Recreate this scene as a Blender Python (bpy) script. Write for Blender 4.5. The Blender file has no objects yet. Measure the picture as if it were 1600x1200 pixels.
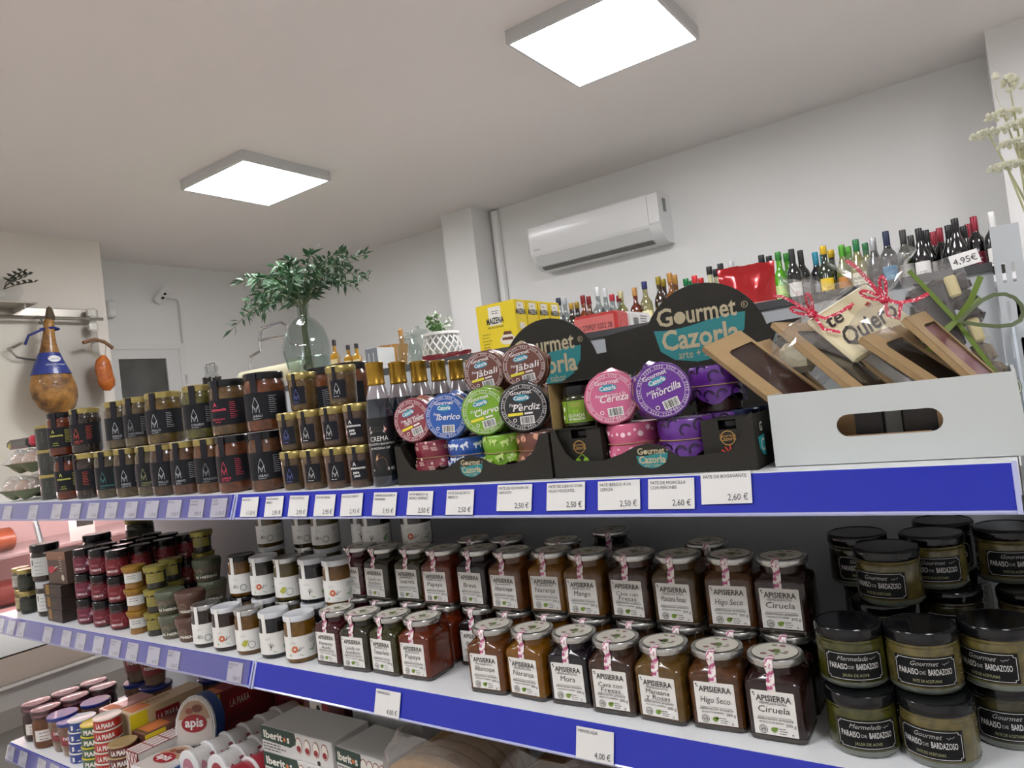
import bpy, math, random
from mathutils import Vector, Matrix, Euler

sc = bpy.context.scene
col = sc.collection
rad = math.radians
random.seed(11)

# ---------------------------------------------------------------- camera
CAM_RIGHT = Vector((0.814231, 0.568039, -0.119831))
CAM_FWD = Vector((-0.569519, 0.821601, 0.024877)).normalized()
CAM_RIGHT = (CAM_RIGHT - CAM_FWD * CAM_RIGHT.dot(CAM_FWD)).normalized()
CAM_UP = CAM_RIGHT.cross(CAM_FWD)
cam_data = bpy.data.cameras.new('camera')
cam_data.sensor_fit = 'HORIZONTAL'
cam_data.sensor_width = 36.0
cam_data.lens = 1109.4 / 1600 * 36.0
cam_data.clip_start = 0.02
cam = bpy.data.objects.new('camera', cam_data)
col.objects.link(cam)
mw = Matrix((CAM_RIGHT, CAM_UP, -CAM_FWD)).transposed().to_4x4()
mw.translation = Vector((0, -0.759347, 1.554338))
cam.matrix_world = mw
sc.camera = cam

# ---------------------------------------------------------------- world, exposure
world = bpy.data.worlds.new('world')
sc.world = world
world.use_nodes = True
world.node_tree.nodes['Background'].inputs[0].default_value = (0.05, 0.05, 0.05, 1)
world.node_tree.nodes['Background'].inputs[1].default_value = 0.3
sc.view_settings.view_transform = 'Standard'
sc.view_settings.look = 'None'
sc.view_settings.gamma = 1.0
sc.view_settings.use_curve_mapping = False
sc.view_settings.exposure = 0.75
LAMP = 19.0            # radiance of the ceiling panels
COUNTER_LAMP = 26.0    # radiance of the tube in the meat counter

sc.cycles.use_denoising = True
sc.cycles.max_bounces = 8
sc.cycles.transparent_max_bounces = 24
sc.cycles.caustics_reflective = False
sc.cycles.caustics_refractive = False
sc.cycles.sample_clamp_indirect = 4.0

# ---------------------------------------------------------------- materials
_mats = {}
def lin(h):
    h = h.lstrip('#')
    out = []
    for i in (0, 2, 4):
        c = int(h[i:i + 2], 16) / 255
        out.append(c / 12.92 if c <= 0.04045 else ((c + 0.055) / 1.055) ** 2.4)
    return out + [1.0]

def M(h, rough=0.5, metal=0.0, coat=0.0, noise=None, bump=None, emit=None, spec=0.5):
    """principled material: h hex colour; noise=(scale, other hex, sharpness); bump=(scale, strength)"""
    key = (h, rough, metal, coat, noise, bump, emit, spec)
    if key in _mats:
        return _mats[key]
    m = bpy.data.materials.new('surface_' + h.lstrip('#'))
    m.use_nodes = True
    nt = m.node_tree
    b = nt.nodes['Principled BSDF']
    b.inputs['Base Color'].default_value = lin(h)
    b.inputs['Roughness'].default_value = rough
    b.inputs['Metallic'].default_value = metal
    b.inputs['Coat Weight'].default_value = coat
    b.inputs['Coat Roughness'].default_value = 0.06
    b.inputs['Specular IOR Level'].default_value = spec
    if emit:
        b.inputs['Emission Color'].default_value = lin(emit[0])
        b.inputs['Emission Strength'].default_value = emit[1]
    if noise or bump:
        tc = nt.nodes.new('ShaderNodeTexCoord')
    if noise:
        n = nt.nodes.new('ShaderNodeTexNoise')
        n.inputs['Scale'].default_value = noise[0]
        n.inputs['Detail'].default_value = 5
        nt.links.new(tc.outputs['Object'], n.inputs['Vector'])
        r = nt.nodes.new('ShaderNodeValToRGB')
        s = noise[2] if len(noise) > 2 else 0.25
        c0 = noise[3] if len(noise) > 3 else 0.5
        r.color_ramp.elements[0].position = c0 - s
        r.color_ramp.elements[1].position = c0 + s
        r.color_ramp.elements[0].color = lin(h)
        r.color_ramp.elements[1].color = lin(noise[1])
        nt.links.new(n.outputs['Fac'], r.inputs['Fac'])
        nt.links.new(r.outputs['Color'], b.inputs['Base Color'])
    if bump:
        n2 = nt.nodes.new('ShaderNodeTexNoise')
        n2.inputs['Scale'].default_value = bump[0]
        n2.inputs['Detail'].default_value = 6
        nt.links.new(tc.outputs['Object'], n2.inputs['Vector'])
        bp = nt.nodes.new('ShaderNodeBump')
        bp.inputs['Strength'].default_value = bump[1]
        bp.inputs['Distance'].default_value = bump[2] if len(bump) > 2 else 0.01
        nt.links.new(n2.outputs['Fac'], bp.inputs['Height'])
        nt.links.new(bp.outputs['Normal'], b.inputs['Normal'])
    _mats[key] = m
    return m

def glass(h='f4f8f7', clear=0.93, rough=0.03, ior=1.45, gloss=1.0, bump=None, haze=0.0):
    """thin clear shell: see-through with a sheen that grows towards grazing"""
    key = ('glass', h, clear, rough, ior, gloss, bump, haze)
    if key in _mats:
        return _mats[key]
    m = bpy.data.materials.new('clear_' + h)
    m.use_nodes = True
    nt = m.node_tree
    nt.nodes.remove(nt.nodes['Principled BSDF'])
    out = nt.nodes['Material Output']
    tr = nt.nodes.new('ShaderNodeBsdfTransparent')
    c = lin(h)
    tr.inputs[0].default_value = (c[0] * clear, c[1] * clear, c[2] * clear, 1)
    gl = nt.nodes.new('ShaderNodeBsdfGlossy')
    gl.inputs['Roughness'].default_value = rough
    gl.inputs['Color'].default_value = (gloss, gloss, gloss, 1)
    fr = nt.nodes.new('ShaderNodeFresnel')
    # both faces of a thin shell reflect alike: undo the node's inversion on the inner face
    ge = nt.nodes.new('ShaderNodeNewGeometry')
    io = nt.nodes.new('ShaderNodeMapRange')
    io.inputs['To Min'].default_value = ior
    io.inputs['To Max'].default_value = 1.0 / ior
    nt.links.new(ge.outputs['Backfacing'], io.inputs['Value'])
    nt.links.new(io.outputs['Result'], fr.inputs['IOR'])
    mx = nt.nodes.new('ShaderNodeMixShader')
    nt.links.new(fr.outputs[0], mx.inputs[0])
    nt.links.new(tr.outputs[0], mx.inputs[1])
    nt.links.new(gl.outputs[0], mx.inputs[2])
    last = mx
    if haze:
        df = nt.nodes.new('ShaderNodeBsdfDiffuse')
        df.inputs[0].default_value = (0.9, 0.9, 0.9, 1)
        last = nt.nodes.new('ShaderNodeMixShader')
        last.inputs[0].default_value = haze
        nt.links.new(mx.outputs[0], last.inputs[1])
        nt.links.new(df.outputs[0], last.inputs[2])
    nt.links.new(last.outputs[0], out.inputs['Surface'])
    if bump:
        tc = nt.nodes.new('ShaderNodeTexCoord')
        n2 = nt.nodes.new('ShaderNodeTexNoise')
        n2.inputs['Scale'].default_value = bump[0]
        nt.links.new(tc.outputs['Object'], n2.inputs['Vector'])
        bp = nt.nodes.new('ShaderNodeBump')
        bp.inputs['Strength'].default_value = bump[1]
        bp.inputs['Distance'].default_value = 0.01
        nt.links.new(n2.outputs['Fac'], bp.inputs['Height'])
        nt.links.new(bp.outputs['Normal'], gl.inputs['Normal'])
        nt.links.new(bp.outputs['Normal'], fr.inputs['Normal'])
    _mats[key] = m
    return m

# ---------------------------------------------------------------- lettering
_text = {}
def text_geo(s, bold=0.0, res=2):
    key = (s, bold, res)
    if key in _text:
        return _text[key]
    cu = bpy.data.curves.new('t', 'FONT')
    cu.body = s
    cu.size = 1.0
    cu.resolution_u = res
    cu.offset = bold
    ob = bpy.data.objects.new('t', cu)
    me = ob.to_mesh()
    vs = [tuple(v.co) for v in me.vertices]
    fs = [tuple(p.vertices) for p in me.polygons]
    ob.to_mesh_clear()
    bpy.data.objects.remove(ob)
    bpy.data.curves.remove(cu)
    xs = [v[0] for v in vs] or [0]
    g = (vs, fs, min(xs), max(xs))
    _text[key] = g
    return g

# maps from a label's own plane (u across, v up) to the thing's space
def flat(y=0.0, x=0.0, z=0.0):
    return lambda u, v: (x + u, y, z + v)
def cyl(r, a0=0.0, z=0.0):
    return lambda u, v: (r * math.sin(u / r + a0), -r * math.cos(u / r + a0), z + v)
def cone(r0, z0, r1, z1, a0=0.0, lift=0.0004):
    def f(u, v):
        t = (v - z0) / (z1 - z0)
        r = r0 + (r1 - r0) * t + lift
        a = u / ((r0 + r1) / 2) + a0
        return (r * math.sin(a), -r * math.cos(a), v)
    return f
def xside(x, y=0.0):
    return lambda u, v: (x, y + u, v)
def topmap(z):
    return lambda u, v: (u, v, z)
def turn(fn, a, u0=0.0, v0=0.0):
    c, s = math.cos(a), math.sin(a)
    return lambda u, v: fn(u0 + u * c - v * s, v0 + u * s + v * c)

class MB:
    def __init__(s):
        s.v, s.f, s.m = [], [], []
    def add(s, vs, fs, mi=0):
        o = len(s.v)
        s.v += vs
        s.f += [tuple(i + o for i in f) for f in fs]
        s.m += [mi] * len(fs)
        return s
    def box(s, x0, x1, y0, y1, z0, z1, mi=0):
        return s.add([(x0, y0, z0), (x1, y0, z0), (x1, y1, z0), (x0, y1, z0), (x0, y0, z1), (x1, y0, z1), (x1, y1, z1), (x0, y1, z1)],
                     [(0, 3, 2, 1), (4, 5, 6, 7), (0, 1, 5, 4), (1, 2, 6, 5), (2, 3, 7, 6), (3, 0, 4, 7)], mi)
    def bbox(s, x0, x1, y0, y1, z0, z1, b=0.002, mi=0):
        """box with chamfered edges"""
        vs, fs = [], []
        X, Y, Z = (x0, x1), (y0, y1), (z0, z1)
        idx = {}
        for i in (0, 1):
            for j in (0, 1):
                for k in (0, 1):
                    sx, sy, sz = (b if i == 0 else -b), (b if j == 0 else -b), (b if k == 0 else -b)
                    for a, p in enumerate(((X[i], Y[j] + sy, Z[k] + sz), (X[i] + sx, Y[j], Z[k] + sz), (X[i] + sx, Y[j] + sy, Z[k]))):
                        idx[i, j, k, a] = len(vs)
                        vs.append(p)
        for i in (0, 1):
            q = [idx[i, 0, 0, 0], idx[i, 1, 0, 0], idx[i, 1, 1, 0], idx[i, 0, 1, 0]]
            fs.append(tuple(q if i else q[::-1]))
            q = [idx[0, i, 0, 1], idx[0, i, 1, 1], idx[1, i, 1, 1], idx[1, i, 0, 1]]
            fs.append(tuple(q if i else q[::-1]))
            q = [idx[0, 0, i, 2], idx[1, 0, i, 2], idx[1, 1, i, 2], idx[0, 1, i, 2]]
            fs.append(tuple(q if i else q[::-1]))
        for i in (0, 1):
            for j in (0, 1):
                q = [idx[i, j, 0, 0], idx[i, j, 1, 0], idx[i, j, 1, 1], idx[i, j, 0, 1]]
                fs.append(tuple(q if (i + j) % 2 else q[::-1]))
                q = [idx[i, 0, j, 0], idx[i, 0, j, 2], idx[i, 1, j, 2], idx[i, 1, j, 0]]
                fs.append(tuple(q if (i + j) % 2 else q[::-1]))
                q = [idx[0, i, j, 1], idx[1, i, j, 1], idx[1, i, j, 2], idx[0, i, j, 2]]
                fs.append(tuple(q if (i + j) % 2 else q[::-1]))
                for k in (0, 1):
                    q = [idx[i, j, k, 0], idx[i, j, k, 1], idx[i, j, k, 2]]
                    fs.append(tuple(q if (i + j + k) % 2 else q[::-1]))
        return s.add(vs, fs, mi)
    def lathe(s, prof, n=20, mi=0, c=(0, 0), lobes=None, caps=True):
        vs, fs = [], []
        for j, (r, z) in enumerate(prof):
            for i in range(n):
                a = 2 * math.pi * i / n
                rr = r * (1 + (lobes[0] * math.cos(lobes[1] * a) if lobes else 0))
                vs.append((c[0] + rr * math.cos(a), c[1] + rr * math.sin(a), z))
        for j in range(len(prof) - 1):
            for i in range(n):
                k = (i + 1) % n
                fs.append((j * n + i, j * n + k, (j + 1) * n + k, (j + 1) * n + i))
        if caps and prof[0][0] > 1e-6:
            fs.append(tuple(range(n))[::-1])
        if caps and prof[-1][0] > 1e-6:
            fs.append(tuple((len(prof) - 1) * n + i for i in range(n)))
        return s.add(vs, fs, mi)
    def loft(s, prof, k=3, mi=0, ar=1.0):
        """rounded-square rings: prof of (z, half width, corner radius)"""
        vs, fs = [], []
        n = 4 * (k + 1)
        for z, h, r in prof:
            for q in range(4):
                cx = (h - r) * (1 if q in (0, 3) else -1) 
                cy = (h - r) * (1 if q in (0, 1) else -1)
                for i in range(k + 1):
                    a = math.pi / 2 * (q + i / k)
                    vs.append((ar * (cx + r * math.cos(a)), cy + r * math.sin(a), z))
        for j in range(len(prof) - 1):
            for i in range(n):
                m = (i + 1) % n
                fs.append((j * n + i, j * n + m, (j + 1) * n + m, (j + 1) * n + i))
        fs.append(tuple(range(n))[::-1])
        fs.append(tuple((len(prof) - 1) * n + i for i in range(n)))
        return s.add(vs, fs, mi)
    def tube(s, path, r, n=6, mi=0, closed=False):
        P = [Vector(p) for p in path]
        vs, fs = [], []
        rs = r if isinstance(r, (list, tuple)) else [r] * len(P)
        up = None
        for i, p in enumerate(P):
            d = (P[min(i + 1, len(P) - 1)] - P[max(i - 1, 0)])
            if d.length < 1e-9:
                d = Vector((0, 0, 1))
            d.normalize()
            if up is None:
                up = d.orthogonal().normalized()
            up = (up - d * up.dot(d))
            up = up.normalized() if up.length > 1e-6 else d.orthogonal().normalized()
            w = d.cross(up)
            for k in range(n):
                a = 2 * math.pi * k / n
                vs.append(tuple(p + (up * math.cos(a) + w * math.sin(a)) * rs[i]))
        for j in range(len(P) - 1):
            for i in range(n):
                k = (i + 1) % n
                fs.append((j * n + i, j * n + k, (j + 1) * n + k, (j + 1) * n + i))
        fs.append(tuple(range(n))[::-1])
        fs.append(tuple((len(P) - 1) * n + i for i in range(n)))
        return s.add(vs, fs, mi)
    def prism(s, poly, fn, fn2, mi=0):
        """a 2-D outline mapped by fn (near face) and fn2 (far face)"""
        n = len(poly)
        vs = [fn(u, v) for u, v in poly] + [fn2(u, v) for u, v in poly]
        fs = [tuple(range(n)), tuple(range(2 * n - 1, n - 1, -1))]
        fs += [(i, i + n, (i + 1) % n + n, (i + 1) % n) for i in range(n)]
        return s.add(vs, fs, mi)
    def poly(s, pts, fn, mi=0):
        return s.add([fn(u, v) for u, v in pts], [tuple(range(len(pts)))], mi)
    def patch(s, u0, u1, v0, v1, fn, nu=8, mi=0, nv=1):
        vs = [fn(u0 + (u1 - u0) * i / nu, v0 + (v1 - v0) * j / nv) for j in range(nv + 1) for i in range(nu + 1)]
        fs = [(j * (nu + 1) + i, j * (nu + 1) + i + 1, (j + 1) * (nu + 1) + i + 1, (j + 1) * (nu + 1) + i) for j in range(nv) for i in range(nu)]
        return s.add(vs, fs, mi)
    def sheet(s, u0, u1, v0, v1, fn, fn2, nu=8, mi=0):
        """a label with its own thickness: fn outside, fn2 inside"""
        a = [(u0 + (u1 - u0) * i / nu, v0) for i in range(nu + 1)] + [(u1 - (u1 - u0) * i / nu, v1) for i in range(nu + 1)]
        n = len(a)
        vs = [fn(*p) for p in a] + [fn2(*p) for p in a]
        fs = []
        for i in range(nu):
            q = (i, i + 1, n - 2 - i, n - 1 - i)
            fs.append(q)
            fs.append(tuple(x + n for x in q[::-1]))
        fs += [(i, i + n, (i + 1) % n + n, (i + 1) % n) for i in range(n)]
        return s.add(vs, fs, mi)
    def ring(s, u, v, r0, r1, fn, n=20, mi=0, a0=0.0, a1=2 * math.pi):
        vs = []
        full = abs(a1 - a0 - 2 * math.pi) < 1e-6
        for i in range(n + (0 if full else 1)):
            a = a0 + (a1 - a0) * i / n
            vs += [fn(u + r0 * math.cos(a), v + r0 * math.sin(a)), fn(u + r1 * math.cos(a), v + r1 * math.sin(a))]
        k = len(vs)
        fs = [((2 * i) % k, (2 * i + 1) % k, (2 * i + 3) % k, (2 * i + 2) % k) for i in range(n)]
        return s.add(vs, fs, mi)
    def disc(s, u, v, r, fn, n=16, mi=0, ry=None):
        ry = r if ry is None else ry
        return s.poly([(u + r * math.cos(2 * math.pi * i / n), v + ry * math.sin(2 * math.pi * i / n)) for i in range(n)], fn, mi)
    def line(s, pts, w, fn, mi=0):
        for (x0, y0), (x1, y1) in zip(pts, pts[1:]):
            dx, dy = x1 - x0, y1 - y0
            l = math.hypot(dx, dy) or 1
            nx, ny = -dy / l * w / 2, dx / l * w / 2
            s.poly([(x0 + nx, y0 + ny), (x0 - nx, y0 - ny), (x1 - nx, y1 - ny), (x1 + nx, y1 + ny)], fn, mi)
        return s
    def text(s, t, size, u, v, fn, mi=0, al='c', shear=0.0, bold=0.0, width=None, sx=1.0, rot=0.0):
        vs, fs, x0, x1 = text_geo(t, bold)
        if not fs:
            return s
        k = size
        kx = size * sx
        if width:
            kx = width / max(x1 - x0, 1e-6)
        off = {'c': -(x0 + x1) / 2, 'l': -x0, 'r': -x1}[al]
        c, sn = math.cos(rot), math.sin(rot)
        out = []
        for x, y, _ in vs:
            a, b = (x + off) * kx + y * k * shear, y * k
            out.append(fn(u + a * c - b * sn, v + a * sn + b * c))
        return s.add(out, fs, mi)
    def bars(s, u, v, w, n, pitch, h, fn, mi=0, al='l', seed=0):
        """lines of print too small to read"""
        rnd = random.Random(seed + n)
        for i in range(n):
            ww = w * rnd.uniform(0.65, 1.0)
            uu = u if al == 'l' else (u - ww if al == 'r' else u - ww / 2)
            k = max(2, int(ww / (h * 5)))
            x = uu
            while x < uu + ww:
                l = min(h * rnd.uniform(2.5, 6), uu + ww - x)
                s.poly([(x, v - i * pitch), (x + l, v - i * pitch), (x + l, v - i * pitch + h), (x, v - i * pitch + h)], fn, mi)
                x += l + h * 0.9
        return s
    def barcode(s, u, v, w, h, fn, ink=0, paper=1, fn2=None):
        s.poly([(u - w / 2, v - h / 2), (u + w / 2, v - h / 2), (u + w / 2, v + h / 2), (u - w / 2, v + h / 2)], fn, paper)
        x = u - w / 2 + w * 0.06
        rnd = random.Random(3)
        while x < u + w / 2 - w * 0.08:
            b = w * rnd.choice((0.02, 0.03, 0.05))
            s.poly([(x, v - h * 0.42), (x + b, v - h * 0.42), (x + b, v + h * 0.42), (x, v + h * 0.42)], fn2 or fn, ink)
            x += b + w * rnd.choice((0.02, 0.03, 0.045))
        return s
    def xf(s, mat):
        s.v = [tuple(mat @ Vector(v)) for v in s.v]
        return s
    def mesh(s, name, mats, sharp=35):
        me = bpy.data.meshes.new(name)
        me.from_pydata(s.v, [], s.f)
        mats = mats if isinstance(mats, (list, tuple)) else [mats]
        for m in mats:
            me.materials.append(m)
        if len(mats) > 1:
            me.polygons.foreach_set('material_index', s.m)
        if sharp:
            me.polygons.foreach_set('use_smooth', [True] * len(me.polygons))
            me.update()
            me.set_sharp_from_angle(angle=rad(sharp))
        me.update()
        return me

def obj(name, mb, mats, parent=None, label=None, sharp=35, kind=None):
    me = mb.mesh(name, mats, sharp) if isinstance(mb, MB) else mb
    o = bpy.data.objects.new(name, me)
    col.objects.link(o)
    if parent:
        o.parent = parent
    if label:
        o['label'] = label
    if kind:
        o['kind'] = kind
    return o

def tag(o, label, cat, group=None):
    o['label'] = label
    o['category'] = cat
    if group:
        o['group'] = group
    return o

def thing(name, label, cat, loc=(0, 0, 0), rotz=0.0, group=None, rot=None):
    o = bpy.data.objects.new(name, None)
    o.empty_display_size = 0.02
    col.objects.link(o)
    o.location = loc
    o.rotation_euler = rot if rot else (0, 0, rotz)
    return tag(o, label, cat, group)

def struct(name, mb, mats, parent=None, sharp=0):
    o = obj(name, mb, mats, parent, sharp=sharp)
    if not parent:
        o['kind'] = 'structure'
    return o

def put(kit, name, label, cat, loc, rotz=0.0, group=None, rot=None, scale=None):
    """a thing from a kit: list of (part name, mesh[, [(sub-part name, mesh)...]]); copies share mesh data"""
    root = thing(name, label, cat, loc, rotz, group, rot)
    if scale:
        root.scale = scale
    for part in kit:
        p = obj(part[0], part[1], None, root)
        for sub in (part[2] if len(part) > 2 else ()):
            obj(sub[0], sub[1], None, p)
    return root

_kits = {}
def kit(fn):
    def w(*a):
        k = (fn.__name__,) + a
        if k not in _kits:
            _kits[k] = fn(*a)
        return _kits[k]
    return w

# ================================================================ the room
CEIL = 3.10
WALL = M('f1f1ee', 0.85, noise=(1.3, 'ececea', 0.3), bump=(60, 0.06, 0.004))
WALL_WARM = M('f1ebe2', 0.85, noise=(1.1, 'ebe5db', 0.3), bump=(60, 0.06, 0.004))
CEILING = M('f1ece9', 0.9, noise=(0.8, 'ece6e3', 0.3), bump=(50, 0.05, 0.004))
FLOOR = M('c5bbb0', 0.3, noise=(3.0, 'bcb2a7', 0.2))
WHITE = M('e9e9e6', 0.4)
PLASTIC = M('eeefee', 0.28, coat=0.2)
STEEL = M('b9b8b4', 0.28, 1.0, noise=(40, 'a9a8a4', 0.4))
CHROME = M('d8d8d8', 0.15, 1.0)

struct('floor', MB().box(-6.6, 3.4, -3.4, 4.2, -0.1, 0), FLOOR)
struct('ceiling', MB().box(-6.6, 3.4, -3.4, 4.2, CEIL, CEIL + 0.1), CEILING)
struct('wall_back', MB().box(-6.6, 3.4, 3.92, 4.2, 0, CEIL), WALL)
struct('wall_left', MB().box(-6.2, -5.9, -3.2, 3.92, 0, CEIL), WALL)
struct('wall_partition', MB().box(-5.9, -5.39, -3.2, 1.885, 0, CEIL), WALL_WARM)
struct('wall_front', MB().box(-6.6, 3.4, -3.4, -3.2, 0, CEIL), WALL)
struct('wall_right', MB().box(3.2, 3.4, -3.2, 3.92, 0, CEIL), WALL)
struct('column', MB().box(-3.56, -3.255, 3.66, 3.92, 0, CEIL), WALL)
struct('column', MB().box(0.098, 0.9, 3.55, 3.92, 0, CEIL), WALL)
struct('trim_1', MB().tube([(-3.2, 3.90, 0), (-3.2, 3.90, CEIL - 0.02)], 0.035, 8), WALL, sharp=35)

# door in the left wall: white frame, white leaf with a dark pane
d = bpy.data.objects.new('door_1', None)
col.objects.link(d)
d['kind'] = 'structure'
d.location = (-5.9, 2.39, 0)
f = MB()
f.box(0, 0.05, -0.36, -0.29, 0, 2.41).box(0, 0.05, 0.30, 0.36, 0, 2.41).box(0, 0.05, -0.29, 0.30, 2.36, 2.41)
obj('door_frame', f, WHITE, d, sharp=0)
f = MB()
f.box(0.005, 0.04, -0.29, -0.22, 0.02, 2.36).box(0.005, 0.04, 0.18, 0.30, 0.02, 2.36)
f.box(0.005, 0.04, -0.22, 0.18, 2.28, 2.36).box(0.005, 0.04, -0.22, 0.18, 0.02, 1.0)
obj('door_leaf', f, M('e4e4e2', 0.45), d, sharp=0)
obj('pane', MB().box(0.015, 0.025, -0.22, 0.18, 1.0, 2.28), M('4b4c4a', 0.12, coat=0.5, noise=(4, '5a5b58', 0.2)), d, sharp=0)
h = MB().box(0.04, 0.05, 0.215, 0.245, 1.02, 1.18).tube([(0.05, 0.23, 1.12), (0.09, 0.23, 1.12), (0.095, 0.12, 1.12)], 0.008, 8)
obj('door_handle', h, CHROME, d)
obj('hinge', MB().tube([(0.045, 0.335, 2.05), (0.045, 0.335, 2.13)], 0.012, 8), CHROME, d)

# ---------------------------------------------------------------- ceiling panels
def ceiling_light(x, y, label, power, group='square ceiling light panels'):
    s = 0.3075
    t = thing('ceiling_light', label, 'ceiling light', (x, y, CEIL), 0, group)
    f = MB()
    f.box(-s, s, -s, -s + 0.012, -0.06, 0).box(-s, s, s - 0.012, s, -0.06, 0)
    f.box(-s, -s + 0.012, -s + 0.012, s - 0.012, -0.06, 0).box(s - 0.012, s, -s + 0.012, s - 0.012, -0.06, 0)
    obj('frame', f, M('c9c9c8', 0.35), t, sharp=0)
    obj('diffuser', MB().box(-s + 0.012, s - 0.012, -s + 0.012, s - 0.012, -0.054, -0.01), M('ffffff', 0.5, emit=('fbfbff', power)), t, sharp=0)
ceiling_light(-1.245, 2.045, 'larger glowing square ceiling panel, cut off by the top of the picture', LAMP)
ceiling_light(-3.57, 1.955, 'smaller glowing square ceiling panel above the green vase branches', LAMP)
ceiling_light(-3.57, -1.40, 'square ceiling panel over the aisle before the meat counter', LAMP)
ceiling_light(-1.245, -1.40, 'square ceiling panel over the aisle before the shelving', LAMP)
ceiling_light(1.08, -1.40, 'square ceiling panel over the aisle beyond the shelving end', LAMP)
ceiling_light(1.08, 2.0, 'square ceiling panel beyond the wall pillar', LAMP)

# ---------------------------------------------------------------- air conditioner
t = thing('air_conditioner', 'white split air conditioner mounted high on the wall', 'air conditioner', (-2.26, 3.92, 2.50))
W2 = 0.51
prof = [(0, 0.33), (-0.20, 0.33), (-0.225, 0.315), (-0.23, 0.12), (-0.225, 0.095), (-0.17, 0.02), (-0.12, 0.0), (0, 0.0)]
def slab(p, x0, x1):
    return MB().prism([(a, b) for a, b in p], lambda u, v: (x0, u, v), lambda u, v: (x1, u, v))
obj('body', slab(prof, -W2, W2), PLASTIC, t)
obj('front_panel', slab([(-0.224, 0.322), (-0.236, 0.31), (-0.240, 0.125), (-0.232, 0.108), (-0.22, 0.108)], -W2 - 0.002, W2 - 0.075), PLASTIC, t)
obj('louver', slab([(-0.229, 0.098), (-0.236, 0.094), (-0.182, 0.022), (-0.172, 0.026)], -W2 + 0.03, W2 - 0.085), M('dfe0de', 0.35), t)
obj('air_slot', slab([(-0.165, 0.012), (-0.170, 0.016), (-0.125, -0.002), (-0.12, 0.002)], -W2 + 0.04, W2 - 0.09), M('77776f', 0.6), t)
o = obj('end_cover', slab([(-0.21, 0.326), (-0.235, 0.312), (-0.239, 0.12), (-0.20, 0.07), (-0.20, 0.326)], W2 - 0.073, W2 + 0.002), PLASTIC, t)
obj('energy_sticker', MB().box(W2 + 0.002, W2 + 0.0035, -0.15, -0.10, 0.20, 0.29), M('8a8d8c', 0.5), t, sharp=0)
obj('badge', MB().text('midea', 0.022, -W2 + 0.06, 0.135, flat(-0.2415)), M('9a9c9c', 0.4), t, sharp=0)

# ---------------------------------------------------------------- left wall fittings
t = thing('security_camera', 'small white security camera on the wall above the door', 'camera', (-5.9, 2.56, 2.83))
obj('bracket', MB().tube([(0, 0, -0.02), (0.06, -0.01, -0.02)], 0.022, 10), PLASTIC, t)
b = MB().tube([(0.04, -0.02, -0.065), (0.075, 0.03, 0.01), (0.095, 0.055, 0.05)], [0.035, 0.04, 0.036], 12)
obj('housing', b, PLASTIC, t)
for k in range(3):
    obj('lens', MB().tube([(0.10 + 0.002 * k, 0.0 + 0.02 * k, -0.04 + 0.035 * k), (0.117 + 0.002 * k, 0.0 + 0.02 * k, -0.04 + 0.035 * k)], 0.011, 10), M('151515', 0.2), t)
tag(obj('cable_conduit', MB().tube([(-5.892, 2.60, 2.815), (-5.892, 2.745, 2.80), (-5.892, 2.755, 2.76), (-5.892, 2.75, 2.3), (-5.892, 2.75, 1.6)], 0.009, 8), M('cfcfca', 0.5)),
    'thin grey cable run from the security camera down past the door', 'cable')
t = thing('motion_sensor', 'white wall sensor at the corner beside the door top', 'sensor', (-5.9, 2.155, 2.62))
obj('body', MB().bbox(0, 0.06, -0.03, 0.03, 0, 0.14, 0.01), PLASTIC, t)
obj('lens_window', MB().bbox(0.058, 0.066, -0.022, 0.022, 0.01, 0.06, 0.004), M('f6f6f4', 0.2), t)

# ---------------------------------------------------------------- ham corner on the partition
t = thing('splash_panel', 'cream and grey panel behind the hanging ham', 'wall panel', (-5.388, 0, 0))
obj('cream_sheet', MB().box(0, 0.012, -1.6, 1.42, 1.2, 2.52), M('e6e1d3', 0.4, noise=(3, 'ded9ca', 0.2)), t, sharp=0)
obj('grey_sheet', MB().box(0, 0.012, 1.42, 1.80, 1.2, 2.52), M('aaa59c', 0.42, 0.35, noise=(6, 'b6b1a8', 0.3)), t, sharp=0)  # grey part of the panel, next to the cream part
obj('steel_header', MB().bbox(0, 0.02, -1.6, 1.815, 2.52, 2.585, 0.004), M('b3aea4', 0.33, 0.8), t)
tag(obj('hanging_rail', MB().tube([(-5.30, -1.6, 2.505), (-5.30, 1.81, 2.505)], 0.012, 8).tube([(-5.30, 1.74, 2.505), (-5.364, 1.74, 2.53)], 0.009, 8).tube([(-5.30, -0.5, 2.505), (-5.364, -0.5, 2.53)], 0.009, 8), STEEL),
    'thin steel rail the ham hangs from', 'rail')
t = thing('hanging_clip', 'clear plastic clips at the end of the steel rail', 'clip', (-5.30, 1.735, 2.50))
for dz in (0.045, -0.055):
    obj('clip_body', MB().bbox(-0.03, 0.03, -0.03, 0.03, dz - 0.035, dz + 0.035, 0.015), M('dedbd2', 0.25, coat=0.4), t)

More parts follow.
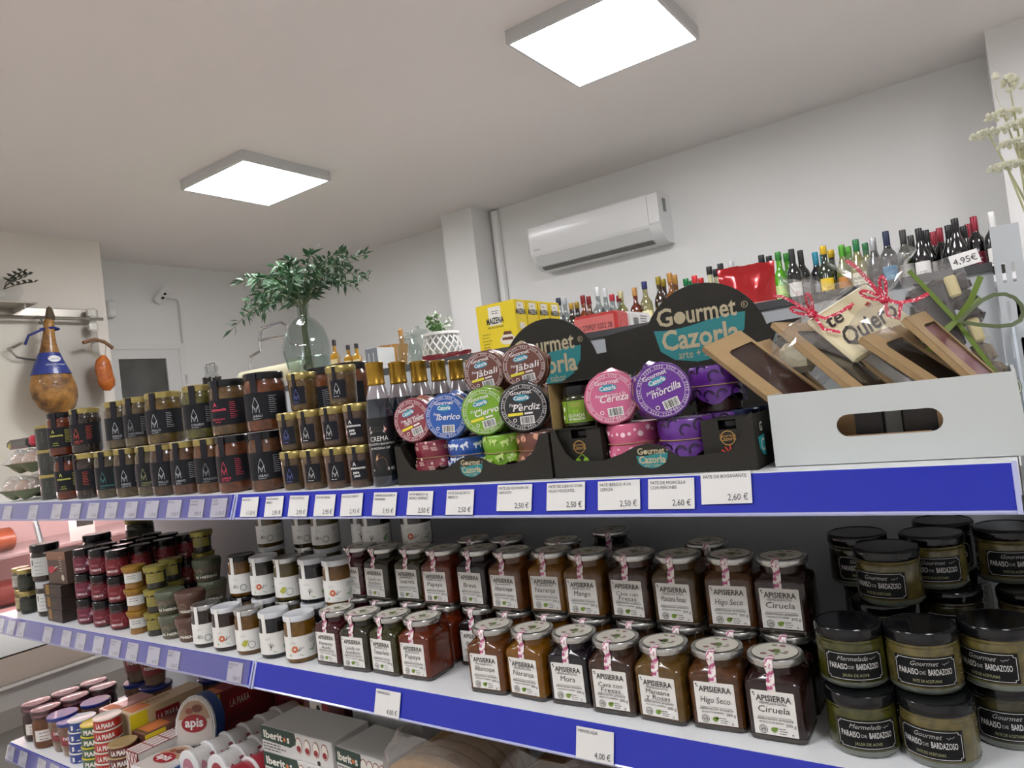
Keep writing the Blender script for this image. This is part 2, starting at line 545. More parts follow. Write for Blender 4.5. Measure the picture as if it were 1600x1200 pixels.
# cured ham: shank up, round butt down
t = thing('cured_ham', 'whole cured ham with a blue wrapper hanging on the wall', 'ham', (-5.22, 1.43, 1.82))
prof = [(0.0, 0.0), (0.05, 0.012), (0.095, 0.06), (0.118, 0.13), (0.122, 0.20), (0.108, 0.28), (0.084, 0.36), (0.062, 0.43), (0.046, 0.50), (0.036, 0.57), (0.033, 0.62), (0.030, 0.655), (0.010, 0.675), (0.0, 0.68)]
b = MB().lathe(prof, 20)
b.v = [(x * 0.78, y * (1.06 + 0.10 * math.sin(z * 9)) - 0.03 * math.sin(z * 4.4), z) for x, y, z in b.v]
obj('meat', b, M('bb8742', 0.42, coat=0.3, noise=(11, '5f3f20', 0.16), bump=(26, 0.9)), t)
b = MB().lathe([(0.1075, 0.285), (0.096, 0.325), (0.0845, 0.36), (0.073, 0.395), (0.0625, 0.43)], 24, caps=False)
b.v = [(x * 0.84, y * (1.10 + 0.10 * math.sin(z * 9)) - 0.03 * math.sin(z * 4.4), z) for x, y, z in b.v]
w = obj('wrapper', b, M('2b3c8c', 0.4, coat=0.3), t, 'blue printed wrapper')
l = MB()
fn = lambda u, v: (0.058 + 0.036 * (0.43 - v) / 0.145, u - 0.03 * math.sin(v * 4.4), v)
l.disc(0, 0.385, 0.040, fn, 14, 0, 0.022).text('Castilla', 0.026, 0, 0.378, fn, 1).text('JAMON DE BODEGA', 0.013, 0, 0.34, fn, 0).text('serrano', 0.012, 0, 0.318, fn, 0)
obj('lettering', l, [M('eceef2', 0.5), M('24357e', 0.5)], w, sharp=0)
obj('cord', MB().tube([(0.0, 0.045, 0.595), (0.035, 0.0, 0.60), (0.0, -0.065, 0.592), (-0.035, 0.0, 0.588), (0.0, 0.045, 0.595)], 0.009, 6).tube([(0, -0.05, 0.592), (0.0, -0.14, 0.55), (-0.02, -0.16, 0.49)], 0.008, 6), M('26337f', 0.6), t)
obj('hoof', MB().lathe([(0.028, 0.655), (0.031, 0.68), (0.018, 0.735), (0.0, 0.75)], 8), M('584a35', 0.6), t)
tag(obj('ham_hook', MB().tube([(-5.22, 1.42, 2.43), (-5.26, 1.40, 2.47), (-5.30, 1.39, 2.51), (-5.31, 1.39, 2.52)], 0.005, 6), STEEL),
    'bent steel hook holding up the ham', 'hook')
tag(obj('wire_loop', MB().tube([(-5.372, 1.30, 2.34), (-5.33, 1.24, 2.31), (-5.32, 1.20, 2.30), (-5.33, 1.25, 2.24), (-5.34, 1.36, 2.22)], 0.007, 6), STEEL),
    'bent grey wire loop beside the ham shank', 'wire hook')

# sausage on its stick
t = thing('hanging_sausage', 'orange spiced sausage hanging from a short wooden stick', 'sausage', (-5.24, 1.755, 1.98))
b = MB()
P = [(0.0, 0.0 + 0.006 * math.sin(i), 0.0 + i * 0.036) for i in range(8)]
b.tube(P, [0.022, 0.05, 0.054, 0.05, 0.052, 0.05, 0.042, 0.015], 12)
b.v = [(x * 0.8, y * 1.1, z) for x, y, z in b.v]
obj('meat', b, M('c9701f', 0.4, coat=0.3, noise=(30, '9e4a16', 0.2), bump=(40, 0.5)), t)
obj('stick', MB().tube([(0, -0.125, 0.345), (0, -0.04, 0.368), (0, 0.02, 0.35), (0, 0.075, 0.305)], 0.013, 8), M('8d6748', 0.7, noise=(30, '74523a', 0.2)), t)
obj('peg', MB().tube([(0.02, 0.0, 0.362), (-0.135, 0.0, 0.362)], 0.006, 6), STEEL, t)
obj('string', MB().tube([(0, -0.10, 0.345), (0, -0.05, 0.25), (0, -0.02, 0.20)], 0.003, 5).tube([(0, 0.03, 0.34), (0, 0.01, 0.22)], 0.003, 5), M('b9a88c', 0.8), t)

# glass with dried twigs on top of the splash panel
t = thing('twig_vase', 'clear glass bowl with dark leafy twigs atop the steel header', 'vase', (-5.29, 1.20, 2.585))
obj('glass_bowl', MB().lathe([(0.03, 0), (0.085, 0.03), (0.11, 0.09), (0.09, 0.15), (0.05, 0.175)], 18, lobes=(0.03, 9), caps=False), glass('fafbfb', 0.98), t)
for k in range(4):
    rnd = random.Random(60 + k)
    b = MB()
    p = Vector((0, 0, 0.1))
    dv = Vector((0.1, rnd.uniform(-0.1, 0.8), rnd.uniform(0.3, 0.7))).normalized()
    path = [p.copy()]
    for i in range(5):
        p = p + dv * 0.035
        dv = (dv + Vector((rnd.uniform(-.2, .2), rnd.uniform(-.2, .3), rnd.uniform(-.35, .1)))).normalized()
        path.append(p.copy())
    tw = obj('twig', MB().tube(path, 0.003, 5), M('4c4a3c', 0.7), t)
    for q in path[2:]:
        for sgn in (-1, 1):
            b.add([tuple(q), tuple(q + Vector((0.01, 0.012 * sgn, 0.014))), tuple(q + Vector((0.0, 0.034 * sgn, 0.018))), tuple(q + Vector((-0.01, 0.016 * sgn, 0.002)))], [(0, 1, 2, 3)])
    obj('leaves', b, M('3a4232', 0.6), tw, sharp=0)
b = thing('header_shelf', 'narrow steel ledge carrying the twig bowl', 'shelf', (-5.39, 0.9, 2.575))
obj('ledge', MB().box(0.022, 0.23, 0.14, 0.44, 0, 0.008), M('b9b4a8', 0.5), b, sharp=0)
obj('bracket', MB().box(0.022, 0.20, 0.37, 0.38, -0.03, 0), M('b9b4a8', 0.5), b, sharp=0)

# ================================================================ the shelving in front
ZT, ZM, ZL = 1.45, 1.15, 0.806
SHELF = M('e3e5e6', 0.35, coat=0.15)
RAIL_BLUE = M('1624a0', 0.35, coat=0.45, spec=0.3, noise=(30, '1a28a2', 0.3), bump=(14, 0.05, 0.004))
RAIL_CLEAR = M('a9aed2', 0.15, coat=0.6)
PANEL = M('b9bdc0', 0.45)
DARKCAP = M('4a4a4c', 0.5)

RAIL_COVER = glass('f6f6fc', 0.97, 0.06, 1.5, haze=0.025)  # slight white haze stands for the cover's pale reflections
def gondola(x0, x1, label, cover=False):
    t = thing('gondola_shelving', label, 'shelving', (x0, 0, 0), 0, 'back to back shelving units')
    w = x1 - x0
    SK = 0.0004   # things stand a hair above the boards
    for z, dep in ((ZT, 0.40), (ZM, 0.40), (ZL, 0.40), (0.46, 0.40), (0.16, 0.42)):
        s = obj('shelf', MB().box(0.001, w - 0.001, 0.0, dep, z - 0.03, z - SK), SHELF, t, sharp=0)
        r = MB()
        r.prism([(-0.0005, z - 0.0015), (-0.012, z - 0.041), (-0.003, z - 0.041), (-0.0005, z - 0.030)], lambda u, v: (0.006, u, v), lambda u, v: (w - 0.006, u, v))
        obj('price_rail', r, RAIL_BLUE, s, 'blue price rail', sharp=0)
        r = MB()
        r.tube([(0.002, -0.0115, z - 0.0432), (w - 0.002, -0.0115, z - 0.0432)], 0.0020, 6)
        obj('rail_lip', r, RAIL_CLEAR, s)
        if cover:
            obj('rail_cover', MB().prism([(-0.0040, z - 0.001), (-0.0185, z - 0.042), (-0.0188, z - 0.042), (-0.0043, z - 0.001)], lambda u, v: (0.006, u, v), lambda u, v: (w - 0.006, u, v)), RAIL_COVER, s, 'clear plastic rail cover', sharp=0)
        for xe in (0.002, w - 0.006):
            obj('rail_end', MB().prism([(0.0, z), (-0.016, z - 0.044), (-0.002, z - 0.044), (0.0, z - 0.030)], lambda u, v: (xe, u, v), lambda u, v: (xe + 0.004, u, v)), RAIL_CLEAR, s, sharp=0)
    obj('back_panel', MB().box(0.0, w, 0.405, 0.425, 0.1, 1.652), PANEL, t, sharp=0)
    obj('top_cap', MB().box(0.0, w, 0.40, 0.43, 1.652, 1.664), DARKCAP, t, sharp=0)
    obj('plinth', MB().box(0.0, w, 0.03, 0.40, 0.0, 0.13), M('8d9092', 0.5), t, sharp=0)
    obj('rear_shelf', MB().box(0.001, w - 0.001, 0.43, 0.83, 1.585, 1.6096), SHELF, t, sharp=0)
    obj('rear_base', MB().box(0.0, w, 0.43, 0.80, 0.0, 1.30), PANEL, t, sharp=0)
    return t

G1 = gondola(-2.305, -1.154, 'white shelving unit with clear-covered price rails nearer the meat counter', True)
G2 = gondola(-1.154, 0.0, 'white shelving unit with deep blue price rails holding the jam jars')
G3 = gondola(0.036, 1.19, 'white shelving unit running on past the slotted upright')
# slotted upright at the end of the second unit
u = MB()
xs = [0.002, 0.0095, 0.0135, 0.020, 0.024, 0.034]
y0 = 0.385
zs, z = [], 0.12
while z < 1.70:
    zs.append((z, min(z + 0.05, 1.708)))
    z += 0.05
for za, zb in zs:
    h0, h1 = za + 0.012, za + 0.038
    for i in range(5):
        if i in (1, 3) and zb - za > 0.045:
            u.box(xs[i], xs[i + 1], y0, y0 + 0.002, za, h0)
            u.box(xs[i], xs[i + 1], y0, y0 + 0.002, h1, zb)
        else:
            u.box(xs[i], xs[i + 1], y0, y0 + 0.002, za, zb)
u.box(0.002, 0.004, y0 + 0.002, 0.44, 0.12, 1.708).box(0.032, 0.034, y0 + 0.002, 0.44, 0.12, 1.708)
obj('slotted_upright', u, M('c3c8cb', 0.4, 0.2), G2, 'grey slotted steel upright', sharp=0).location = (1.154, 0, 0)
obj('shelf_bracket', MB().prism([(0.06, ZT), (0.385, ZT), (0.385, ZT + 0.13), (0.33, ZT + 0.10), (0.20, ZT + 0.02)], lambda a, b: (1.1655, a, b), lambda a, b: (1.1685, a, b)), M('d3dde6', 0.35), G2, sharp=0)

# ---------------------------------------------------------------- price tags
PAPER = M('d3d2cf', 0.55)
INK = M('3a3a3c', 0.6)
_tagkit = {}
def price_tag(x, z, lines, price, label, w=0.050, h=0.034, tilt=0.0, low=0.0, blur=False, group='price tags on the blue rails'):
    """a card slid in the rail; the rail leans out by 1 in 3.4"""
    k = (tuple(lines), price, w, h, blur)
    if k not in _tagkit:
        c = MB().box(-w / 2, w / 2, -0.0009, 0, 0, h)
        l = MB()
        fn = flat(-0.0013)
        for i, s in enumerate(lines):
            l.text(s, 0.0052, -w / 2 + 0.003, h - 0.0062 - i * 0.0056, fn, 0, 'l', sx=0.92 if len(s) < 19 else 0.78)
        if price:
            l.text(price, 0.0098 if not blur else 0.008, w / 2 - 0.004, 0.0035, fn, 0, 'r', sx=0.86)
        _tagkit[k] = (c.mesh('card', PAPER, 0), l.mesh('lettering', INK, 0))
    ang = math.atan2(0.0115, 0.0395)
    t = thing('price_tag', label, 'price tag', (x, -0.0135 + low * 0.3, z - 0.040 + low), 0, group, rot=(-ang, tilt, 0))
    c = obj('card', _tagkit[k][0], None, t)
    obj('lettering', _tagkit[k][1], None, c)

# ================================================================ top shelf, jars
GOLD = M('b0a067', 0.3, 0.8, noise=(60, '9c8c55', 0.3))
BLACKLID = M('131316', 0.22, spec=0.4)
SILVER = M('b9b9b6', 0.25, 0.9)
DARKLABEL = M('191a1e', 0.5, spec=0.2)
def ink(h):
    return M(h, 0.5)
def deep(h, k=0.72):
    return ''.join('%02x' % int(int(h[i:i + 2], 16) * k) for i in (0, 2, 4))
def content(h, h2=None, sharp=0.2):
    """preserve behind glass: mottled, deep and glossy"""
    return M(deep(h), 0.22, coat=0.6, spec=0.3, noise=(70, deep(h2 or h, 0.62), sharp))
def to_cam(x, y):
    """turn that points a thing's front at the viewer's side of the aisle"""
    return math.atan2(-x, y + 0.76)

@kit
def tall_jar(lid, body, body2, accent, style, title, sub, r, h):
    k, q = r / 0.033, h / 0.105
    b = MB().lathe([(0.029 * k, 0), (0.0322 * k, 0.003 * q), (0.033 * k, 0.009 * q), (0.033 * k, 0.079 * q), (0.0322 * k, 0.0855 * q), (0.0304 * k, 0.0900 * q), (0.0300 * k, 0.095 * q)], 24)
    l = MB().lathe([(0.0312 * k, 0.0920 * q), (0.0318 * k, 0.0928 * q), (0.0318 * k, 0.1030 * q), (0.0305 * k, 0.1048 * q), (0.029 * k, 0.1042 * q)], 28)
    R = r + 0.0004
    fn, fi = cyl(R), cyl(R - 0.0003)
    v0, v1 = 0.020 * q, 0.069 * q
    lab = MB().sheet(-0.050 * k, 0.050 * k, v0, v1, fn, fi, 20)
    t = MB()
    fo = cyl(R + 0.0003)
    u0 = -0.004 * k
    if style == 'mono':
        s = 0.0125 * k
        vb = v0 + 0.013 * q
        w = 0.0007
        t.line([(u0 - s * .42, vb + s), (u0, vb + 2 * s), (u0 + s * .42, vb + s)], w, fo)
        t.line([(u0 - s * .42, vb + s), (u0, vb + s * .45), (u0 + s * .42, vb + s)], w, fo)
        t.line([(u0 - s * .48, vb), (u0 - s * .42, vb + s), (u0, vb + s * .1), (u0 + s * .42, vb + s), (u0 + s * .48, vb)], w, fo)
        t.text(title, 0.0062, u0 - 0.007, v0 + 0.0055, fo, 0, 'l')
        t.text(sub, 0.0040, u0 - 0.007, v0 + 0.0018, fo, 0, 'l')
    elif style == 'word':
        t.text('A', 0.012, u0 - 0.004, v1 - 0.014 * q, fo, 0, 'c')
        t.text('artemonte', 0.0075, u0 + 0.002, v1 - 0.022 * q, fo, 0, 'c', bold=0.02)
        t.text(title, 0.0055, u0, v0 + 0.010, fo, 0, 'c')
        t.text(sub, 0.0045, u0, v0 + 0.005, fo, 0, 'c')
    t.bars(u0 + 0.022 * k, v1 - 0.008 * q, 0.014, 9, 0.0036 * q, 0.0008, fo, 0, 'l', seed=len(title))
    strip = MB().sheet(u0 - 0.006, u0 + 0.006, v1 - 0.002, 0.1035 * q, cyl(R + 0.0012), cyl(R + 0.0005), 4)
    n = [M(accent, 0.5)]
    return [('jar', b.mesh('jar', content(body, body2)), []),
            ('lid', l.mesh('lid', {'gold': GOLD, 'black': BLACKLID}[lid])),
            ('label', lab.mesh('label', DARKLABEL), [('lettering', t.mesh('lettering', n, 0))]),
            ('seal_strip', strip.mesh('seal_strip', M('212026', 0.5, spec=0.2)))]

W, GY, PK, YL, RD, TL, GR = 'b9bcc0', '8b8f92', 'd8405e', 'c9c85a', 'c9503e', '3c7f7c', '9aa070'
low_row = [  # x, lid, contents, accent, style, title, sub, description
    (-1.885, 'black', '8f3c1c', '6e2c14', YL, 'word', 'carne', 'mechada', 'tall jar of red stew with yellow lettering, lower row at the end'),
    (-1.790, 'gold', '4a3a30', '3a2c26', RD, 'none', 'x', 'y', 'tall brown jar showing only red small print, lower row'),
    (-1.675, 'gold', '6e6248', '564c3a', TL, 'mono', 'ESPARRAGOS', 'blancos', 'tall jar with a teal monogram, lower row'),
    (-1.595, 'gold', '7d6a48', '5c4c36', W, 'mono', 'PERDIZ', 'escabechada', 'tall jar with pale monogram beside the teal one, lower row'),
    (-1.510, 'gold', '77684c', '5f523e', GR, 'mono', 'CODORNIZ', 'escabechada', 'tall jar with olive green monogram, lower row'),
    (-1.437, 'gold', '6a4a34', '523828', W, 'mono', 'POLLO', 'de corral', 'narrow view of a tall jar after the olive monogram one, lower row'),
    (-1.368, 'gold', '7c5238', '5e3c2a', W, 'mono', 'CIERVO', 'guisado', 'tall jar with white monogram before the brown one, lower row'),
    (-1.288, 'gold', '8d5a30', '6a4426', GY, 'mono', 'VENADO', 'guisado', 'tall jar with dull grey monogram, lower row'),
    (-1.203, 'black', '8e4f2a', '6a3a22', PK, 'mono', 'CARNE', 'DE TORO', 'tall black-lidded jar with pink monogram, lower row'),
    (-1.108, 'black', '8a5a3a', '6a4630', W, 'mono', 'JABALI', 'cazadora', 'tall black-lidded jar with white monogram beside the small jars, lower row'),
]
up_row = [
    (-1.905, 'black', '8f3c1c', '6e2c14', YL, 'word', 'carne', 'mechada', 'tall jar of red stew with yellow lettering, upper row at the end'),
    (-1.795, 'gold', '44342c', '362822', RD, 'mono', 'CIERVO', 'con setas', 'tall dark jar with red monogram, upper row'),
    (-1.622, 'gold', '7c6a46', '5e4e38', W, 'mono', 'PERDIZ', 'escabeche', 'tall jar of pale meat with gold lid, upper row before its twin'),
    (-1.532, 'gold', '7c6a46', '5e4e38', GY, 'mono', 'CODORNIZ', 'escabeche', 'tall jar of pale meat with grey monogram, upper row'),
    (-1.432, 'gold', '8d7030', '5e4c2e', W, 'mono', 'POLLO', 'en aceite', 'wide tall jar with golden oil showing at its side, upper row'),
    (-1.305, 'gold', '7d7a36', '5e5a2c', W, 'mono', 'CONEJO', 'en aceite', 'tall jar with greenish oil and white monogram, upper row'),
    (-1.213, 'black', '8c6c3e', '6a4e30', PK, 'word', 'rabo de toro', 'al vino', 'tall black-lidded jar with pink lettering, upper row'),
    (-1.100, 'black', '94522a', '74402a', W, 'mono', 'JABALI', 'cazadora', 'wide black-lidded jar with white monogram, upper row beside the small jars'),
]
TG = 'tall preserve jars on the top shelf'
for i, (x, lid, c1, c2, ac, st, ti, su, lb) in enumerate(low_row):
    y = 0.040 + 0.004 * math.sin(i * 2.1)
    off = 24 if st != 'none' else 62
    put(tall_jar(lid, c1, c2, ac, st, ti, su, 0.033, 0.105), 'preserve_jar', lb, 'jar', (x, y, ZT), to_cam(x, y) - rad(off + 8 * math.sin(i * 3.3)), TG)
for i, (x, lid, c1, c2, ac, st, ti, su, lb) in enumerate(up_row):
    y = 0.042 + 0.004 * math.sin(i * 1.3)
    r = 0.0365 if i in (4, 6, 7) else 0.033
    put(tall_jar(lid, c1, c2, ac, st, ti, su, r, 0.105), 'preserve_jar', lb, 'jar', (x, y, ZT + 0.1055), to_cam(x, y) - rad(26 + 8 * math.sin(i * 2.3)), TG)
for x, lid, lb in ((-1.705, 'gold', 'tall gold-lidded jar peeping out behind the upper row'),
                   (-1.045, 'black', 'black-lidded jar of orange stew behind the small jars, middle of three lids'),
                   (-0.985, 'black', 'black-lidded jar of orange stew behind the small jars, beside the bottles')):
    y = 0.115 if lid == 'gold' else 0.145
    if lid == 'gold':
        put(tall_jar('gold', '8a7034', '5e4c2e', W, 'mono', 'POLLO', 'en aceite', 0.033, 0.105), 'preserve_jar', lb, 'jar', (x, y, ZT + 0.1055), to_cam(x, y), TG)
    else:
        put(tall_jar('black', '9a5228', '7a3e22', W, 'none', 'POLLO', 'x', 0.038, 0.105), 'preserve_jar', lb, 'jar', (x, y, ZT + 0.1055), to_cam(x, y) - rad(50), TG)
# the jars those stand on
for x in (-1.705, -1.045, -0.985):
    y = 0.115 if x < -1.5 else 0.145
    put(tall_jar('gold', '6a4a34', '523828', W, 'none', 'a', 'b', 0.033, 0.105), 'preserve_jar', {-1.705: 'tall jar wholly behind the red-print jar, lower row', -1.045: 'tall jar wholly behind the blue monogram small jars', -0.985: 'tall jar wholly behind the small jars beside the bottles'}[x], 'jar', (x, y, ZT), 0.4, TG)

@kit
def small_jar(body, body2, accent, style):
    r = 0.0238
    b = MB().lathe([(0.0205, 0), (0.0222, 0.002), (0.0228, 0.006), (0.0243, 0.048), (0.0243, 0.052), (0.0232, 0.055)], 22)
    l = MB().lathe([(0.0246, 0.0535), (0.0252, 0.0545), (0.0252, 0.0645), (0.0242, 0.066), (0.0232, 0.0654)], 24)
    lab = MB().sheet(-0.013, 0.013, 0.012, 0.042, cyl(r + 0.0008), cyl(r + 0.0003), 8)
    t = MB()
    fo = cyl(r + 0.0011)
    if style == 'mono':
        t.line([(-0.006, 0.027), (-0.002, 0.037), (0.002, 0.027), (-0.002, 0.022), (-0.006, 0.027)], 0.0006, fo)
        t.line([(-0.007, 0.018), (-0.006, 0.027), (-0.002, 0.019), (0.002, 0.027), (0.003, 0.018)], 0.0006, fo)
        t.bars(-0.009, 0.0145, 0.014, 1, 0.003, 0.0009, fo)
    else:
        t.text('A', 0.009, -0.006, 0.034, fo, 0, 'c')
        t.text('artemonte', 0.0058, -0.001, 0.029, fo, 0, 'c', bold=0.02)
        t.text('pate', 0.006, -0.004, 0.022, fo, 0, 'c', bold=0.02).text('jabali', 0.005, -0.003, 0.017, fo, 0, 'c', bold=0.02)
    strip = MB().sheet(-0.007, -0.001, 0.040, 0.064, cyl(0.0262), cyl(0.0254), 3)
    return [('jar', b.mesh('jar', content(body, body2))), ('lid', l.mesh('lid', GOLD)),
            ('label', lab.mesh('label', M('1b1b22', 0.5, spec=0.2)), [('lettering', t.mesh('lettering', ink(accent), 0))]),
            ('seal_strip', strip.mesh('seal_strip', M('212026', 0.5, spec=0.2)))]

SG = 'small pate jars with gold lids'
smalls = []
cols4 = [(-1.020, '7e6544', '745c3e', '5868b0', 'mono', 'blue monogram'), (-0.966, '84684a', '785e42', 'c3c3be', 'mono', 'narrow grey label'),
         (-0.908, '735643', '68503e', 'c3c3be', 'mono', 'white monogram'), (-0.853, '735643', '68503e', 'e8e8e4', 'word', 'bold white lettering')]
for k, (x, a, b, ac, st, ds) in enumerate(cols4):
    for tier, nm in ((0, 'bottom'), (1, 'second')):
        smalls.append((x - 0.004 * tier, 0.030 + 0.006 * tier, ZT + 0.0662 * tier, a, b, ac, st, f'small gold-lidded jar with {ds}, {nm} layer of the small jars'))
smalls += [(-1.003, 0.050, ZT + 0.0662 * 2, '8a6a3e', '7e6038', '5868b0', 'mono', 'small gold-lidded jar with blue monogram, top layer before the black lids'),
           (-0.905, 0.052, ZT + 0.0662 * 2, '8c6e4c', '7c6044', 'c3c3be', 'mono', 'small gold-lidded jar with white monogram, top layer beside the bottles')]
for i, (x, y, z, a, b, ac, st, lb) in enumerate(smalls):
    put(small_jar(a, b, ac, st), 'pate_jar', lb, 'jar', (x, y, z), to_cam(x, y) - rad(22 + 6 * math.sin(i * 2.7)), SG)

# stacked dark jars at the end of the shelf
@kit
def canister():
    b = MB().lathe([(0.033, 0), (0.0345, 0.003), (0.0345, 0.054), (0.033, 0.056)], 24)
    l = MB().lathe([(0.0350, 0.0545), (0.0352, 0.0555), (0.0352, 0.0605), (0.034, 0.062)], 24)
    t = MB().bars(0.004, 0.044, 0.016, 11, 0.0034, 0.0007, cyl(0.0348), 0)
    t.line([(-0.012, 0.022), (-0.009, 0.046), (-0.004, 0.024), (-0.009, 0.018), (-0.012, 0.022)], 0.0006, cyl(0.0348))
    return [('jar', b.mesh('jar', M('262824', 0.4, coat=0.3)), [('lettering', t.mesh('lettering', ink('6b7060'), 0))]), ('lid', l.mesh('lid', GOLD))]
for k, nm in enumerate(('bottom', 'middle', 'top')):
    put(canister(), 'canister', f'dark wrapped gold-lidded canister, {nm} of the three stacked beside the egg boxes', 'canister', (-2.005, 0.055, ZT + 0.0625 * k), to_cam(-2.005, 0.055) - rad(20), 'stacked dark canisters')

# egg boxes
def wavy(x0, x1, y0, y1, z0, z1, nx, ny, lob):
    b = MB()
    NX, NY = nx * 6, ny * 6
    vs, fs = [], []
    for j in range(NY + 1):
        for i in range(NX + 1):
            u, v = i / NX, j / NY
            e = min(1, 7 * min(u, 1 - u)) * min(1, 7 * min(v, 1 - v))
            c = abs(math.sin(math.pi * nx * u)) * abs(math.sin(math.pi * ny * v))
            vs.append((x0 + (x1 - x0) * u, y0 + (y1 - y0) * v, z0 + (z1 - z0) * (e * (1 - lob) + lob * c * e)))
    for j in range(NY):
        for i in range(NX):
            a = j * (NX + 1) + i
            fs.append((a, a + 1, a + NX + 2, a + NX + 1))
    return b.add(vs, fs)
PULP = M('7c8468', 0.8, noise=(40, '6c745a', 0.3), bump=(120, 0.4))
EGGPLASTIC = glass('f6f5f2', 0.93, 0.10, 2.0, bump=(60, 1.0), haze=0.16)  # even white haze stands for highlights on the crinkled plastic
for i, (x, y, z, lb) in enumerate(((-2.175, 0.075, ZT, 'clear-lidded egg box at the bottom by the shelf end'),
                                   (-2.060, 0.150, ZT, 'clear-lidded egg box behind the dark canisters'),
                                   (-2.155, 0.090, ZT + 0.069, 'clear-lidded egg box on top of the bottom one'))):
    t = thing('egg_box', lb, 'egg box', (x, y, z), 0.05, 'egg boxes on the top shelf')
    obj('tray', wavy(-0.062, 0.062, -0.075, 0.115, 0.030, 0.002, 2, 3, 0.5), PULP, t, sharp=60)
    obj('clear_lid', wavy(-0.064, 0.064, -0.077, 0.117, 0.031, 0.067, 2, 3, 0.35), EGGPLASTIC, t, sharp=60)
    for q in range(6):
        e = MB().lathe([(0.0, 0.006), (0.012, 0.010), (0.019, 0.020), (0.021, 0.031), (0.018, 0.043), (0.010, 0.053), (0.0, 0.056)], 12, 0, (-0.031 + 0.062 * (q % 2), -0.043 + 0.063 * (q // 2)))
        obj('egg', e, M('b98a6a', 0.5, noise=(20, 'c49878', 0.3)), t)
t = thing('snack_packet', 'black packet with yellow print lying on the egg boxes', 'packet', (-2.175, 0.10, ZT + 0.138))
obj('packet', MB().bbox(-0.075, 0.06, -0.06, 0.08, 0, 0.026, 0.008), M('1b1b1d', 0.3, coat=0.4), t)
obj('lettering', MB().text('ail', 0.024, -0.05, 0.004, flat(-0.0605)), ink('d6cf5a'), t, sharp=0)
obj('red_seal', MB().bbox(0.055, 0.078, -0.055, 0.075, 0.002, 0.03, 0.006), M('b01f3a', 0.35, coat=0.3), t, 'red end of the packet')

# ---------------------------------------------------------------- balsamic cream bottles
CAPGOLD = M('a8842e', 0.3, 0.75, noise=(80, '94722a', 0.3))
@kit
def balsamic():
    b = MB().lathe([(0.0195, 0), (0.0215, 0.003), (0.0218, 0.03), (0.0218, 0.104), (0.0208, 0.117), (0.0178, 0.134), (0.0135, 0.150), (0.0115, 0.156)], 22)
    c = MB().lathe([(0.0128, 0.1545), (0.0140, 0.156), (0.0140, 0.158), (0.0135, 0.159), (0.0135, 0.184), (0.0140, 0.185), (0.0140, 0.1895), (0.0128, 0.1905)], 22)
    air = MB().lathe([(0.0182, 0.1335), (0.0172, 0.1375), (0.0140, 0.1495), (0.0122, 0.1545)], 22, caps=False)
    lab = MB().lathe([(0.0219, 0.016), (0.0222, 0.018), (0.0222, 0.103), (0.0219, 0.105)], 22, caps=False)
    t = MB()
    fn = cyl(0.0225)
    t.poly([(-0.013, 0.081), (0.010, 0.081), (0.014, 0.0865), (0.010, 0.092), (-0.013, 0.092), (-0.015, 0.0865)], fn, 0)
    fo = cyl(0.0227)
    t.poly([(-0.0118, 0.0822), (0.0092, 0.0822), (0.0092, 0.0858), (-0.0118, 0.0858)], fo, 0)
    t.line([(0.0096, 0.0815), (0.0135, 0.0865), (0.0096, 0.0915)], 0.0012, fo, 2)
    t.text('ACETAIA', 0.0038, -0.002, 0.0882, fo, 3).text('FERRARINI', 0.0056, -0.002, 0.0830, fo, 3, bold=0.01)
    t.text('CREMA', 0.0105, 0, 0.0695, fn, 1, sx=0.86).text('CON ACETO BALSAMICO', 0.0044, 0, 0.0635, fn, 1).text('DI MODENA IGP', 0.0044, 0, 0.0570, fn, 1)
    t.poly([(-0.007, 0.030), (-0.010, 0.038), (-0.006, 0.048), (-0.002, 0.052), (-0.003, 0.044), (0.003, 0.046), (0.008, 0.040), (0.009, 0.031)], fn, 4)
    t.poly([(-0.009, 0.040), (-0.006, 0.049), (-0.0045, 0.042)], fo, 5)
    t.text('8.45', 0.0070, 0.014, 0.0245, fn, 1).text('e', 0.006, -0.014, 0.0245, fn, 1)
    return [('bottle', b.mesh('bottle', M('1c2430', 0.12, coat=1.0))), ('air_space', air.mesh('air_space', M('8d868a', 0.15, coat=1.0))),
            ('cap', c.mesh('cap', CAPGOLD)),
            ('label', lab.mesh('label', M('131317', 0.35, coat=0.2, spec=0.3)), [('lettering', t.mesh('lettering', [M('e6e2dc', 0.5), M('dcdcd8', 0.5), M('b52a20', 0.5), M('33302e', 0.5), M('4d3520', 0.5), M('c8a27a', 0.5)], 0))])]
for k in range(6):
    nm = ('balsamic cream bottle at the front of its row beside the pate display', 'second balsamic cream bottle of the row', 'third balsamic cream bottle of the row',
          'fourth balsamic cream bottle of the row', 'fifth balsamic cream bottle of the row', 'sixth balsamic cream bottle, hindmost of the row')[k]
    put(balsamic(), 'balsamic_bottle', nm, 'bottle', (-0.797 - 0.001 * k, 0.024 + 0.051 * k, ZT), to_cam(-0.797, 0.024) - rad(14), 'balsamic cream bottles')

# ================================================================ top shelf, pate displays
CARD = M('26241f', 0.55, spec=0.25, noise=(20, '2a2823', 0.3))
CARDIN = M('3a3832', 0.6)
TAN = M('b3a788', 0.5)
TEAL = M('1f7c80', 0.5)

def arc_pts(cx, cz, r, a0, a1, n=18):
    return [(cx + r * math.cos(rad(a0 + (a1 - a0) * i / n)), cz + r * math.sin(rad(a0 + (a1 - a0) * i / n))) for i in range(n + 1)]

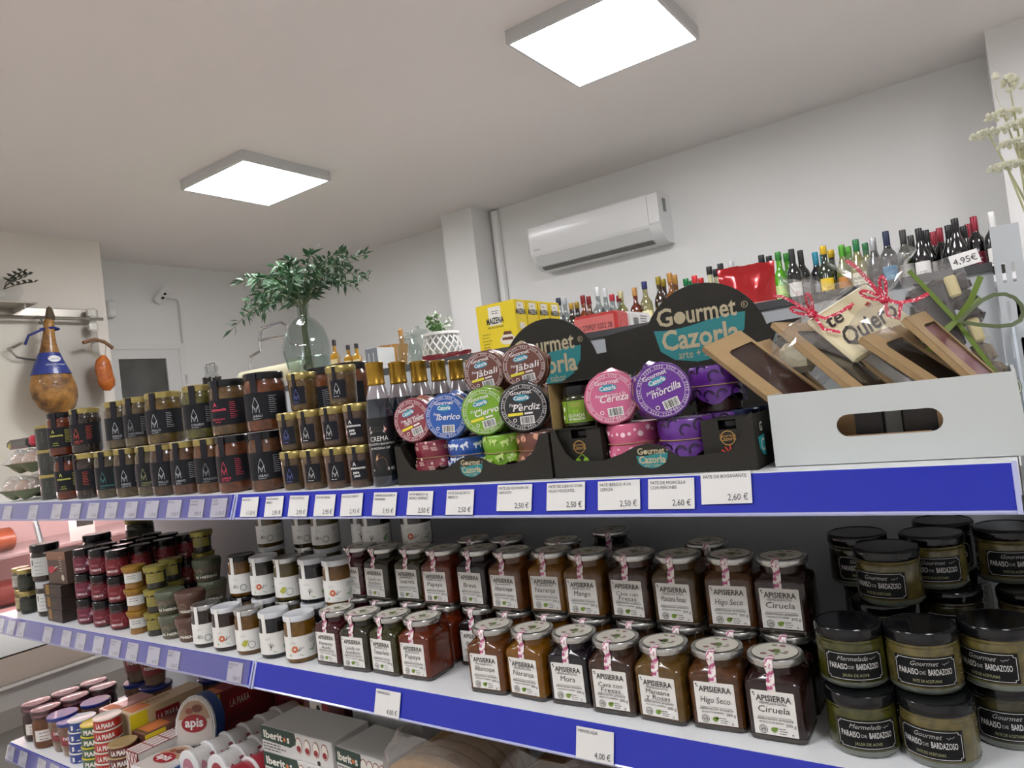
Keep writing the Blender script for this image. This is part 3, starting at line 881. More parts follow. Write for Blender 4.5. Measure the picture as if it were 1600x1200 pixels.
def logo(t, cx, cz, k, fn, fo, tagline=True):
    """Gourmet / Cazorla on its teal swash; k = width of the swash"""
    pts = [(-.5, .17)] + [(-.5 + i / 10, .17 - .07 * math.sin(math.pi * i / 10) * (1 - i / 6.5) + .05 * (i / 10)) for i in range(1, 10)] + [(.5, .22), (.47, .05), (.36, -.10), (.12, -.21), (-.05, -.22), (-.30, -.17), (-.45, -.06)]
    t.poly([(cx + a * k, cz + b * k) for a, b in pts], fn, 1)
    t.text('G', 0.27 * k, cx - 0.36 * k, cz + 0.20 * k, fo, 0, bold=0.02).disc(cx - 0.19 * k, cz + 0.265 * k, 0.066 * k, fo, 14, 0)
    t.text('urmet', 0.27 * k, cx + 0.15 * k, cz + 0.20 * k, fo, 0, bold=0.02, width=0.53 * k)
    t.text('Cazorla', 0.30 * k, cx, cz - 0.06 * k, fo, 0, bold=0.025, width=0.84 * k)
    if tagline:
        t.text('arte + sabor', 0.125 * k, cx, cz - 0.17 * k, fo, 0, width=0.50 * k)
    t.ring(cx + 0.50 * k, cz + 0.29 * k, 0.028 * k, 0.034 * k, fo, 12, 0).text('R', 0.045 * k, cx + 0.50 * k, cz + 0.275 * k, fo, 0)
    return t

def display(x0, x1, outline, card, cx, cz, r, y_card, lab, hump, side_logo=False):
    t = thing('display_tray', lab, 'display box', (0, 0, 0), 0, 'black card display trays')
    yf = 0.014
    o = obj('front_panel', MB().prism(outline, lambda u, v: (u, yf, ZT + v), lambda u, v: (u, yf + 0.0018, ZT + v)), CARD, t, sharp=0)
    l = MB()
    logo(l, hump[0], ZT + hump[1], 0.040, flat(yf - 0.0004), flat(yf - 0.0007))
    obj('lettering', l, [TAN, TEAL], o, sharp=0)
    yb = y_card
    obj('base', MB().box(x0, x1, yf + 0.002, yb, ZT + 0.0005, ZT + 0.002), CARD, t, sharp=0)
    for xa in (x0, x1 - 0.0018):
        p = obj('side_panel', MB().box(xa, xa + 0.0018, yf + 0.002, yb, ZT + 0.001, ZT + 0.060), CARD, t, sharp=0)
        if side_logo and xa > x0:
            s = MB()
            s.text('G', 0.014, 0.040, ZT + 0.040, xside(x1 + 0.0004), 0, bold=0.02)
            s.poly([(0.026, ZT + 0.034), (0.05, ZT + 0.036), (0.05, ZT + 0.012), (0.038, ZT + 0.014), (0.028, ZT + 0.022)], xside(x1 + 0.0003), 1)
            s.text('C', 0.020, 0.040, ZT + 0.018, xside(x1 + 0.0006), 0, bold=0.02)
            obj('lettering', s, [M('dcd8c8', 0.5), M('1f9aa0', 0.5)], p, sharp=0)
    bk = obj('back_card', MB().prism(card, lambda u, v: (u, yb, v), lambda u, v: (u, yb + 0.0018, v)), CARD, t, sharp=0)
    l = MB()
    logo(l, cx, cz + 0.012, 0.142, flat(yb - 0.0004), flat(yb - 0.0008))
    obj('lettering', l, [TAN, TEAL], bk, sharp=0)
    e = MB().line([(x0 + 0.01, ZT + 0.150), (cx - r - 0.01, ZT + 0.150)], 0.0006, flat(yb - 0.0004))
    obj('crease', e, CARDIN, bk, sharp=0)
    return t

out1 = [(-.764, 0), (-.490, 0), (-.490, .060), (-.504, .058), (-.508, .049), (-.515, .037), (-.530, .027), (-.550, .022), (-.575, .0215), (-.590, .026), (-.605, .034), (-.621, .037), (-.640, .034), (-.655, .026), (-.674, .019), (-.724, .020), (-.735, .026), (-.745, .040), (-.752, .057), (-.764, .058)]
card1 = [(-.752, ZT + .002), (-.498, ZT + .002), (-.498, 1.618), (-.545, 1.616)] + arc_pts(-.643, 1.592, 0.098, 14, 166) + [(-.744, 1.616), (-.752, 1.616)]
display(-.764, -.490, out1, card1, -.646, 1.592, .098, 0.285, 'black display tray of pate jars beside the balsamic bottles', (-.621, .016))
out2 = [(-.486, 0), (-.229, 0), (-.229, .063), (-.236, .058), (-.244, .036), (-.258, .022), (-.300, .0185), (-.317, .019), (-.337, .033), (-.354, .037), (-.370, .034), (-.390, .026), (-.416, .019), (-.455, .021), (-.466, .030), (-.474, .046), (-.479, .060), (-.486, .062)]
card2 = [(-.484, ZT + .002), (-.231, ZT + .002), (-.231, 1.590), (-.222, 1.590), (-.222, 1.622), (-.262, 1.622)] + arc_pts(-.362, 1.600, 0.096, 12, 150) + [(-.449, 1.648), (-.522, 1.641), (-.522, 1.575), (-.484, 1.575)]
display(-.486, -.229, out2, card2, -.366, 1.600, .096, 0.27, 'black display tray with the big half-round sign beside the white carton', (-.350, .016), True)

# ---------------------------------------------------------------- wrapped pate jars
def blob(t, u, v, s, fn, kind, rnd, mi):
    if kind == 'dots':
        t.disc(u, v, s * rnd.uniform(.12, .3), fn, 7, mi)
    elif kind == 'swirl':
        t.ring(u, v, s * .42, s * .62, fn, 9, mi, rad(rnd.uniform(0, 60)), rad(rnd.uniform(200, 290)))
    elif kind == 'grape':
        for k in range(6):
            t.ring(u + s * .25 * (k % 3 - 1) + s * .1 * (k // 3), v - s * .25 * (k // 3), s * .06, s * .12, fn, 7, mi)
        t.poly([(u, v + s * .3), (u + s * .3, v + s * .25), (u + s * .25, v + s * .6), (u + s * .05, v + s * .55)], fn, mi)
    elif kind == 'beast':   # four-legged outline
        a = rnd.uniform(-.4, .4)
        P = [(-.5, .1), (-.42, .32), (-.1, .34), (.3, .3), (.42, .45), (.55, .3), (.6, .12), (.42, .08), (.36, -.35), (.24, -.35), (.2, 0), (-.15, -.02), (-.2, -.35), (-.32, -.35), (-.34, 0)]
        c, n = math.cos(a), math.sin(a)
        t.poly([(u + s * (x * c - y * n), v + s * (x * n + y * c)) for x, y in P], fn, mi)
    else:                   # leafy scraps
        a = rnd.uniform(0, 6.3)
        P = [(math.cos(a + i * 1.05) * s * rnd.uniform(.25, .6), math.sin(a + i * 1.05) * s * rnd.uniform(.2, .45)) for i in range(6)]
        t.poly([(u + x, v + y) for x, y in P], fn, mi)

@kit
def pate(cover, motif_col, motif, name, pre, ring_col, yellow, meat):
    r, h = 0.0335, 0.058
    rnd = random.Random(len(name) * 7 + len(motif))
    jar = MB().lathe([(0.027, 0), (0.029, 0.002), (0.0295, 0.03), (0.0295, 0.044)], 20)
    cv = MB()
    prof = [(0.0352, 0.016), (0.0338, 0.026), (0.0312, 0.0335), (0.0325, 0.038), (0.0335, 0.043), (0.0335, 0.0555), (0.0325, 0.0575), (0.030, 0.058)]
    n = 30
    vs, fs = [], []
    for j, (rr, z) in enumerate(prof):
        fl = max(0, (0.034 - z) / 0.018)
        for i in range(n):
            a = 2 * math.pi * i / n
            q = rr * (1 + 0.07 * fl * math.sin(5 * a + 1) + 0.05 * fl * math.sin(9 * a)) + (0.0006 * math.sin(11 * a) if j > 2 else 0)
            vs.append((q * math.cos(a), q * math.sin(a), z + 0.006 * fl * math.sin(4 * a + .5)))
    for j in range(len(prof) - 1):
        for i in range(n):
            k = (i + 1) % n
            fs.append((j * n + i, j * n + k, (j + 1) * n + k, (j + 1) * n + i))
    fs.append(tuple((len(prof) - 1) * n + i for i in range(n)))
    cv.add(vs, fs)
    mo = MB()
    for k in range(26):
        u = -0.105 + 0.0081 * k
        for v, rr in ((0.0490, 0.0341), (0.0245, 0.0362)):
            blob(mo, u + rnd.uniform(-.002, .002), v + rnd.uniform(-.004, .004), 0.0125, cyl(rr), motif, rnd, 0) if (k + (v > .03)) % (1 if motif == 'dots' else 2) == 0 else None
    st = MB().tube([(0.0330 * math.cos(2 * math.pi * i / 20), 0.0330 * math.sin(2 * math.pi * i / 20), 0.0340) for i in range(21)], 0.0007, 5)
    disc = MB().lathe([(0.0315, 0.0578), (0.0315, 0.0584)], 32)
    t = MB()
    fn = topmap(0.0588)
    for q in (0.0300, 0.0255):
        t.ring(0, 0, q, q + 0.00035, fn, 30, 0)
    for q in (0.0287, 0.0268):
        for i in range(60):
            if i % 5:
                a0 = 2 * math.pi * i / 60
                t.ring(0, 0, q, q + 0.0007, fn, 1, 0, a0, a0 + 0.06)
    t.text('Gourmet', 0.0078, -0.002, 0.0175, fn, 0, bold=0.01)
    t.disc(-0.002, 0.0125, 0.0115, fn, 16, 1, 0.0045)
    fo = topmap(0.0590)
    t.text('Cazorla', 0.0078, -0.002, 0.0102, fo, 0, width=0.020, bold=0.02)
    t.text(pre, 0.0058, -0.019, 0.002, fn, 0, 'l', shear=0.25)
    t.text(name, 0.0125, 0.003, -0.0045, fn, 0, shear=0.3, width=min(0.036, 0.0055 * len(name) + 0.004), bold=0.01)
    if yellow:
        t.poly([(-0.022, -0.0105), (-0.002, -0.0105), (-0.002, -0.0068), (-0.022, -0.0068)], fn, 2).bars(0.000, -0.0098, 0.016, 1, 0.003, 0.0024, fn, 0)
    t.barcode(0.003, -0.0175, 0.019, 0.0105, fn, 3, 4, fo)
    t.ring(-0.0135, -0.0165, 0.0018, 0.0026, fn, 12, 0)
    t.text('110 g e', 0.0046, 0.001, -0.0255, fn, 0)
    return [('jar', jar.mesh('jar', content(meat))),
            ('paper_cover', cv.mesh('paper_cover', M(cover, 0.38, coat=0.35), 50), [('print', mo.mesh('print', M(motif_col, 0.4, coat=0.3), 0))]),
            ('string', st.mesh('string', M('9c7d52', 0.7))),
            ('top_label', disc.mesh('top_label', M(ring_col, 0.42, coat=0.25)), [('lettering', t.mesh('lettering', [M('e8e4e2', 0.5), M('2f8fa8', 0.5), M('e3d53a', 0.5), M('1b1b1b', 0.5), M('efefec', 0.5)], 0))])]

KP = {'maroon': ('7d2738', 'd9b7ae', 'grape', 'Pedro Ximenez', 'Pate iberico al', '86323f', True, '8a5a48'),
      'blue': ('1c4c9c', 'd5deea', 'beast', 'Iberico', 'Pate', '1d54a4', False, '8a5a48'),
      'green': ('6f9f1c', 'b9d27a', 'beast', 'Ciervo', 'Pate de', '74a51f', True, '8a5a48'),
      'black': ('1c1c20', '8d8d90', 'scrap', 'Perdiz', 'Pate de', '202024', True, '7a5a48'),
      'brown': ('66392b', 'd29a7d', 'scrap', 'Jabali', 'Pate de', '6a3a30', True, '7a5248'),
      'pink': ('c2587c', 'ecc6d2', 'dots', 'Cereza', 'Pate iberico a la', 'c9628a', False, 'a06a60'),
      'purple': ('5c2586', '1f0f30', 'swirl', 'morcilla', 'pate de', '642a90', False, '4a2a2a')}
PG = 'paper-topped pate jars in the display trays'
def lying(kind, x, y, zc, label, yaw=0.0, roll=0.0, pitch=0.0):
    # the jar lies on its side, its round top towards the aisle
    e = (Matrix.Rotation(yaw, 3, 'Z') @ Matrix.Rotation(rad(90) + pitch, 3, 'X') @ Matrix.Rotation(roll, 3, 'Z')).to_euler()
    v = Matrix.Rotation(yaw, 3, 'Z') @ Vector((0, 0.058, 0))
    put(pate(*KP[kind]), 'pate_jar', label, 'jar', (x + v.x, y + v.y, zc), 0, PG, rot=e)
def standing(kind, x, y, label, a=0.0):
    put(pate(*KP[kind]), 'pate_jar', label, 'jar', (x, y, ZT + 0.0025), a, PG)
standing('maroon', -.720, .060, 'maroon grape-print jar standing in the tray under its fallen twin', 0.6)
standing('blue', -.655, .061, 'blue jar with white animals standing in the tray', 0.9)
standing('green', -.590, .060, 'green jar with pale goats standing in the tray', 0.5)
standing('brown', -.5315, .062, 'brown jar with copper print standing at the tray end', 0.3)
lying('maroon', -.735, .028, ZT + .0945, 'maroon jar lying with its round top outwards over the grape-print one', rad(10), rad(16))
lying('blue', -.668, .028, ZT + .0945, 'blue jar lying with its round Iberico top outwards', rad(18), rad(-3))
lying('green', -.600, .030, ZT + .0955, 'lime green jar lying with its round Ciervo top outwards', rad(22), rad(10))
lying('black', -.530, .026, ZT + .0955, 'black jar lying with its round Perdiz top outwards', rad(30), rad(0))
standing('brown', -.648, .136, 'brown jar standing behind the blue one in the tray')
standing('brown', -.575, .136, 'brown jar standing behind the green one in the tray')
standing('maroon', -.72, .136, 'maroon jar standing at the back of the tray')
for x, k, lb in ((-.655, 'brown', 'brown jar lying in the second row behind the blue top'), (-.580, 'brown', 'brown jar lying in the second row behind the green top')):
    lying(k, x, .099, ZT + .0945, lb)
lying('brown', -.643, .098, ZT + .153, 'brown jar with round Jabali top, topmost beside the bottles', rad(16), rad(8))
lying('brown', -.567, .094, ZT + .153, 'brown jar with round Jabali top, topmost beside the half-round sign', rad(26), rad(8))
standing('pink', -.392, .060, 'pink dotted jar standing in the tray', 0.5)
standing('purple', -.322, .060, 'purple jar with dark swirls standing in the tray', 0.8)
lying('pink', -.400, .026, ZT + .0945, 'pink jar lying with its round Cereza top outwards', rad(22), rad(3))
lying('purple', -.330, .022, ZT + .0965, 'purple jar lying with its round morcilla top outwards', rad(30), rad(17))
put(pate(*KP['purple']), 'pate_jar', 'purple jar standing upright behind the lying morcilla one', 'jar', (-.300, .125, ZT + .0612), 0.7, PG)
standing('purple', -.300, .125, 'purple jar standing underneath the upright one behind', 0.4)

# ---------------------------------------------------------------- olive spread in cartons
@kit
def olive_jar():
    b = MB().lathe([(0.022, 0), (0.0245, 0.002), (0.025, 0.006), (0.025, 0.036), (0.0235, 0.040), (0.021, 0.042)], 22)
    l = MB().lathe([(0.0225, 0.0405), (0.0232, 0.0415), (0.0232, 0.0525), (0.0220, 0.054)], 22)
    lab = MB().sheet(-0.036, 0.036, 0.006, 0.034, cyl(0.0254), cyl(0.0251), 16)
    t = MB()
    fn, fo = cyl(0.0257), cyl(0.0259)
    t.poly([(-0.015, 0.008), (0.011, 0.008), (0.011, 0.033), (-0.015, 0.033)], fn, 0)
    t.text('Gourmet', 0.0040, -0.002, 0.0290, fo, 3).text('Cazorla', 0.0040, -0.002, 0.0262, fo, 3)
    t.disc(-0.0035, 0.0205, 0.0016, fo, 8, 4, 0.0024).disc(0.0005, 0.0205, 0.0016, fo, 8, 4, 0.0024)
    t.text('OLIVADA', 0.0062, -0.002, 0.0130, fo, 1, width=0.023).text('DE ARAGON', 0.0040, -0.002, 0.0092, fo, 1, bold=0.02)
    for u, v in ((0.016, 0.026), (0.020, 0.015), (0.025, 0.028), (0.028, 0.014), (-0.021, 0.024), (-0.024, 0.013), (0.033, 0.022)):
        t.disc(u, v, 0.0024, fn, 9, 1, 0.0034)
    return [('jar', b.mesh('jar', content('3c4218', '2e3212'))), ('lid', l.mesh('lid', BLACKLID)),
            ('label', lab.mesh('label', M('6f9420', 0.45)), [('lettering', t.mesh('lettering', [M('22241c', 0.5), M('dfe2d0', 0.5), M('6f9420', 0.5), M('b8a060', 0.5), M('7fae2e', 0.5)], 0))])]
def carton(x0, x1, y0, z0, h, label, front, dep=0.055):
    t = thing('carton', label, 'box', (x0, y0, z0), 0, 'small black cartons in the display tray')
    w = x1 - x0
    wl = 0.0014
    inner = M('a68a5c', 0.7)
    obj('side_panel', MB().box(0, wl, 0, dep, 0, h), CARD, t, sharp=0)
    obj('side_panel', MB().box(w - wl, w, 0, dep, 0, h), CARD, t, sharp=0)
    obj('lining', MB().box(wl, wl + 0.0006, 0.0002, dep - wl, wl, h - wl), inner, t, 'bare cardboard lining', sharp=0)
    obj('back_panel', MB().box(wl, w - wl, dep - wl, dep, 0, h), CARD, t, sharp=0)
    obj('bottom', MB().box(wl, w - wl, 0, dep - wl, 0, wl), CARD, t, sharp=0)
    obj('top_panel', MB().box(wl, w - wl, 0.002, dep - wl, h - wl, h), CARD, t, sharp=0)
    if front:
        P = [(0, 0), (w, 0), (w, h), (w * .68, h), (w * .68, h - 0.012), (w * .34, h - 0.012), (w * .34, h), (0, h)]
        fp = obj('front_panel', MB().prism(P, flat(-0.0014), flat(0)), CARD, t, sharp=0)
        l = MB()
        fo = flat(-0.0018)
        l.ring(w * .5, h * .60, 0.0075, 0.0085, turn(fo, 0), 16, 0)
        l.text('Gourmet', 0.0050, w * .5, h * .62, fo, 0).text('Cazorla', 0.0060, w * .5, h * .545, fo, 0, bold=0.01)
        if front == 'olive':
            l.disc(w * .44, h * .26, 0.0042, fo, 12, 1, 0.0058).disc(w * .62, h * .27, 0.0042, fo, 12, 1, 0.0058).line([(w * .44, h * .36), (w * .54, h * .44), (w * .62, h * .36)], 0.001, fo, 1)
        else:
            rnd = random.Random(4)
            l.poly([(w * .36, h * .06), (w * .48, h * .10), (w * .60, h * .22), (w * .64, h * .36), (w * .52, h * .34), (w * .44, h * .22)], fo, 1)
            for k in range(7):
                a = rad(20 + 25 * k)
                l.line([(w * .54, h * .24), (w * .54 + 0.014 * math.cos(a), h * .24 + 0.011 * math.sin(a))], 0.0018, fo, 1)
        obj('lettering', l, [M('b48a4a', 0.5), M('7fae2e' if front == 'olive' else 'c0392b', 0.5)], fp, sharp=0)
    return t
carton(-.486, -.422, .030, ZT + .0025, .0575, 'lower black carton printed with green olives', 'olive')
carton(-.490, -.424, .026, ZT + .0605, .0615, 'upper open-fronted black carton holding the olive spread jar', None)
put(olive_jar(), 'olive_spread_jar', 'olive spread jar with green label standing in the open carton', 'jar', (-.4575, .054, ZT + .0622), to_cam(-.457, .05) - rad(16), 'olive spread jars')
put(olive_jar(), 'olive_spread_jar', 'olive spread jar inside the olive-printed carton, lid in the notch', 'jar', (-.4545, .058, ZT + .0042), to_cam(-.457, .05) - rad(30), 'olive spread jars')
carton(-.294, -.234, .034, ZT + .0025, .0540, 'black carton printed with a red lobster', 'lobster')
put(olive_jar(), 'seafood_spread_jar', 'dark jar inside the lobster-printed carton, lid in the notch', 'jar', (-.264, .062, ZT + .004), 1.0, None, None, (0.94, 0.94, 0.94))
for x, lb in ((-.275, 'dark blue-lidded jar behind the lobster carton'), (-.254, 'dark blue-lidded jar against the white carton, behind the lobster carton')):
    t = thing('seafood_spread_jar', lb, 'jar', (x, .125 if x < -.26 else .17, ZT + .0025), 0)
    obj('jar', MB().lathe([(0.020, 0), (0.0215, 0.002), (0.0215, 0.045), (0.020, 0.048)], 20), content('3a2a28'), t)
    obj('lid', MB().lathe([(0.0222, 0.0475), (0.0226, 0.049), (0.0226, 0.058), (0.0215, 0.0595)], 20), M('1d2a4c', 0.35, coat=0.3), t)

# ================================================================ white carton of chocolate
CARTON = M('bdc2c0', 0.5, noise=(6, 'b8bdbb', 0.3))
t = thing('white_carton', 'open white carton with a hand slot holding kraft packets', 'carton', (0, 0, 0))
X0, X1, Y0, Y1, H = -.2155, 0.0065, 0.030, 0.262, 0.0775
w = 0.003
def rrect(cx, cz, hw, hh, n=8):
    P = []
    for s, a0 in ((1, -90), (-1, 90)):
        for i in range(n + 1):
            a = rad(a0 + 180 * i / n)
            P.append((cx + s * (hw - hh) + hh * math.cos(a), cz + hh * math.sin(a)))
    return P
slot = rrect(-.102, ZT + .039, .0475, .0115)
fr = MB()
flare = 0.0
for y in (Y0, Y0 + w):
    outer = [(X0, ZT + .0005), (X1 + .003, ZT + .0005), (X1, ZT + H), (X0 + .001, ZT + H)]
    k = len(slot)
    # outline ring split in four regions around the slot
    vs = [(u, y, v) for u, v in outer] + [(u, y, v) for u, v in slot]
    o = len(fr.v)
    fr.v += vs
    half = k // 2
    # slot runs: right cap (bottom to top) then left cap (top to bottom)
    q = k // 4
    fs = []
    right_bottom, right_top, left_top, left_bottom = 4, 4 + half - 1, 4 + half, 4 + k - 1
    fs.append((0, 1, right_bottom, left_bottom))
    fs.append((1, 2) + tuple(range(right_top, right_bottom - 1, -1)))
    fs.append((2, 3, left_top, right_top))
    fs.append((3, 0) + tuple(range(left_bottom, left_top - 1, -1)))
    if y > Y0:
        fs = [f[::-1] for f in fs]
    fr.f += [tuple(i + o for i in f) for f in fs]
    fr.m += [0] * 4
k = len(slot)
n1 = 4 + k
fr.f += [(4 + i, 4 + (i + 1) % k, n1 + 4 + (i + 1) % k, n1 + 4 + i) for i in range(k)]
fr.f += [(3, 2, n1 + 2, n1 + 3), (0, 3, n1 + 3, n1), (2, 1, n1 + 1, n1 + 2), (1, 0, n1, n1 + 1)]
fr.m += [0] * (k + 4)
obj('front_panel', fr, CARTON, t, sharp=0)
obj('side_panel', MB().box(X0, X0 + w, Y0 + w, Y1, ZT + .0005, ZT + H), CARTON, t, sharp=0)
obj('side_panel', MB().box(X1 - w, X1, Y0 + w, Y1, ZT + .0005, ZT + H), CARTON, t, sharp=0)
obj('back_panel', MB().box(X0 + w, X1 - w, Y1 - w, Y1, ZT + .0005, ZT + H), CARTON, t, sharp=0)
obj('bottom', MB().box(X0 + w, X1 - w, Y0 + w, Y1 - w, ZT + .0005, ZT + .002), CARTON, t, sharp=0)
obj('slot_flap', MB().box(-.142, -.066, Y0 + w, Y0 + w + .012, ZT + .0250, ZT + .0275), M('a88a68', 0.7), t, 'bare folded cardboard edge of the slot', sharp=0)

KRAFT = M('ab8f66', 0.75, noise=(120, 'a28660', 0.3), bump=(400, 0.1))
FILM = glass('f6f4f2', 0.93, 0.08, 1.5)
def packet(P, eul, wd, ln, choc, label, th=0.007, win=(0.30, 0.93, 0.13, 0.86), choc2=None):
    R3 = Euler(eul).to_matrix()
    dn = R3 @ Vector((0, 0, -1))
    for c in (Vector(P), Vector(P) + R3 @ Vector((wd, 0, 0))):
        for off in (-th / 2, th / 2):
            q = c + R3 @ Vector((0, off, 0))
            ln = min(ln, (q.z - ZT - .0035) / -dn.z)
            if dn.y < 0:
                ln = min(ln, (q.y - .0345) / -dn.y)
            if dn.x > 0:
                ln = min(ln, (.002 - q.x) / dn.x)
    t = thing('kraft_packet', label, 'packet', P, 0, 'kraft chocolate packets in the white carton', rot=eul)
    a, b, c, d = win[0] * wd, win[1] * wd, -win[2] * ln, -win[3] * ln
    f = MB()
    rr = 0.006
    hole = [(a, d), (b, d), (b, c - 0.001), (a + rr, c), (a + 0.0015, c - rr * .4), (a, c - rr)]
    outer = [(0, -ln), (wd, -ln), (wd, 0), (0, 0)]
    # front board as a frame of four strips around the window
    f.prism([(0, -ln), (wd, -ln), (wd, d), (0, d)], flat(-th / 2), flat(-th / 2 + .0006))
    f.prism([(0, c), (wd, c), (wd, 0), (0, 0)], flat(-th / 2), flat(-th / 2 + .0006))
    f.prism([(0, d), (a, d), (a, c), (0, c)], flat(-th / 2), flat(-th / 2 + .0006))
    f.prism([(b, d), (wd, d), (wd, c), (b, c)], flat(-th / 2), flat(-th / 2 + .0006))
    f.poly([(a, c), (a, c - rr), (a + rr * .3, c - rr * .3), (a + rr, c)], flat(-th / 2))
    obj('front_board', f, KRAFT, t, sharp=0)
    obj('back_board', MB().box(0, wd, th / 2 - .0006, th / 2, -ln, 0), KRAFT, t, sharp=0)
    g = MB().box(0, .0006, -th / 2, th / 2, -ln, 0).box(wd - .0006, wd, -th / 2, th / 2, -ln, 0).box(0, wd, -th / 2, th / 2, -ln, -ln + .0006).box(0, wd, -th / 2, th / 2, -.0006, 0)
    obj('edge_fold', g, KRAFT, t, sharp=0)
    obj('window_film', MB().poly([(a, d), (b, d), (b, c), (a, c)], flat(-th / 2 + .0012)), FILM, t, sharp=0)
    obj('chocolate_bar', MB().bbox(0.004, wd - 0.003, -th / 2 + 0.0025, th / 2 - 0.0012, -ln + 0.006, -0.016, 0.0012), M(choc, 0.35, noise=(40, choc2 or choc, 0.2)), t)
packet((-.3043, .100, 1.5913), (-.858, -.258, .973), .0619, .185, '35201c', 'kraft packet of dark chocolate jutting out over the display tray', choc2='422a24')
packet((-.2720, .135, 1.5850), (-.80, -.15, .95), .0500, .175, '3a2420', 'kraft packet half hidden behind the jutting one', win=(.45, .93, .2, .86))
packet((-.2289, .140, 1.6100), (-.973, .088, .876), .0582, .195, '1d1412', 'kraft packet of black chocolate reaching highest beside the cellophane')
packet((-.1690, .150, 1.5760), (-.90, -.02, 1.0), .0500, .140, '33211a', 'kraft packet of brown chocolate low in the middle')
packet((-.1270, .090, 1.5758), (-.837, -.157, 1.139), .0562, .165, '241d1c', 'kraft packet with a shiny dark window in front of the chocolate plaque')
packet((-.1000, .135, 1.5840), (-.70, -.12, 1.25), .0500, .140, '4a2420', 'kraft packet of reddish chocolate behind the pink one')
packet((-.0829, .090, 1.5908), (-.639, -.108, 1.309), .0561, .165, 'a3626c', 'kraft packet with a pink chocolate window', choc2='8f5460')

for x, y, z, lb in ((-.150, .075, .0025, 'dark filler block added low behind the hand slot to darken it'), (-.055, .085, .0025, 'dark filler block added low at the carton end to darken it')):
    t = thing('dark_filler', lb, 'chocolate', (x, y, ZT + z), rad(4))  # added dark fillers, so the carton looks dark through its slot
    obj('wrapper', MB().bbox(-.040, .040, -.012, .012, 0, .060, .002), M('1c1512', .4), t)
    obj('band', MB().box(-.008, .012, -.0126, -.012, .001, .0595), M('8a6c48', .7), t, sharp=0)
# white chocolate plaque and the cellophane round it
e = (Matrix.Rotation(.30, 3, 'Z') @ Matrix.Rotation(-.60, 3, 'X') @ Matrix.Rotation(-.55, 3, 'Y')).to_euler()
t = thing('chocolate_plaque', 'white chocolate plaque with dark handwriting in the carton', 'chocolate', (-.132, .150, 1.597), 0, rot=e)
obj('bar', MB().bbox(-.043, .043, -.004, .004, -.040, .040, .003), M('e2d8b4', 0.4, noise=(25, 'dbd0aa', 0.3)), t)
l = MB()
fo = flat(-.0046)
l.text('te', .026, -.022, .012, fo, 0, shear=.35, bold=.02).text('Quiero', .034, .0, -.020, fo, 0, shear=.35, width=.070, bold=.02)
l.poly([(.000, .024), (.006, .026), (.007, .020), (.001, .018)], fo, 1).poly([(.018, .014), (.024, .016), (.025, .010), (.019, .008)], fo, 1)
obj('lettering', l, [M('3a3330', 0.5), M('a04a38', 0.6)], t, sharp=0)

CELLO = glass('fdfdfd', 0.99, 0.10, 1.75, haze=0.06)  # white haze mixed into the film in place of bright highlights
def crumple(pts_fn, nu, nv, amp, seed):
    rnd = random.Random(seed)
    vs, fs = [], []
    for j in range(nv + 1):
        for i in range(nu):
            p = Vector(pts_fn(i / nu, j / nv))
            vs.append(tuple(p + Vector((rnd.uniform(-1, 1), rnd.uniform(-1, 1), rnd.uniform(-1, 1))) * amp))
    for j in range(nv):
        for i in range(nu):
            k = (i + 1) % nu
            a, b, c, d = j * nu + i, j * nu + k, (j + 1) * nu + k, (j + 1) * nu + i
            fs += [(a, b, c), (a, c, d)] if (i + j) % 2 else [(a, b, d), (b, c, d)]
    return MB().add(vs, fs)
def bag(origin, up, rx, ry, ln, neck, flare, seed, label, amp=0.0035):
    U = Vector(up).normalized()
    A = U.orthogonal().normalized()
    B = U.cross(A)
    def f(u, v):
        a = 2 * math.pi * u
        s = v * ln
        if v < neck:
            q = v / neck
            r = (0.35 + 0.65 * math.sin(math.pi * min(1, q * 1.08 + .02)) ** 0.6) if q < .93 else .25
        else:
            q = (v - neck) / (1 - neck)
            r = .22 + flare * q
        return U * s + A * (rx * r * math.cos(a)) + B * (ry * r * math.sin(a) * (1 if v < neck else .6))
    t = thing('cellophane_bag', label, 'gift bag', origin, 0, 'cellophane gift bags')
    obj('film', crumple(f, 22, 16, amp, seed), CELLO, t, sharp=0)
    return t, U * (ln * neck)
def ribbon(parent, at, cols, seed, loops=2, size=0.02, width=0.0035, name='ribbon'):
    rnd = random.Random(seed)
    at = Vector(at)
    def band(path, w):
        b = MB()
        P = [Vector(p) for p in path]
        vs = []
        for i, p in enumerate(P):
            d = (P[min(i + 1, len(P) - 1)] - P[max(i - 1, 0)]).normalized()
            s = d.cross(Vector((0.3, -0.9, 0.3))).normalized() * w / 2
            n = d.cross(s).normalized() * 0.0003
            vs += [tuple(p + s + n), tuple(p - s + n), tuple(p - s - n), tuple(p + s - n)]
        fs = []
        for i in range(len(P) - 1):
            for k in range(4):
                m = (k + 1) % 4
                fs.append((4 * i + k, 4 * i + m, 4 * i + 4 + m, 4 * i + 4 + k))
        return b.add(vs, fs)
    m = M(cols[0], 0.5) if len(cols) == 1 else M(cols[0], 0.5, noise=(420, cols[1], 0.02, 0.60))
    for k in range(loops):
        a = rad(60 + 60 * k + rnd.uniform(-20, 20))
        d1 = Vector((math.cos(a), -.25, math.sin(a)))
        d2 = Vector((math.cos(a + .9), .1, math.sin(a + .9)))
        pth = [at + (d1 * math.sin(math.pi * i / 10) * (1 - i / 14) + d2 * math.sin(math.pi * i / 10) * (i / 14)) * size * 1.4 for i in range(11)]
        obj(name + '_loop', band(pth, width), m, parent, sharp=60)
    return band, m

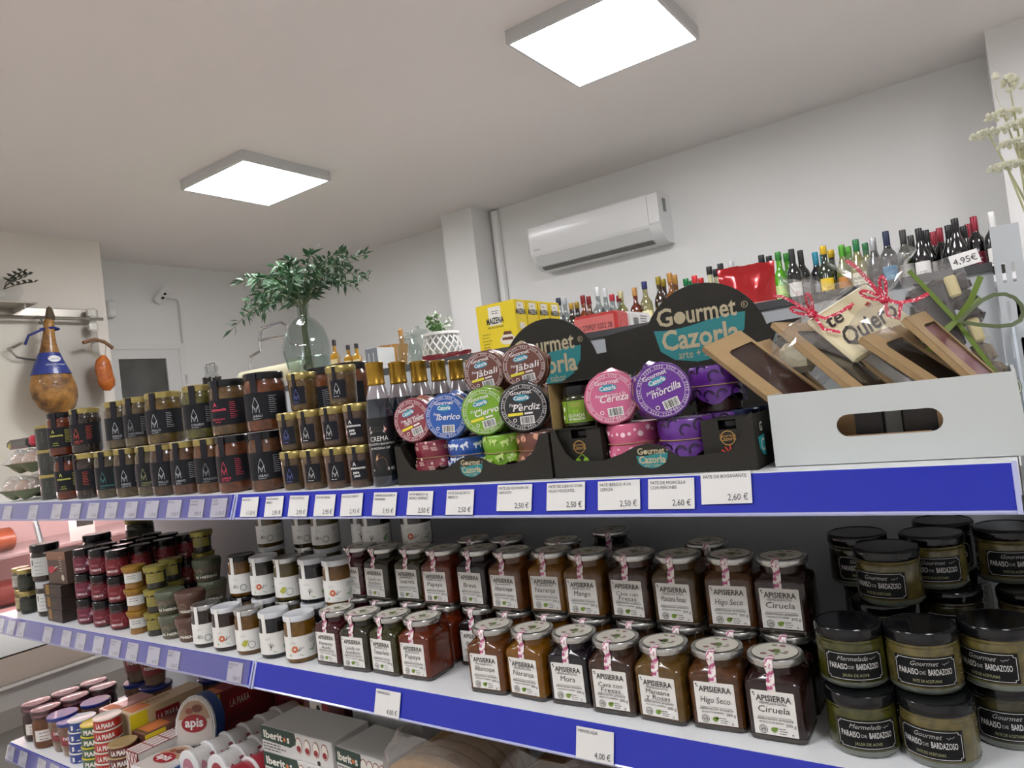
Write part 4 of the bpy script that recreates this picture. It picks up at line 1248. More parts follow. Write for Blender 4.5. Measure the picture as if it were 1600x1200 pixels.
t, nk = bag((-.205, .150, 1.535), (.26, -.02, .95), .042, .034, .125, .66, .95, 5, 'crumpled cellophane bag with a red dotted ribbon, nearer the half-round sign')
band, m = ribbon(t, nk + Vector((.004, -.012, 0)), ('c01f3e', 'f0d8dc'), 2)
nk2 = nk + Vector((.004, -.012, 0))
for pth in ([nk2, nk2 + Vector((.015, -.012, -.008)), nk2 + Vector((.032, -.014, -.004)), nk2 + Vector((.046, -.010, .004))],
            [nk2, nk2 + Vector((-.014, -.006, .014)), nk2 + Vector((-.03, -.004, .026)), nk2 + Vector((-.042, 0, .03))],
            [nk2, nk2 + Vector((.012, -.012, -.020)), nk2 + Vector((.03, -.014, -.026))]):
    obj('ribbon_tail', band(pth, .0036), m, t, sharp=60)
obj('ribbon_knot', MB().bbox(-.005, .005, -.005, .005, -.004, .004, .002).xf(Matrix.Translation(nk2)), m, t)
obj('filling', MB().bbox(-.02, .02, -.012, .012, .012, .05, .008), M('d9cfae', 0.5, noise=(40, 'cfc4a0', 0.3)), t, 'pale chocolate in the bag')
t, nk = bag((-.102, .150, 1.545), (-.08, .03, .98), .045, .036, .128, .60, 1.0, 9, 'crumpled cellophane bag round the plaque with a long red dotted ribbon', 0.003)
nk2 = nk + Vector((.006, -.016, -.004))
band, m = ribbon(t, nk2, ('c01f3e', 'f0d8dc'), 6, 2, .021)
for pth in ([nk2, nk2 + Vector((-.012, -.006, .022)), nk2 + Vector((-.024, -.004, .042)), nk2 + Vector((-.034, 0, .052))],
            [nk2, nk2 + Vector((.014, -.008, -.006)), nk2 + Vector((.030, -.008, -.006)), nk2 + Vector((.043, -.006, -.001))],
            [nk2, nk2 + Vector((.002, -.010, -.018)), nk2 + Vector((.012, -.012, -.024)), nk2 + Vector((.016, -.01, -.008))]):
    obj('ribbon_tail', band(pth, .0042), m, t, sharp=60)
obj('ribbon_knot', MB().bbox(-.005, .005, -.005, .005, -.004, .004, .002).xf(Matrix.Translation(nk2)), m, t)

# clear pack of chocolate rocks with green ribbon
t = thing('chocolate_rock_pack', 'clear pack of chocolate and nut clusters tied with green ribbon', 'gift pack', (-.056, .150, 1.466), 0, rot=(rad(-10), rad(-9), rad(12)))
obj('clear_sleeve', crumple(lambda u, v: ((.030 * (1 if math.cos(2 * math.pi * u) > 0 else -1) * min(1, abs(math.cos(2 * math.pi * u)) * 1.6) + .032, .016 * math.sin(2 * math.pi * u), v * .185)), 16, 8, .0012, 3), CELLO, t, sharp=0)
rnd = random.Random(8)
def rock(x, y, z, s, mt, nm):
    b = MB().lathe([(0.0, -s), (s * .75, -s * .6), (s, 0), (s * .8, s * .6), (0.0, s)], 8)
    b.v = [(x + px * rnd.uniform(.7, 1.25), y + py * rnd.uniform(.6, 1.0), z + pz * rnd.uniform(.75, 1.2)) for px, py, pz in b.v]
    obj(nm, b, mt, t, sharp=20)
DK, NUT = M('241a17', 0.4, noise=(80, '33251f', 0.2)), M('8b7a5c', 0.6, noise=(90, '6a5a44', 0.2), bump=(150, 0.6))
for k in range(9):
    rock(.012 + .021 * (k % 3), .0, .116 + .020 * (k // 3), .0125, DK, 'chocolate_cluster')
for k in range(9):
    rock(.012 + .021 * (k % 3), .0, .030 + .022 * (k // 3), .0125, NUT, 'nut_cluster')
obj('chocolate_bar', MB().bbox(.006, .040, -.010, .002, .086, .160, .002), M('2a2220', 0.4), t)
obj('white_chip', MB().bbox(.046, .058, -.012, .004, .085, .112, .002), M('d8c98e', 0.5), t)
obj('white_chip', MB().bbox(.040, .052, -.012, .004, .140, .165, .002), M('d8c98e', 0.5), t)
K = Vector((.036, -.020, .112))
band, m = ribbon(t, K, ('5f7620',), 4, 0)
for nm, pth, wd in (('ribbon_band', [(.010, -.017, .182), (.024, -.0185, .145), K, (.050, -.0185, .06), (.062, -.017, .006)], .0055), ('ribbon_band', [(-.002, -.016, .100), (.015, -.0185, .104), K, (.052, -.0185, .121), (.066, -.015, .130)], .005),
                ('ribbon_tail', [K, (.054, -.026, .128), (.070, -.028, .150)], .006), ('ribbon_tail', [K, (.018, -.028, .100), (-.006, -.030, .082)], .006)):
    obj(nm, band(pth, wd), m, t, sharp=60)
lp = [K + Vector((.050 * math.sin(math.pi * i / 12) * (1 + .3 * i / 12), -.012, .018 * math.sin(math.pi * 2 * i / 12) - .004)) for i in range(13)]
obj('ribbon_loop', band(lp, .0045), M('4d5a34', 0.5), t, sharp=60)
s = obj('round_seal', MB().lathe([(0.0155, 0), (0.0155, 0.0006)], 24).xf(Matrix.Translation((.056, -.019, .030)) @ Matrix.Rotation(rad(90), 4, 'X')), M('5d6a50', 0.5), t, 'round green paper seal')
l = MB()
fo = flat(-.0202)
l.text('ARTE', .006, .056, .0375, fo, 0, bold=.02).ring(.056, .030, .0138, .0144, fo, 20, 0).disc(.054, .0275, .004, fo, 8, 0).text('CON AMOR', .0042, .056, .0210, fo, 0)
obj('lettering', l, M('d9ddd0', 0.5), s, sharp=0)
s = obj('price_sticker', MB().box(.050, .078, -.0178, -.0172, .168, .184), M('e8e8e6', 0.5), t, 'white price sticker', sharp=0)
obj('lettering', MB().text('4,95€', .010, .064, .172, flat(-.0182)), INK, s, sharp=0)

# ================================================================ things on the far side of the shelving
ZR = 1.61
YEL = M('e8cf12', 0.45, coat=0.2)
@kit
def flour_box():
    b = MB().bbox(-.056, .056, 0, .048, 0, .176, .001)
    fl = MB().prism([(-.056, .176), (.056, .176), (.055, .180), (-.055, .180)], lambda u, v: (u, .001, v), lambda u, v: (u, .047, v))
    lab = MB().box(-.020, .016, -.0006, 0, .128, .172)
    lab2 = MB().box(.056, .0566, .010, .038, .146, .174)
    t = MB()
    fo, fx = flat(-.0010), xside(.0570, .024)
    t.text('MAIZENA', .020, -.002, .132, fo, 0, width=.050, bold=.03).bars(-.010, .160, .02, 2, .005, .0016, fo, 0)
    t.text('MAIZENA', .017, 0, .146, fx, 0, width=.040, bold=.03).bars(-.008, .165, .016, 1, .004, .0016, fx, 0)
    t.text('FECULA DE MAIZ', .006, -.002, .121, fo, 0)
    t.bars(-.044, .108, .030, 12, .0075, .0018, fo, 2).bars(-.038, .020, .060, 2, .008, .002, fo, 2)
    t.disc(.028, .090, .022, fo, 16, 3, .012).poly([(.012, .090), (.044, .088), (.040, .108), (.020, .110)], flat(-.0013), 4).poly([(.012, .096), (.043, .095), (.042, .101), (.015, .102)], flat(-.0016), 3)
    t.disc(0, .118, .012, fx, 12, 3, .009)
    return [('box', b.mesh('box', YEL, 0), [('lettering', t.mesh('lettering', [M('2a2a20', .5), M('2a2a20', .5), M('8d7f1a', .5), M('e6e0cf', .5), M('6a3526', .5)], 0))]),
            ('flap', fl.mesh('flap', YEL, 0)), ('white_label', lab.mesh('white_label', M('ece9df', .5), 0)), ('white_label', lab2.mesh('white_label', M('ece9df', .5), 0))]
for k, nm in enumerate(('foremost of the four', 'second of the four', 'third of the four', 'hindmost of the four')):
    put(flour_box(), 'flour_box', f'yellow corn flour box, {nm} in their row', 'box', (-.966, .600 + .052 * k, ZR), 0, 'yellow corn flour boxes')

t = thing('biscuit_pack', 'red and white biscuit pack with a best-before stamp', 'packet', (-.726, .63, ZR))
obj('stand_carton', MB().bbox(-.06, .06, 0, .20, 0, .058, .001), M('3a3a3c', .6), t, 'dark carton under the pack')
b = MB().bbox(-.054, .054, 0.002, .065, .059, .115, .006)
p = obj('red_end', b, M('c02a28', .35, coat=.4, bump=(90, .3)), t)
l = MB().poly([(-.050, .066), (.048, .066), (.048, .108), (-.050, .108)], flat(.0016), 1).text('11 270927 0202 20', .017, 0, .080, flat(.0012), 0, width=.085).bars(-.02, .070, .04, 1, .004, .002, flat(.0012), 0)
obj('lettering', l, [M('2b2220', .5), M('cf6a66', .5)], p, sharp=0)
b = MB().bbox(-.054, .054, .065, .19, .059, .115, .006)
p = obj('white_end', b, M('e3e3e1', .35, coat=.4, bump=(90, .3)), t)
l = MB().barcode(.10, .088, .03, .03, xside(.0546), 0, 1, xside(.0550)).bars(.125, .104, .05, 7, .006, .002, xside(.0546), 0)
obj('lettering', l, [M('2a2a2a', .5), M('e9e9e7', .5)], p, sharp=0)

def pillow(w, d, h, seed, amp=.003):
    rnd = random.Random(seed)
    vs, fs = [], []
    nx, nz = 14, 14
    for s in (-1, 1):
        for j in range(nz + 1):
            for i in range(nx + 1):
                u, v = i / nx, j / nz
                e = (math.sin(math.pi * u) ** .55) * (math.sin(math.pi * min(1, v * 1.02)) ** .45)
                edge = i in (0, nx) or j in (0, nz)
                vs.append(((u - .5) * w * (1 - .06 * math.sin(math.pi * v)), s * (d / 2 * e + (0 if edge else rnd.uniform(-amp, amp))), v * h + (0 if j in (0,) else rnd.uniform(-amp, amp) * .5)))
    n = (nx + 1) * (nz + 1)
    for q, o in ((0, 0), (1, n)):
        for j in range(nz):
            for i in range(nx):
                a = o + j * (nx + 1) + i
                f = (a, a + 1, a + nx + 2, a + nx + 1)
                fs.append(f if q == 0 else f[::-1])
    return MB().add(vs, fs)
t = thing('snack_bag', 'glossy red foil bag standing behind the half-round sign', 'bag', (-.385, .62, ZR), .25)
b = obj('foil', pillow(.105, .05, .150, 5), M('b70d18', .22, .25, coat=.6), t, sharp=60)
obj('lettering', MB().poly([(.008, .050), (.046, .050), (.046, .074), (.008, .074)], flat(-.0268), 1).bars(.010, .070, .034, 6, .0036, .0012, flat(-.0272), 0), [M('8a1018', .5), M('dca6a2', .5)], b, sharp=0)
t = thing('snack_bag', 'dark red foil packet lying beside the lattice pot', 'bag', (-1.095, .56, ZR + .002), .3)
obj('foil', pillow(.13, .05, .078, 9), M('6e1020', .25, .2, coat=.5), t, sharp=60)

# dried white flowers at the shelving end
t = thing('flower_vase', 'dried cream flowers standing behind the slotted upright', 'flowers', (.080, .56, ZR))
obj('vase', MB().lathe([(.028, 0), (.032, .004), (.030, .08), (.024, .12), (.028, .125)], 18, caps=False), glass('eef2f0', .95), t)
STEM = M('b4b48c', .7)
heads = [(-.062, 0, .262, 'umbel'), (-.040, .01, .288, 'umbel'), (-.020, -.01, .262, 'umbel'), (-.018, .02, .225, 'puff'), (-.046, -.01, .205, 'umbel'), (-.014, .01, .196, 'puff'), (.012, .0, .25, 'umbel'), (.02, .0, .21, 'puff'), (-.030, -.015, .235, 'umbel'), (-.028, .02, .335, 'puff'), (.008, .01, .32, 'umbel')]
CREAM = M('e4e2cf', .8, noise=(80, 'd2d2b4', .2))
for k, (hx, hy, hz, kd) in enumerate(heads):
    rnd = random.Random(k)
    base = Vector((rnd.uniform(-.012, .012), rnd.uniform(-.012, .012), .03))
    tip = Vector((hx, hy, hz))
    midp = base.lerp(tip, .5) + Vector((rnd.uniform(-.012, .008), 0, .01))
    s = obj('stem', MB().tube([base, base.lerp(midp, .5), midp, midp.lerp(tip, .6), tip], [.0022, .002, .0018, .0014, .001], 5), STEM, t)
    b = MB()
    nb = 34 if kd == 'umbel' else 30
    for i in range(nb):
        if kd == 'umbel':
            a, q = i * 2.4, math.sqrt(i / nb) * .025
            c = tip + Vector((q * math.cos(a), q * math.sin(a), .006 - q * .25 + rnd.uniform(-.002, .002)))
            r = .0036
        else:
            d = Vector((rnd.gauss(0, 1), rnd.gauss(0, 1), rnd.gauss(0, 1))).normalized()
            c = tip + d * .0105
            r = .0045
        b.lathe([(0, c.z - r), (r * .8, c.z - r * .4), (r, c.z + r * .2), (0, c.z + r)], 5, 0, (c.x, c.y), caps=False)
    o = obj('flower_head', b, CREAM, s, sharp=0, kind='stuff')
curl = [Vector((-.03, 0, .262)), Vector((-.035, 0, .285)), Vector((-.043, 0, .300)), Vector((-.046, 0, .318)), Vector((-.044, 0, .342))]
obj('stem', MB().tube(curl, .0016, 5), M('d0cfc4', .7), t)
obj('bud', MB().lathe([(0, .338), (.005, .342), (.0055, .347), (0, .353)], 8, 0, (-.044, 0)), CREAM, t)

# ================================================================ tall cabinet with the vase
WOOD = M('6e4a2c', .55, noise=(9, '5c3c24', .25))
t = thing('wooden_cabinet', 'tall wooden cabinet with a cream top carrying the vase', 'cabinet', (-3.45, 1.86, 0))
obj('carcass', MB().box(-1.2, 1.2, .02, .45, .08, 1.775), WOOD, t, sharp=0)
obj('plinth', MB().box(-1.16, 1.16, .05, .42, 0, .08), M('3a2a1e', .6), t, sharp=0)
obj('top_board', MB().bbox(-1.22, 1.22, 0, .46, 1.775, 1.80, .003), M('d8cfb8', .5), t)
for k in range(5):
    d = obj('door', MB().bbox(-1.19 + .478 * k, -1.19 + .478 * k + .470, .002, .02, .10, 1.765, .003), WOOD, t)
    obj('handle', MB().tube([(-1.19 + .478 * k + .43, -.012, .9), (-1.19 + .478 * k + .43, -.012, 1.05)], .006, 6), STEEL, d)
ZC = 1.8004
t = thing('branch_vase', 'round ribbed glass vase full of leafy green branches', 'vase', (-3.40, 2.05, ZC))
obj('glass_vase', MB().lathe([(.05, .0), (.075, .012), (.118, .085), (.137, .19), (.137, .24), (.112, .33), (.070, .385), (.034, .41), (.032, .45), (.042, .485)], 44, lobes=(.018, 11), caps=False), glass('e4ecea', .93, .03, 1.6), t)
obj('water', MB().lathe([(.07, .012), (.110, .07), (.126, .13), (.128, .16)], 22), glass('f0f6f4', .96, .02, 1.2), t)
BR = M('5f6b4a', .7)
LEAF = M('24442a', .55, noise=(9, '3a5f3c', .25))
rnd = random.Random(21)
ends = [(-.62, .05, .62), (-.72, .0, .38), (-.50, -.05, .82), (-.36, .1, .86), (-.30, -.1, .74), (-.10, .08, .78), (.02, -.05, .88), (.16, .05, .78), (.28, -.06, .86), (.40, .06, .84), (.50, -.05, .66), (.44, .08, .50), (.30, .1, .60), (.66, .0, .72), (-.45, .06, .50), (-.20, -.12, .60), (.12, -.12, .62), (-.70, .1, .52), (.56, .08, .56), (-.25, .05, .92)]
for e in ends:
    tip = Vector((e[0] * .95 - .03, e[1], e[2] * .60 + .22))
    p0 = Vector((rnd.uniform(-.02, .02), rnd.uniform(-.02, .02), .08))
    p1 = Vector((rnd.uniform(-.015, .015), rnd.uniform(-.015, .015), .46))
    path = [p0, p1]
    for i in range(1, 9):
        q = i / 8
        sag = Vector((0, 0, .10 * math.sin(math.pi * q)))
        path.append(p1.lerp(tip, q) + sag)
    s = obj('branch', MB().tube(path, [.005 - .0004 * i for i in range(len(path))], 5), BR, t)
    b = MB()
    for i in range(44):
        q = .12 + .88 * i / 43
        f = q * 8
        k = min(int(f), 7)
        c = path[k + 1].lerp(path[min(k + 2, 9)], f - k)
        d = (path[min(k + 2, 9)] - path[k + 1]).normalized()
        sd = d.cross(Vector((rnd.gauss(0, 1), rnd.gauss(0, 1), rnd.gauss(0, 1)))).normalized()
        ax = (d * .6 + sd).normalized()
        wv = ax.cross(Vector((rnd.gauss(0, 1), rnd.gauss(0, 1), rnd.gauss(0, 1)))).normalized()
        L, w = rnd.uniform(.045, .085), rnd.uniform(.007, .012)
        bend = Vector((0, 0, -.012))
        b.add([tuple(c), tuple(c + ax * L * .5 + wv * w), tuple(c + ax * L + bend), tuple(c + ax * L * .5 - wv * w)], [(0, 1, 2, 3)])
    obj('leaves', b, LEAF, s, sharp=0)

t = thing('paper_roll_stand', 'bent steel stand with a roll of cream wrapping paper', 'paper roll', (-3.93, 2.22, ZC))
obj('roll', MB().tube([(-.37, 0, .130), (.29, 0, .130)], .052, 20), M('ddd8bc', .8), t)
obj('roll_core', MB().tube([(.288, 0, .130), (.2925, 0, .130)], .020, 14), M('4a3f30', .8), t, 'dark open core of the roll')
fr = [(-.271, .245), (-.266, .274), (-.143, .297), (-.146, .368), (-.116, .442), (.105, .451), (.154, .419), (.142, .353), (.172, .306), (.272, .268), (.272, .145), (.30, .0)]
obj('frame', MB().tube([(-.36, 0, 0), (-.30, 0, .12)] + [(a, 0, b) for a, b in fr], .011, 8), CHROME, t)
obj('cross_bar', MB().tube([(-.146, 0, .368), (.142, 0, .353)], .011, 8), CHROME, t)

t = thing('storage_jar', 'small glass jar with black stripes beside the paper roll', 'jar', (-4.36, 2.02, ZC))
obj('glass_jar', MB().lathe([(.05, 0), (.058, .02), (.058, .15), (.04, .18), (.038, .2)], 16, caps=False), glass('f2f4f4', .94), t)
for k in range(8):
    a = k * math.pi / 4
    obj('stripe', MB().box(.052 * math.cos(a) - .006, .052 * math.cos(a) + .006, .052 * math.sin(a) - .006, .052 * math.sin(a) + .006, .02, .16), M('1c1c1c', .5), t, sharp=0)
obj('wire_clip', MB().tube([(-.05, 0, .19), (-.05, 0, .25), (.05, 0, .25), (.05, 0, .19)], .004, 5), STEEL, t)
obj('lid', MB().lathe([(.042, .2), (.045, .21), (.042, .235), (.0, .245)], 14), glass('f2f4f4', .94), t)

for k, (x, h, lb) in enumerate(((-3.105, .215, 'tallest of three small oil bottles on the cabinet'), (-2.995, .172, 'middle one of three small oil bottles on the cabinet'), (-2.928, .170, 'small oil bottle beside the wooden bucket'))):
    t = thing('oil_bottle', lb, 'bottle', (x, 2.0, ZC), 0.5, 'small square oil bottles')
    q = h / .2
    obj('bottle', MB().loft([(0, .023, .006), (.12 * q, .024, .006), (.135 * q, .018, .008), (.145 * q, .010, .009), (.18 * q, .009, .008)]), M('b88a1c', .15, coat=1.0, noise=(10, 'a87a14', .3)), t)
    obj('cap', MB().lathe([(.0115, .178 * q), (.0115, .205 * q), (.010, .21 * q)], 12), M('1d1a18', .4), t)
    obj('label', MB().box(-.019, .019, -.0252, -.0242, .02 * q, .105 * q), M('e2d6a4', .5), t, sharp=0)
t = thing('wooden_bucket', 'small wooden bucket with an upright handle', 'bucket', (-2.815, 2.17, ZC))
for k in range(14):
    a0, a1 = 2 * math.pi * k / 14, 2 * math.pi * (k + .93) / 14
    vs = []
    for r0, z in ((.062, 0), (.088, .15)):
        for rr in (r0, r0 - .008):
            vs += [(rr * math.cos(a0), rr * math.sin(a0), z), (rr * math.cos(a1), rr * math.sin(a1), z)]
    obj('stave', MB().add(vs, [(0, 1, 5, 4), (3, 2, 6, 7), (2, 0, 4, 6), (1, 3, 7, 5), (4, 5, 7, 6), (0, 2, 3, 1)]), M('b98a4e', .6, noise=(14, 'a8793f', .3)), t, sharp=0)
obj('handle', MB().bbox(.060, .084, -.012, .012, .10, .235, .006), M('b98a4e', .6), t)
t = thing('gift_box', 'small grey and white box with a printed panel on the cabinet', 'box', (-2.735, 1.95, ZC))
obj('box', MB().bbox(-.045, .045, -.03, .10, 0, .125, .002), M('d4d6d8', .5), t)
o = obj('grey_panel', MB().box(-.044, .044, -.0312, -.030, .001, .124), M('7d868f', .5), t, sharp=0)
obj('print', MB().line([(-.02, .03), (-.02, .10)], .008, flat(-.0316)).line([(.015, .03), (.015, .10)], .008, flat(-.0316)), M('c8ccd0', .5), o, sharp=0)
for x, y, h, lb in ((-2.545, 2.10, .21, 'tall lidded glass jar on the cabinet beside the printed box'), (-2.475, 1.935, .165, 'short lidded glass jar before the lattice pot')):
    t = thing('storage_jar', lb, 'jar', (x, y, ZC), 0, 'clear lidded storage jars')
    obj('glass_jar', MB().lathe([(.05, 0), (.062, .01), (.064, h * .55), (.045, h * .75), (.042, h * .82)], 22, caps=False), glass('f0f5f3', .95, .04, 1.5), t)
    obj('lid', MB().lathe([(.048, h * .82), (.052, h * .86), (.045, h * .92), (.016, h * .95), (.012, h * .98), (.018, h * 1.02), (.0, h * 1.05)], 18), glass('f0f5f3', .95, .04, 1.5), t)
t = thing('lattice_pot', 'white lattice pot with a small green plant beside the column', 'plant pot', (-2.335, 2.03, ZC))
LW = M('e6e5e1', .5)
b = MB()
for k in range(16):
    for sg in (-1, 1):
        P = []
        for i in range(7):
            z = .02 + .115 * i / 6
            a = 2 * math.pi * (k + sg * i * .35) / 16
            r = .070 + .030 * math.sin(math.pi * (.25 + .65 * i / 6))
            P.append((r * math.cos(a), r * math.sin(a), z))
        b.tube(P, .0042, 4)
obj('lattice', b, LW, t)
obj('rim', MB().lathe([(.090, .132), (.096, .134), (.096, .146), (.088, .148)], 26), LW, t)
obj('foot', MB().lathe([(.060, 0), (.064, .004), (.082, .02), (.080, .024)], 26), LW, t)
obj('liner', MB().lathe([(.066, .02), (.080, .08), (.084, .14)], 20), M('a8aba8', .5), t)
rnd = random.Random(2)
for k in range(9):
    a = rnd.uniform(0, 6.28)
    q = rnd.uniform(.0, .06)
    base = Vector((q * math.cos(a), q * math.sin(a), .14))
    tip = base + Vector((rnd.uniform(-.05, .05), rnd.uniform(-.04, .04), rnd.uniform(.04, .11)))
    s = obj('sprig', MB().tube([base, base.lerp(tip, .5), tip], .0025, 5), BR, t)
    b = MB()
    for i in range(26):
        c = base.lerp(tip, rnd.uniform(.1, 1)) + Vector((rnd.gauss(0, .014), rnd.gauss(0, .014), rnd.gauss(0, .008)))
        d = Vector((rnd.gauss(0, 1), rnd.gauss(0, 1), rnd.gauss(.4, 1))).normalized()
        w = d.orthogonal().normalized() * .007
        b.add([tuple(c), tuple(c + d * .011 + w), tuple(c + d * .024), tuple(c + d * .011 - w)], [(0, 1, 2, 3)])
    obj('leaves', b, M('4d7a3a' if k % 3 else 'c9cfc0', .5), s, sharp=0)

# ================================================================ bottles along the back wall
t = thing('wall_shelving', 'white wall shelving carrying the wine and spirit bottles', 'shelving', (-1.15, 2.98, 0))
for z in (1.85, 1.45, 1.05, .65, .25):
    obj('shelf', MB().box(-1.35, 1.24, 0, .52, z - .03, z), SHELF, t, sharp=0)
for x in (-1.35, -.05, 1.22):
    obj('upright', MB().box(x - .02, x + .02, .52, .56, 0, 1.85), PANEL, t, sharp=0)
obj('back_panel', MB().box(-1.35, 1.24, .52, .53, 0, 1.84), PANEL, t, sharp=0)
@kit
def bottle(kind, body, cap, lab, acc, word):
    if kind == 'bordeaux':
        pr = [(.034, 0), (.037, .004), (.0375, .02), (.0375, .175), (.034, .195), (.020, .215), (.0145, .232), (.0140, .285)]
        cp = [(.0150, .222), (.0152, .224), (.0152, .296), (.014, .300)]
    elif kind == 'burgundy':
        pr = [(.037, 0), (.040, .004), (.0405, .02), (.0405, .145), (.036, .175), (.024, .205), (.0155, .235), (.0145, .285)]
        cp = [(.0150, .236), (.0156, .238), (.0154, .296), (.014, .300)]
    elif kind == 'spirit':
        pr = [(.034, 0), (.037, .004), (.037, .16), (.034, .185), (.022, .205), (.015, .22), (.0145, .262)]
        cp = [(.0160, .258), (.0165, .259), (.0165, .297), (.0155, .300)]
    else:  # flask-shouldered
        pr = [(.032, 0), (.036, .004), (.040, .09), (.041, .15), (.036, .180), (.020, .200), (.0145, .21), (.014, .262)]
        cp = [(.0155, .25), (.016, .251), (.016, .297), (.015, .300)]
    R = max(r for r, z in pr) + .0006
    b = MB().lathe(pr, 18)
    c = MB().lathe(cp, 16)
    l = MB().sheet(-.036, .036, .055, .135, cyl(R), cyl(R - .0005), 10)
    t = MB()
    if word:
        t.text(word, .020, 0, .100, cyl(R + .0005), 0, bold=.02)
    t.bars(0, .085, .045, 3, .010, .0035, cyl(R + .0005), 0, 'c')
    t.poly([(-.030, .122), (.030, .122), (.030, .130), (-.030, .130)], cyl(R + .0005), 0)
    clear = body.startswith('d') or body.startswith('c')
    return [('bottle', b.mesh('bottle', glass(body, .92, .03, 1.6) if clear else M(body, .12, coat=1.0))), ('cap', c.mesh('cap', M(cap, .35, .2))),
            ('label', l.mesh('label', M(lab, .5)), [('lettering', t.mesh('lettering', M(acc, .5), 0))])]
BK, GRN, AMB, CLR, OLV = '141416', '1c2a16', '6a3210', 'd6dcdc', '5c6420'
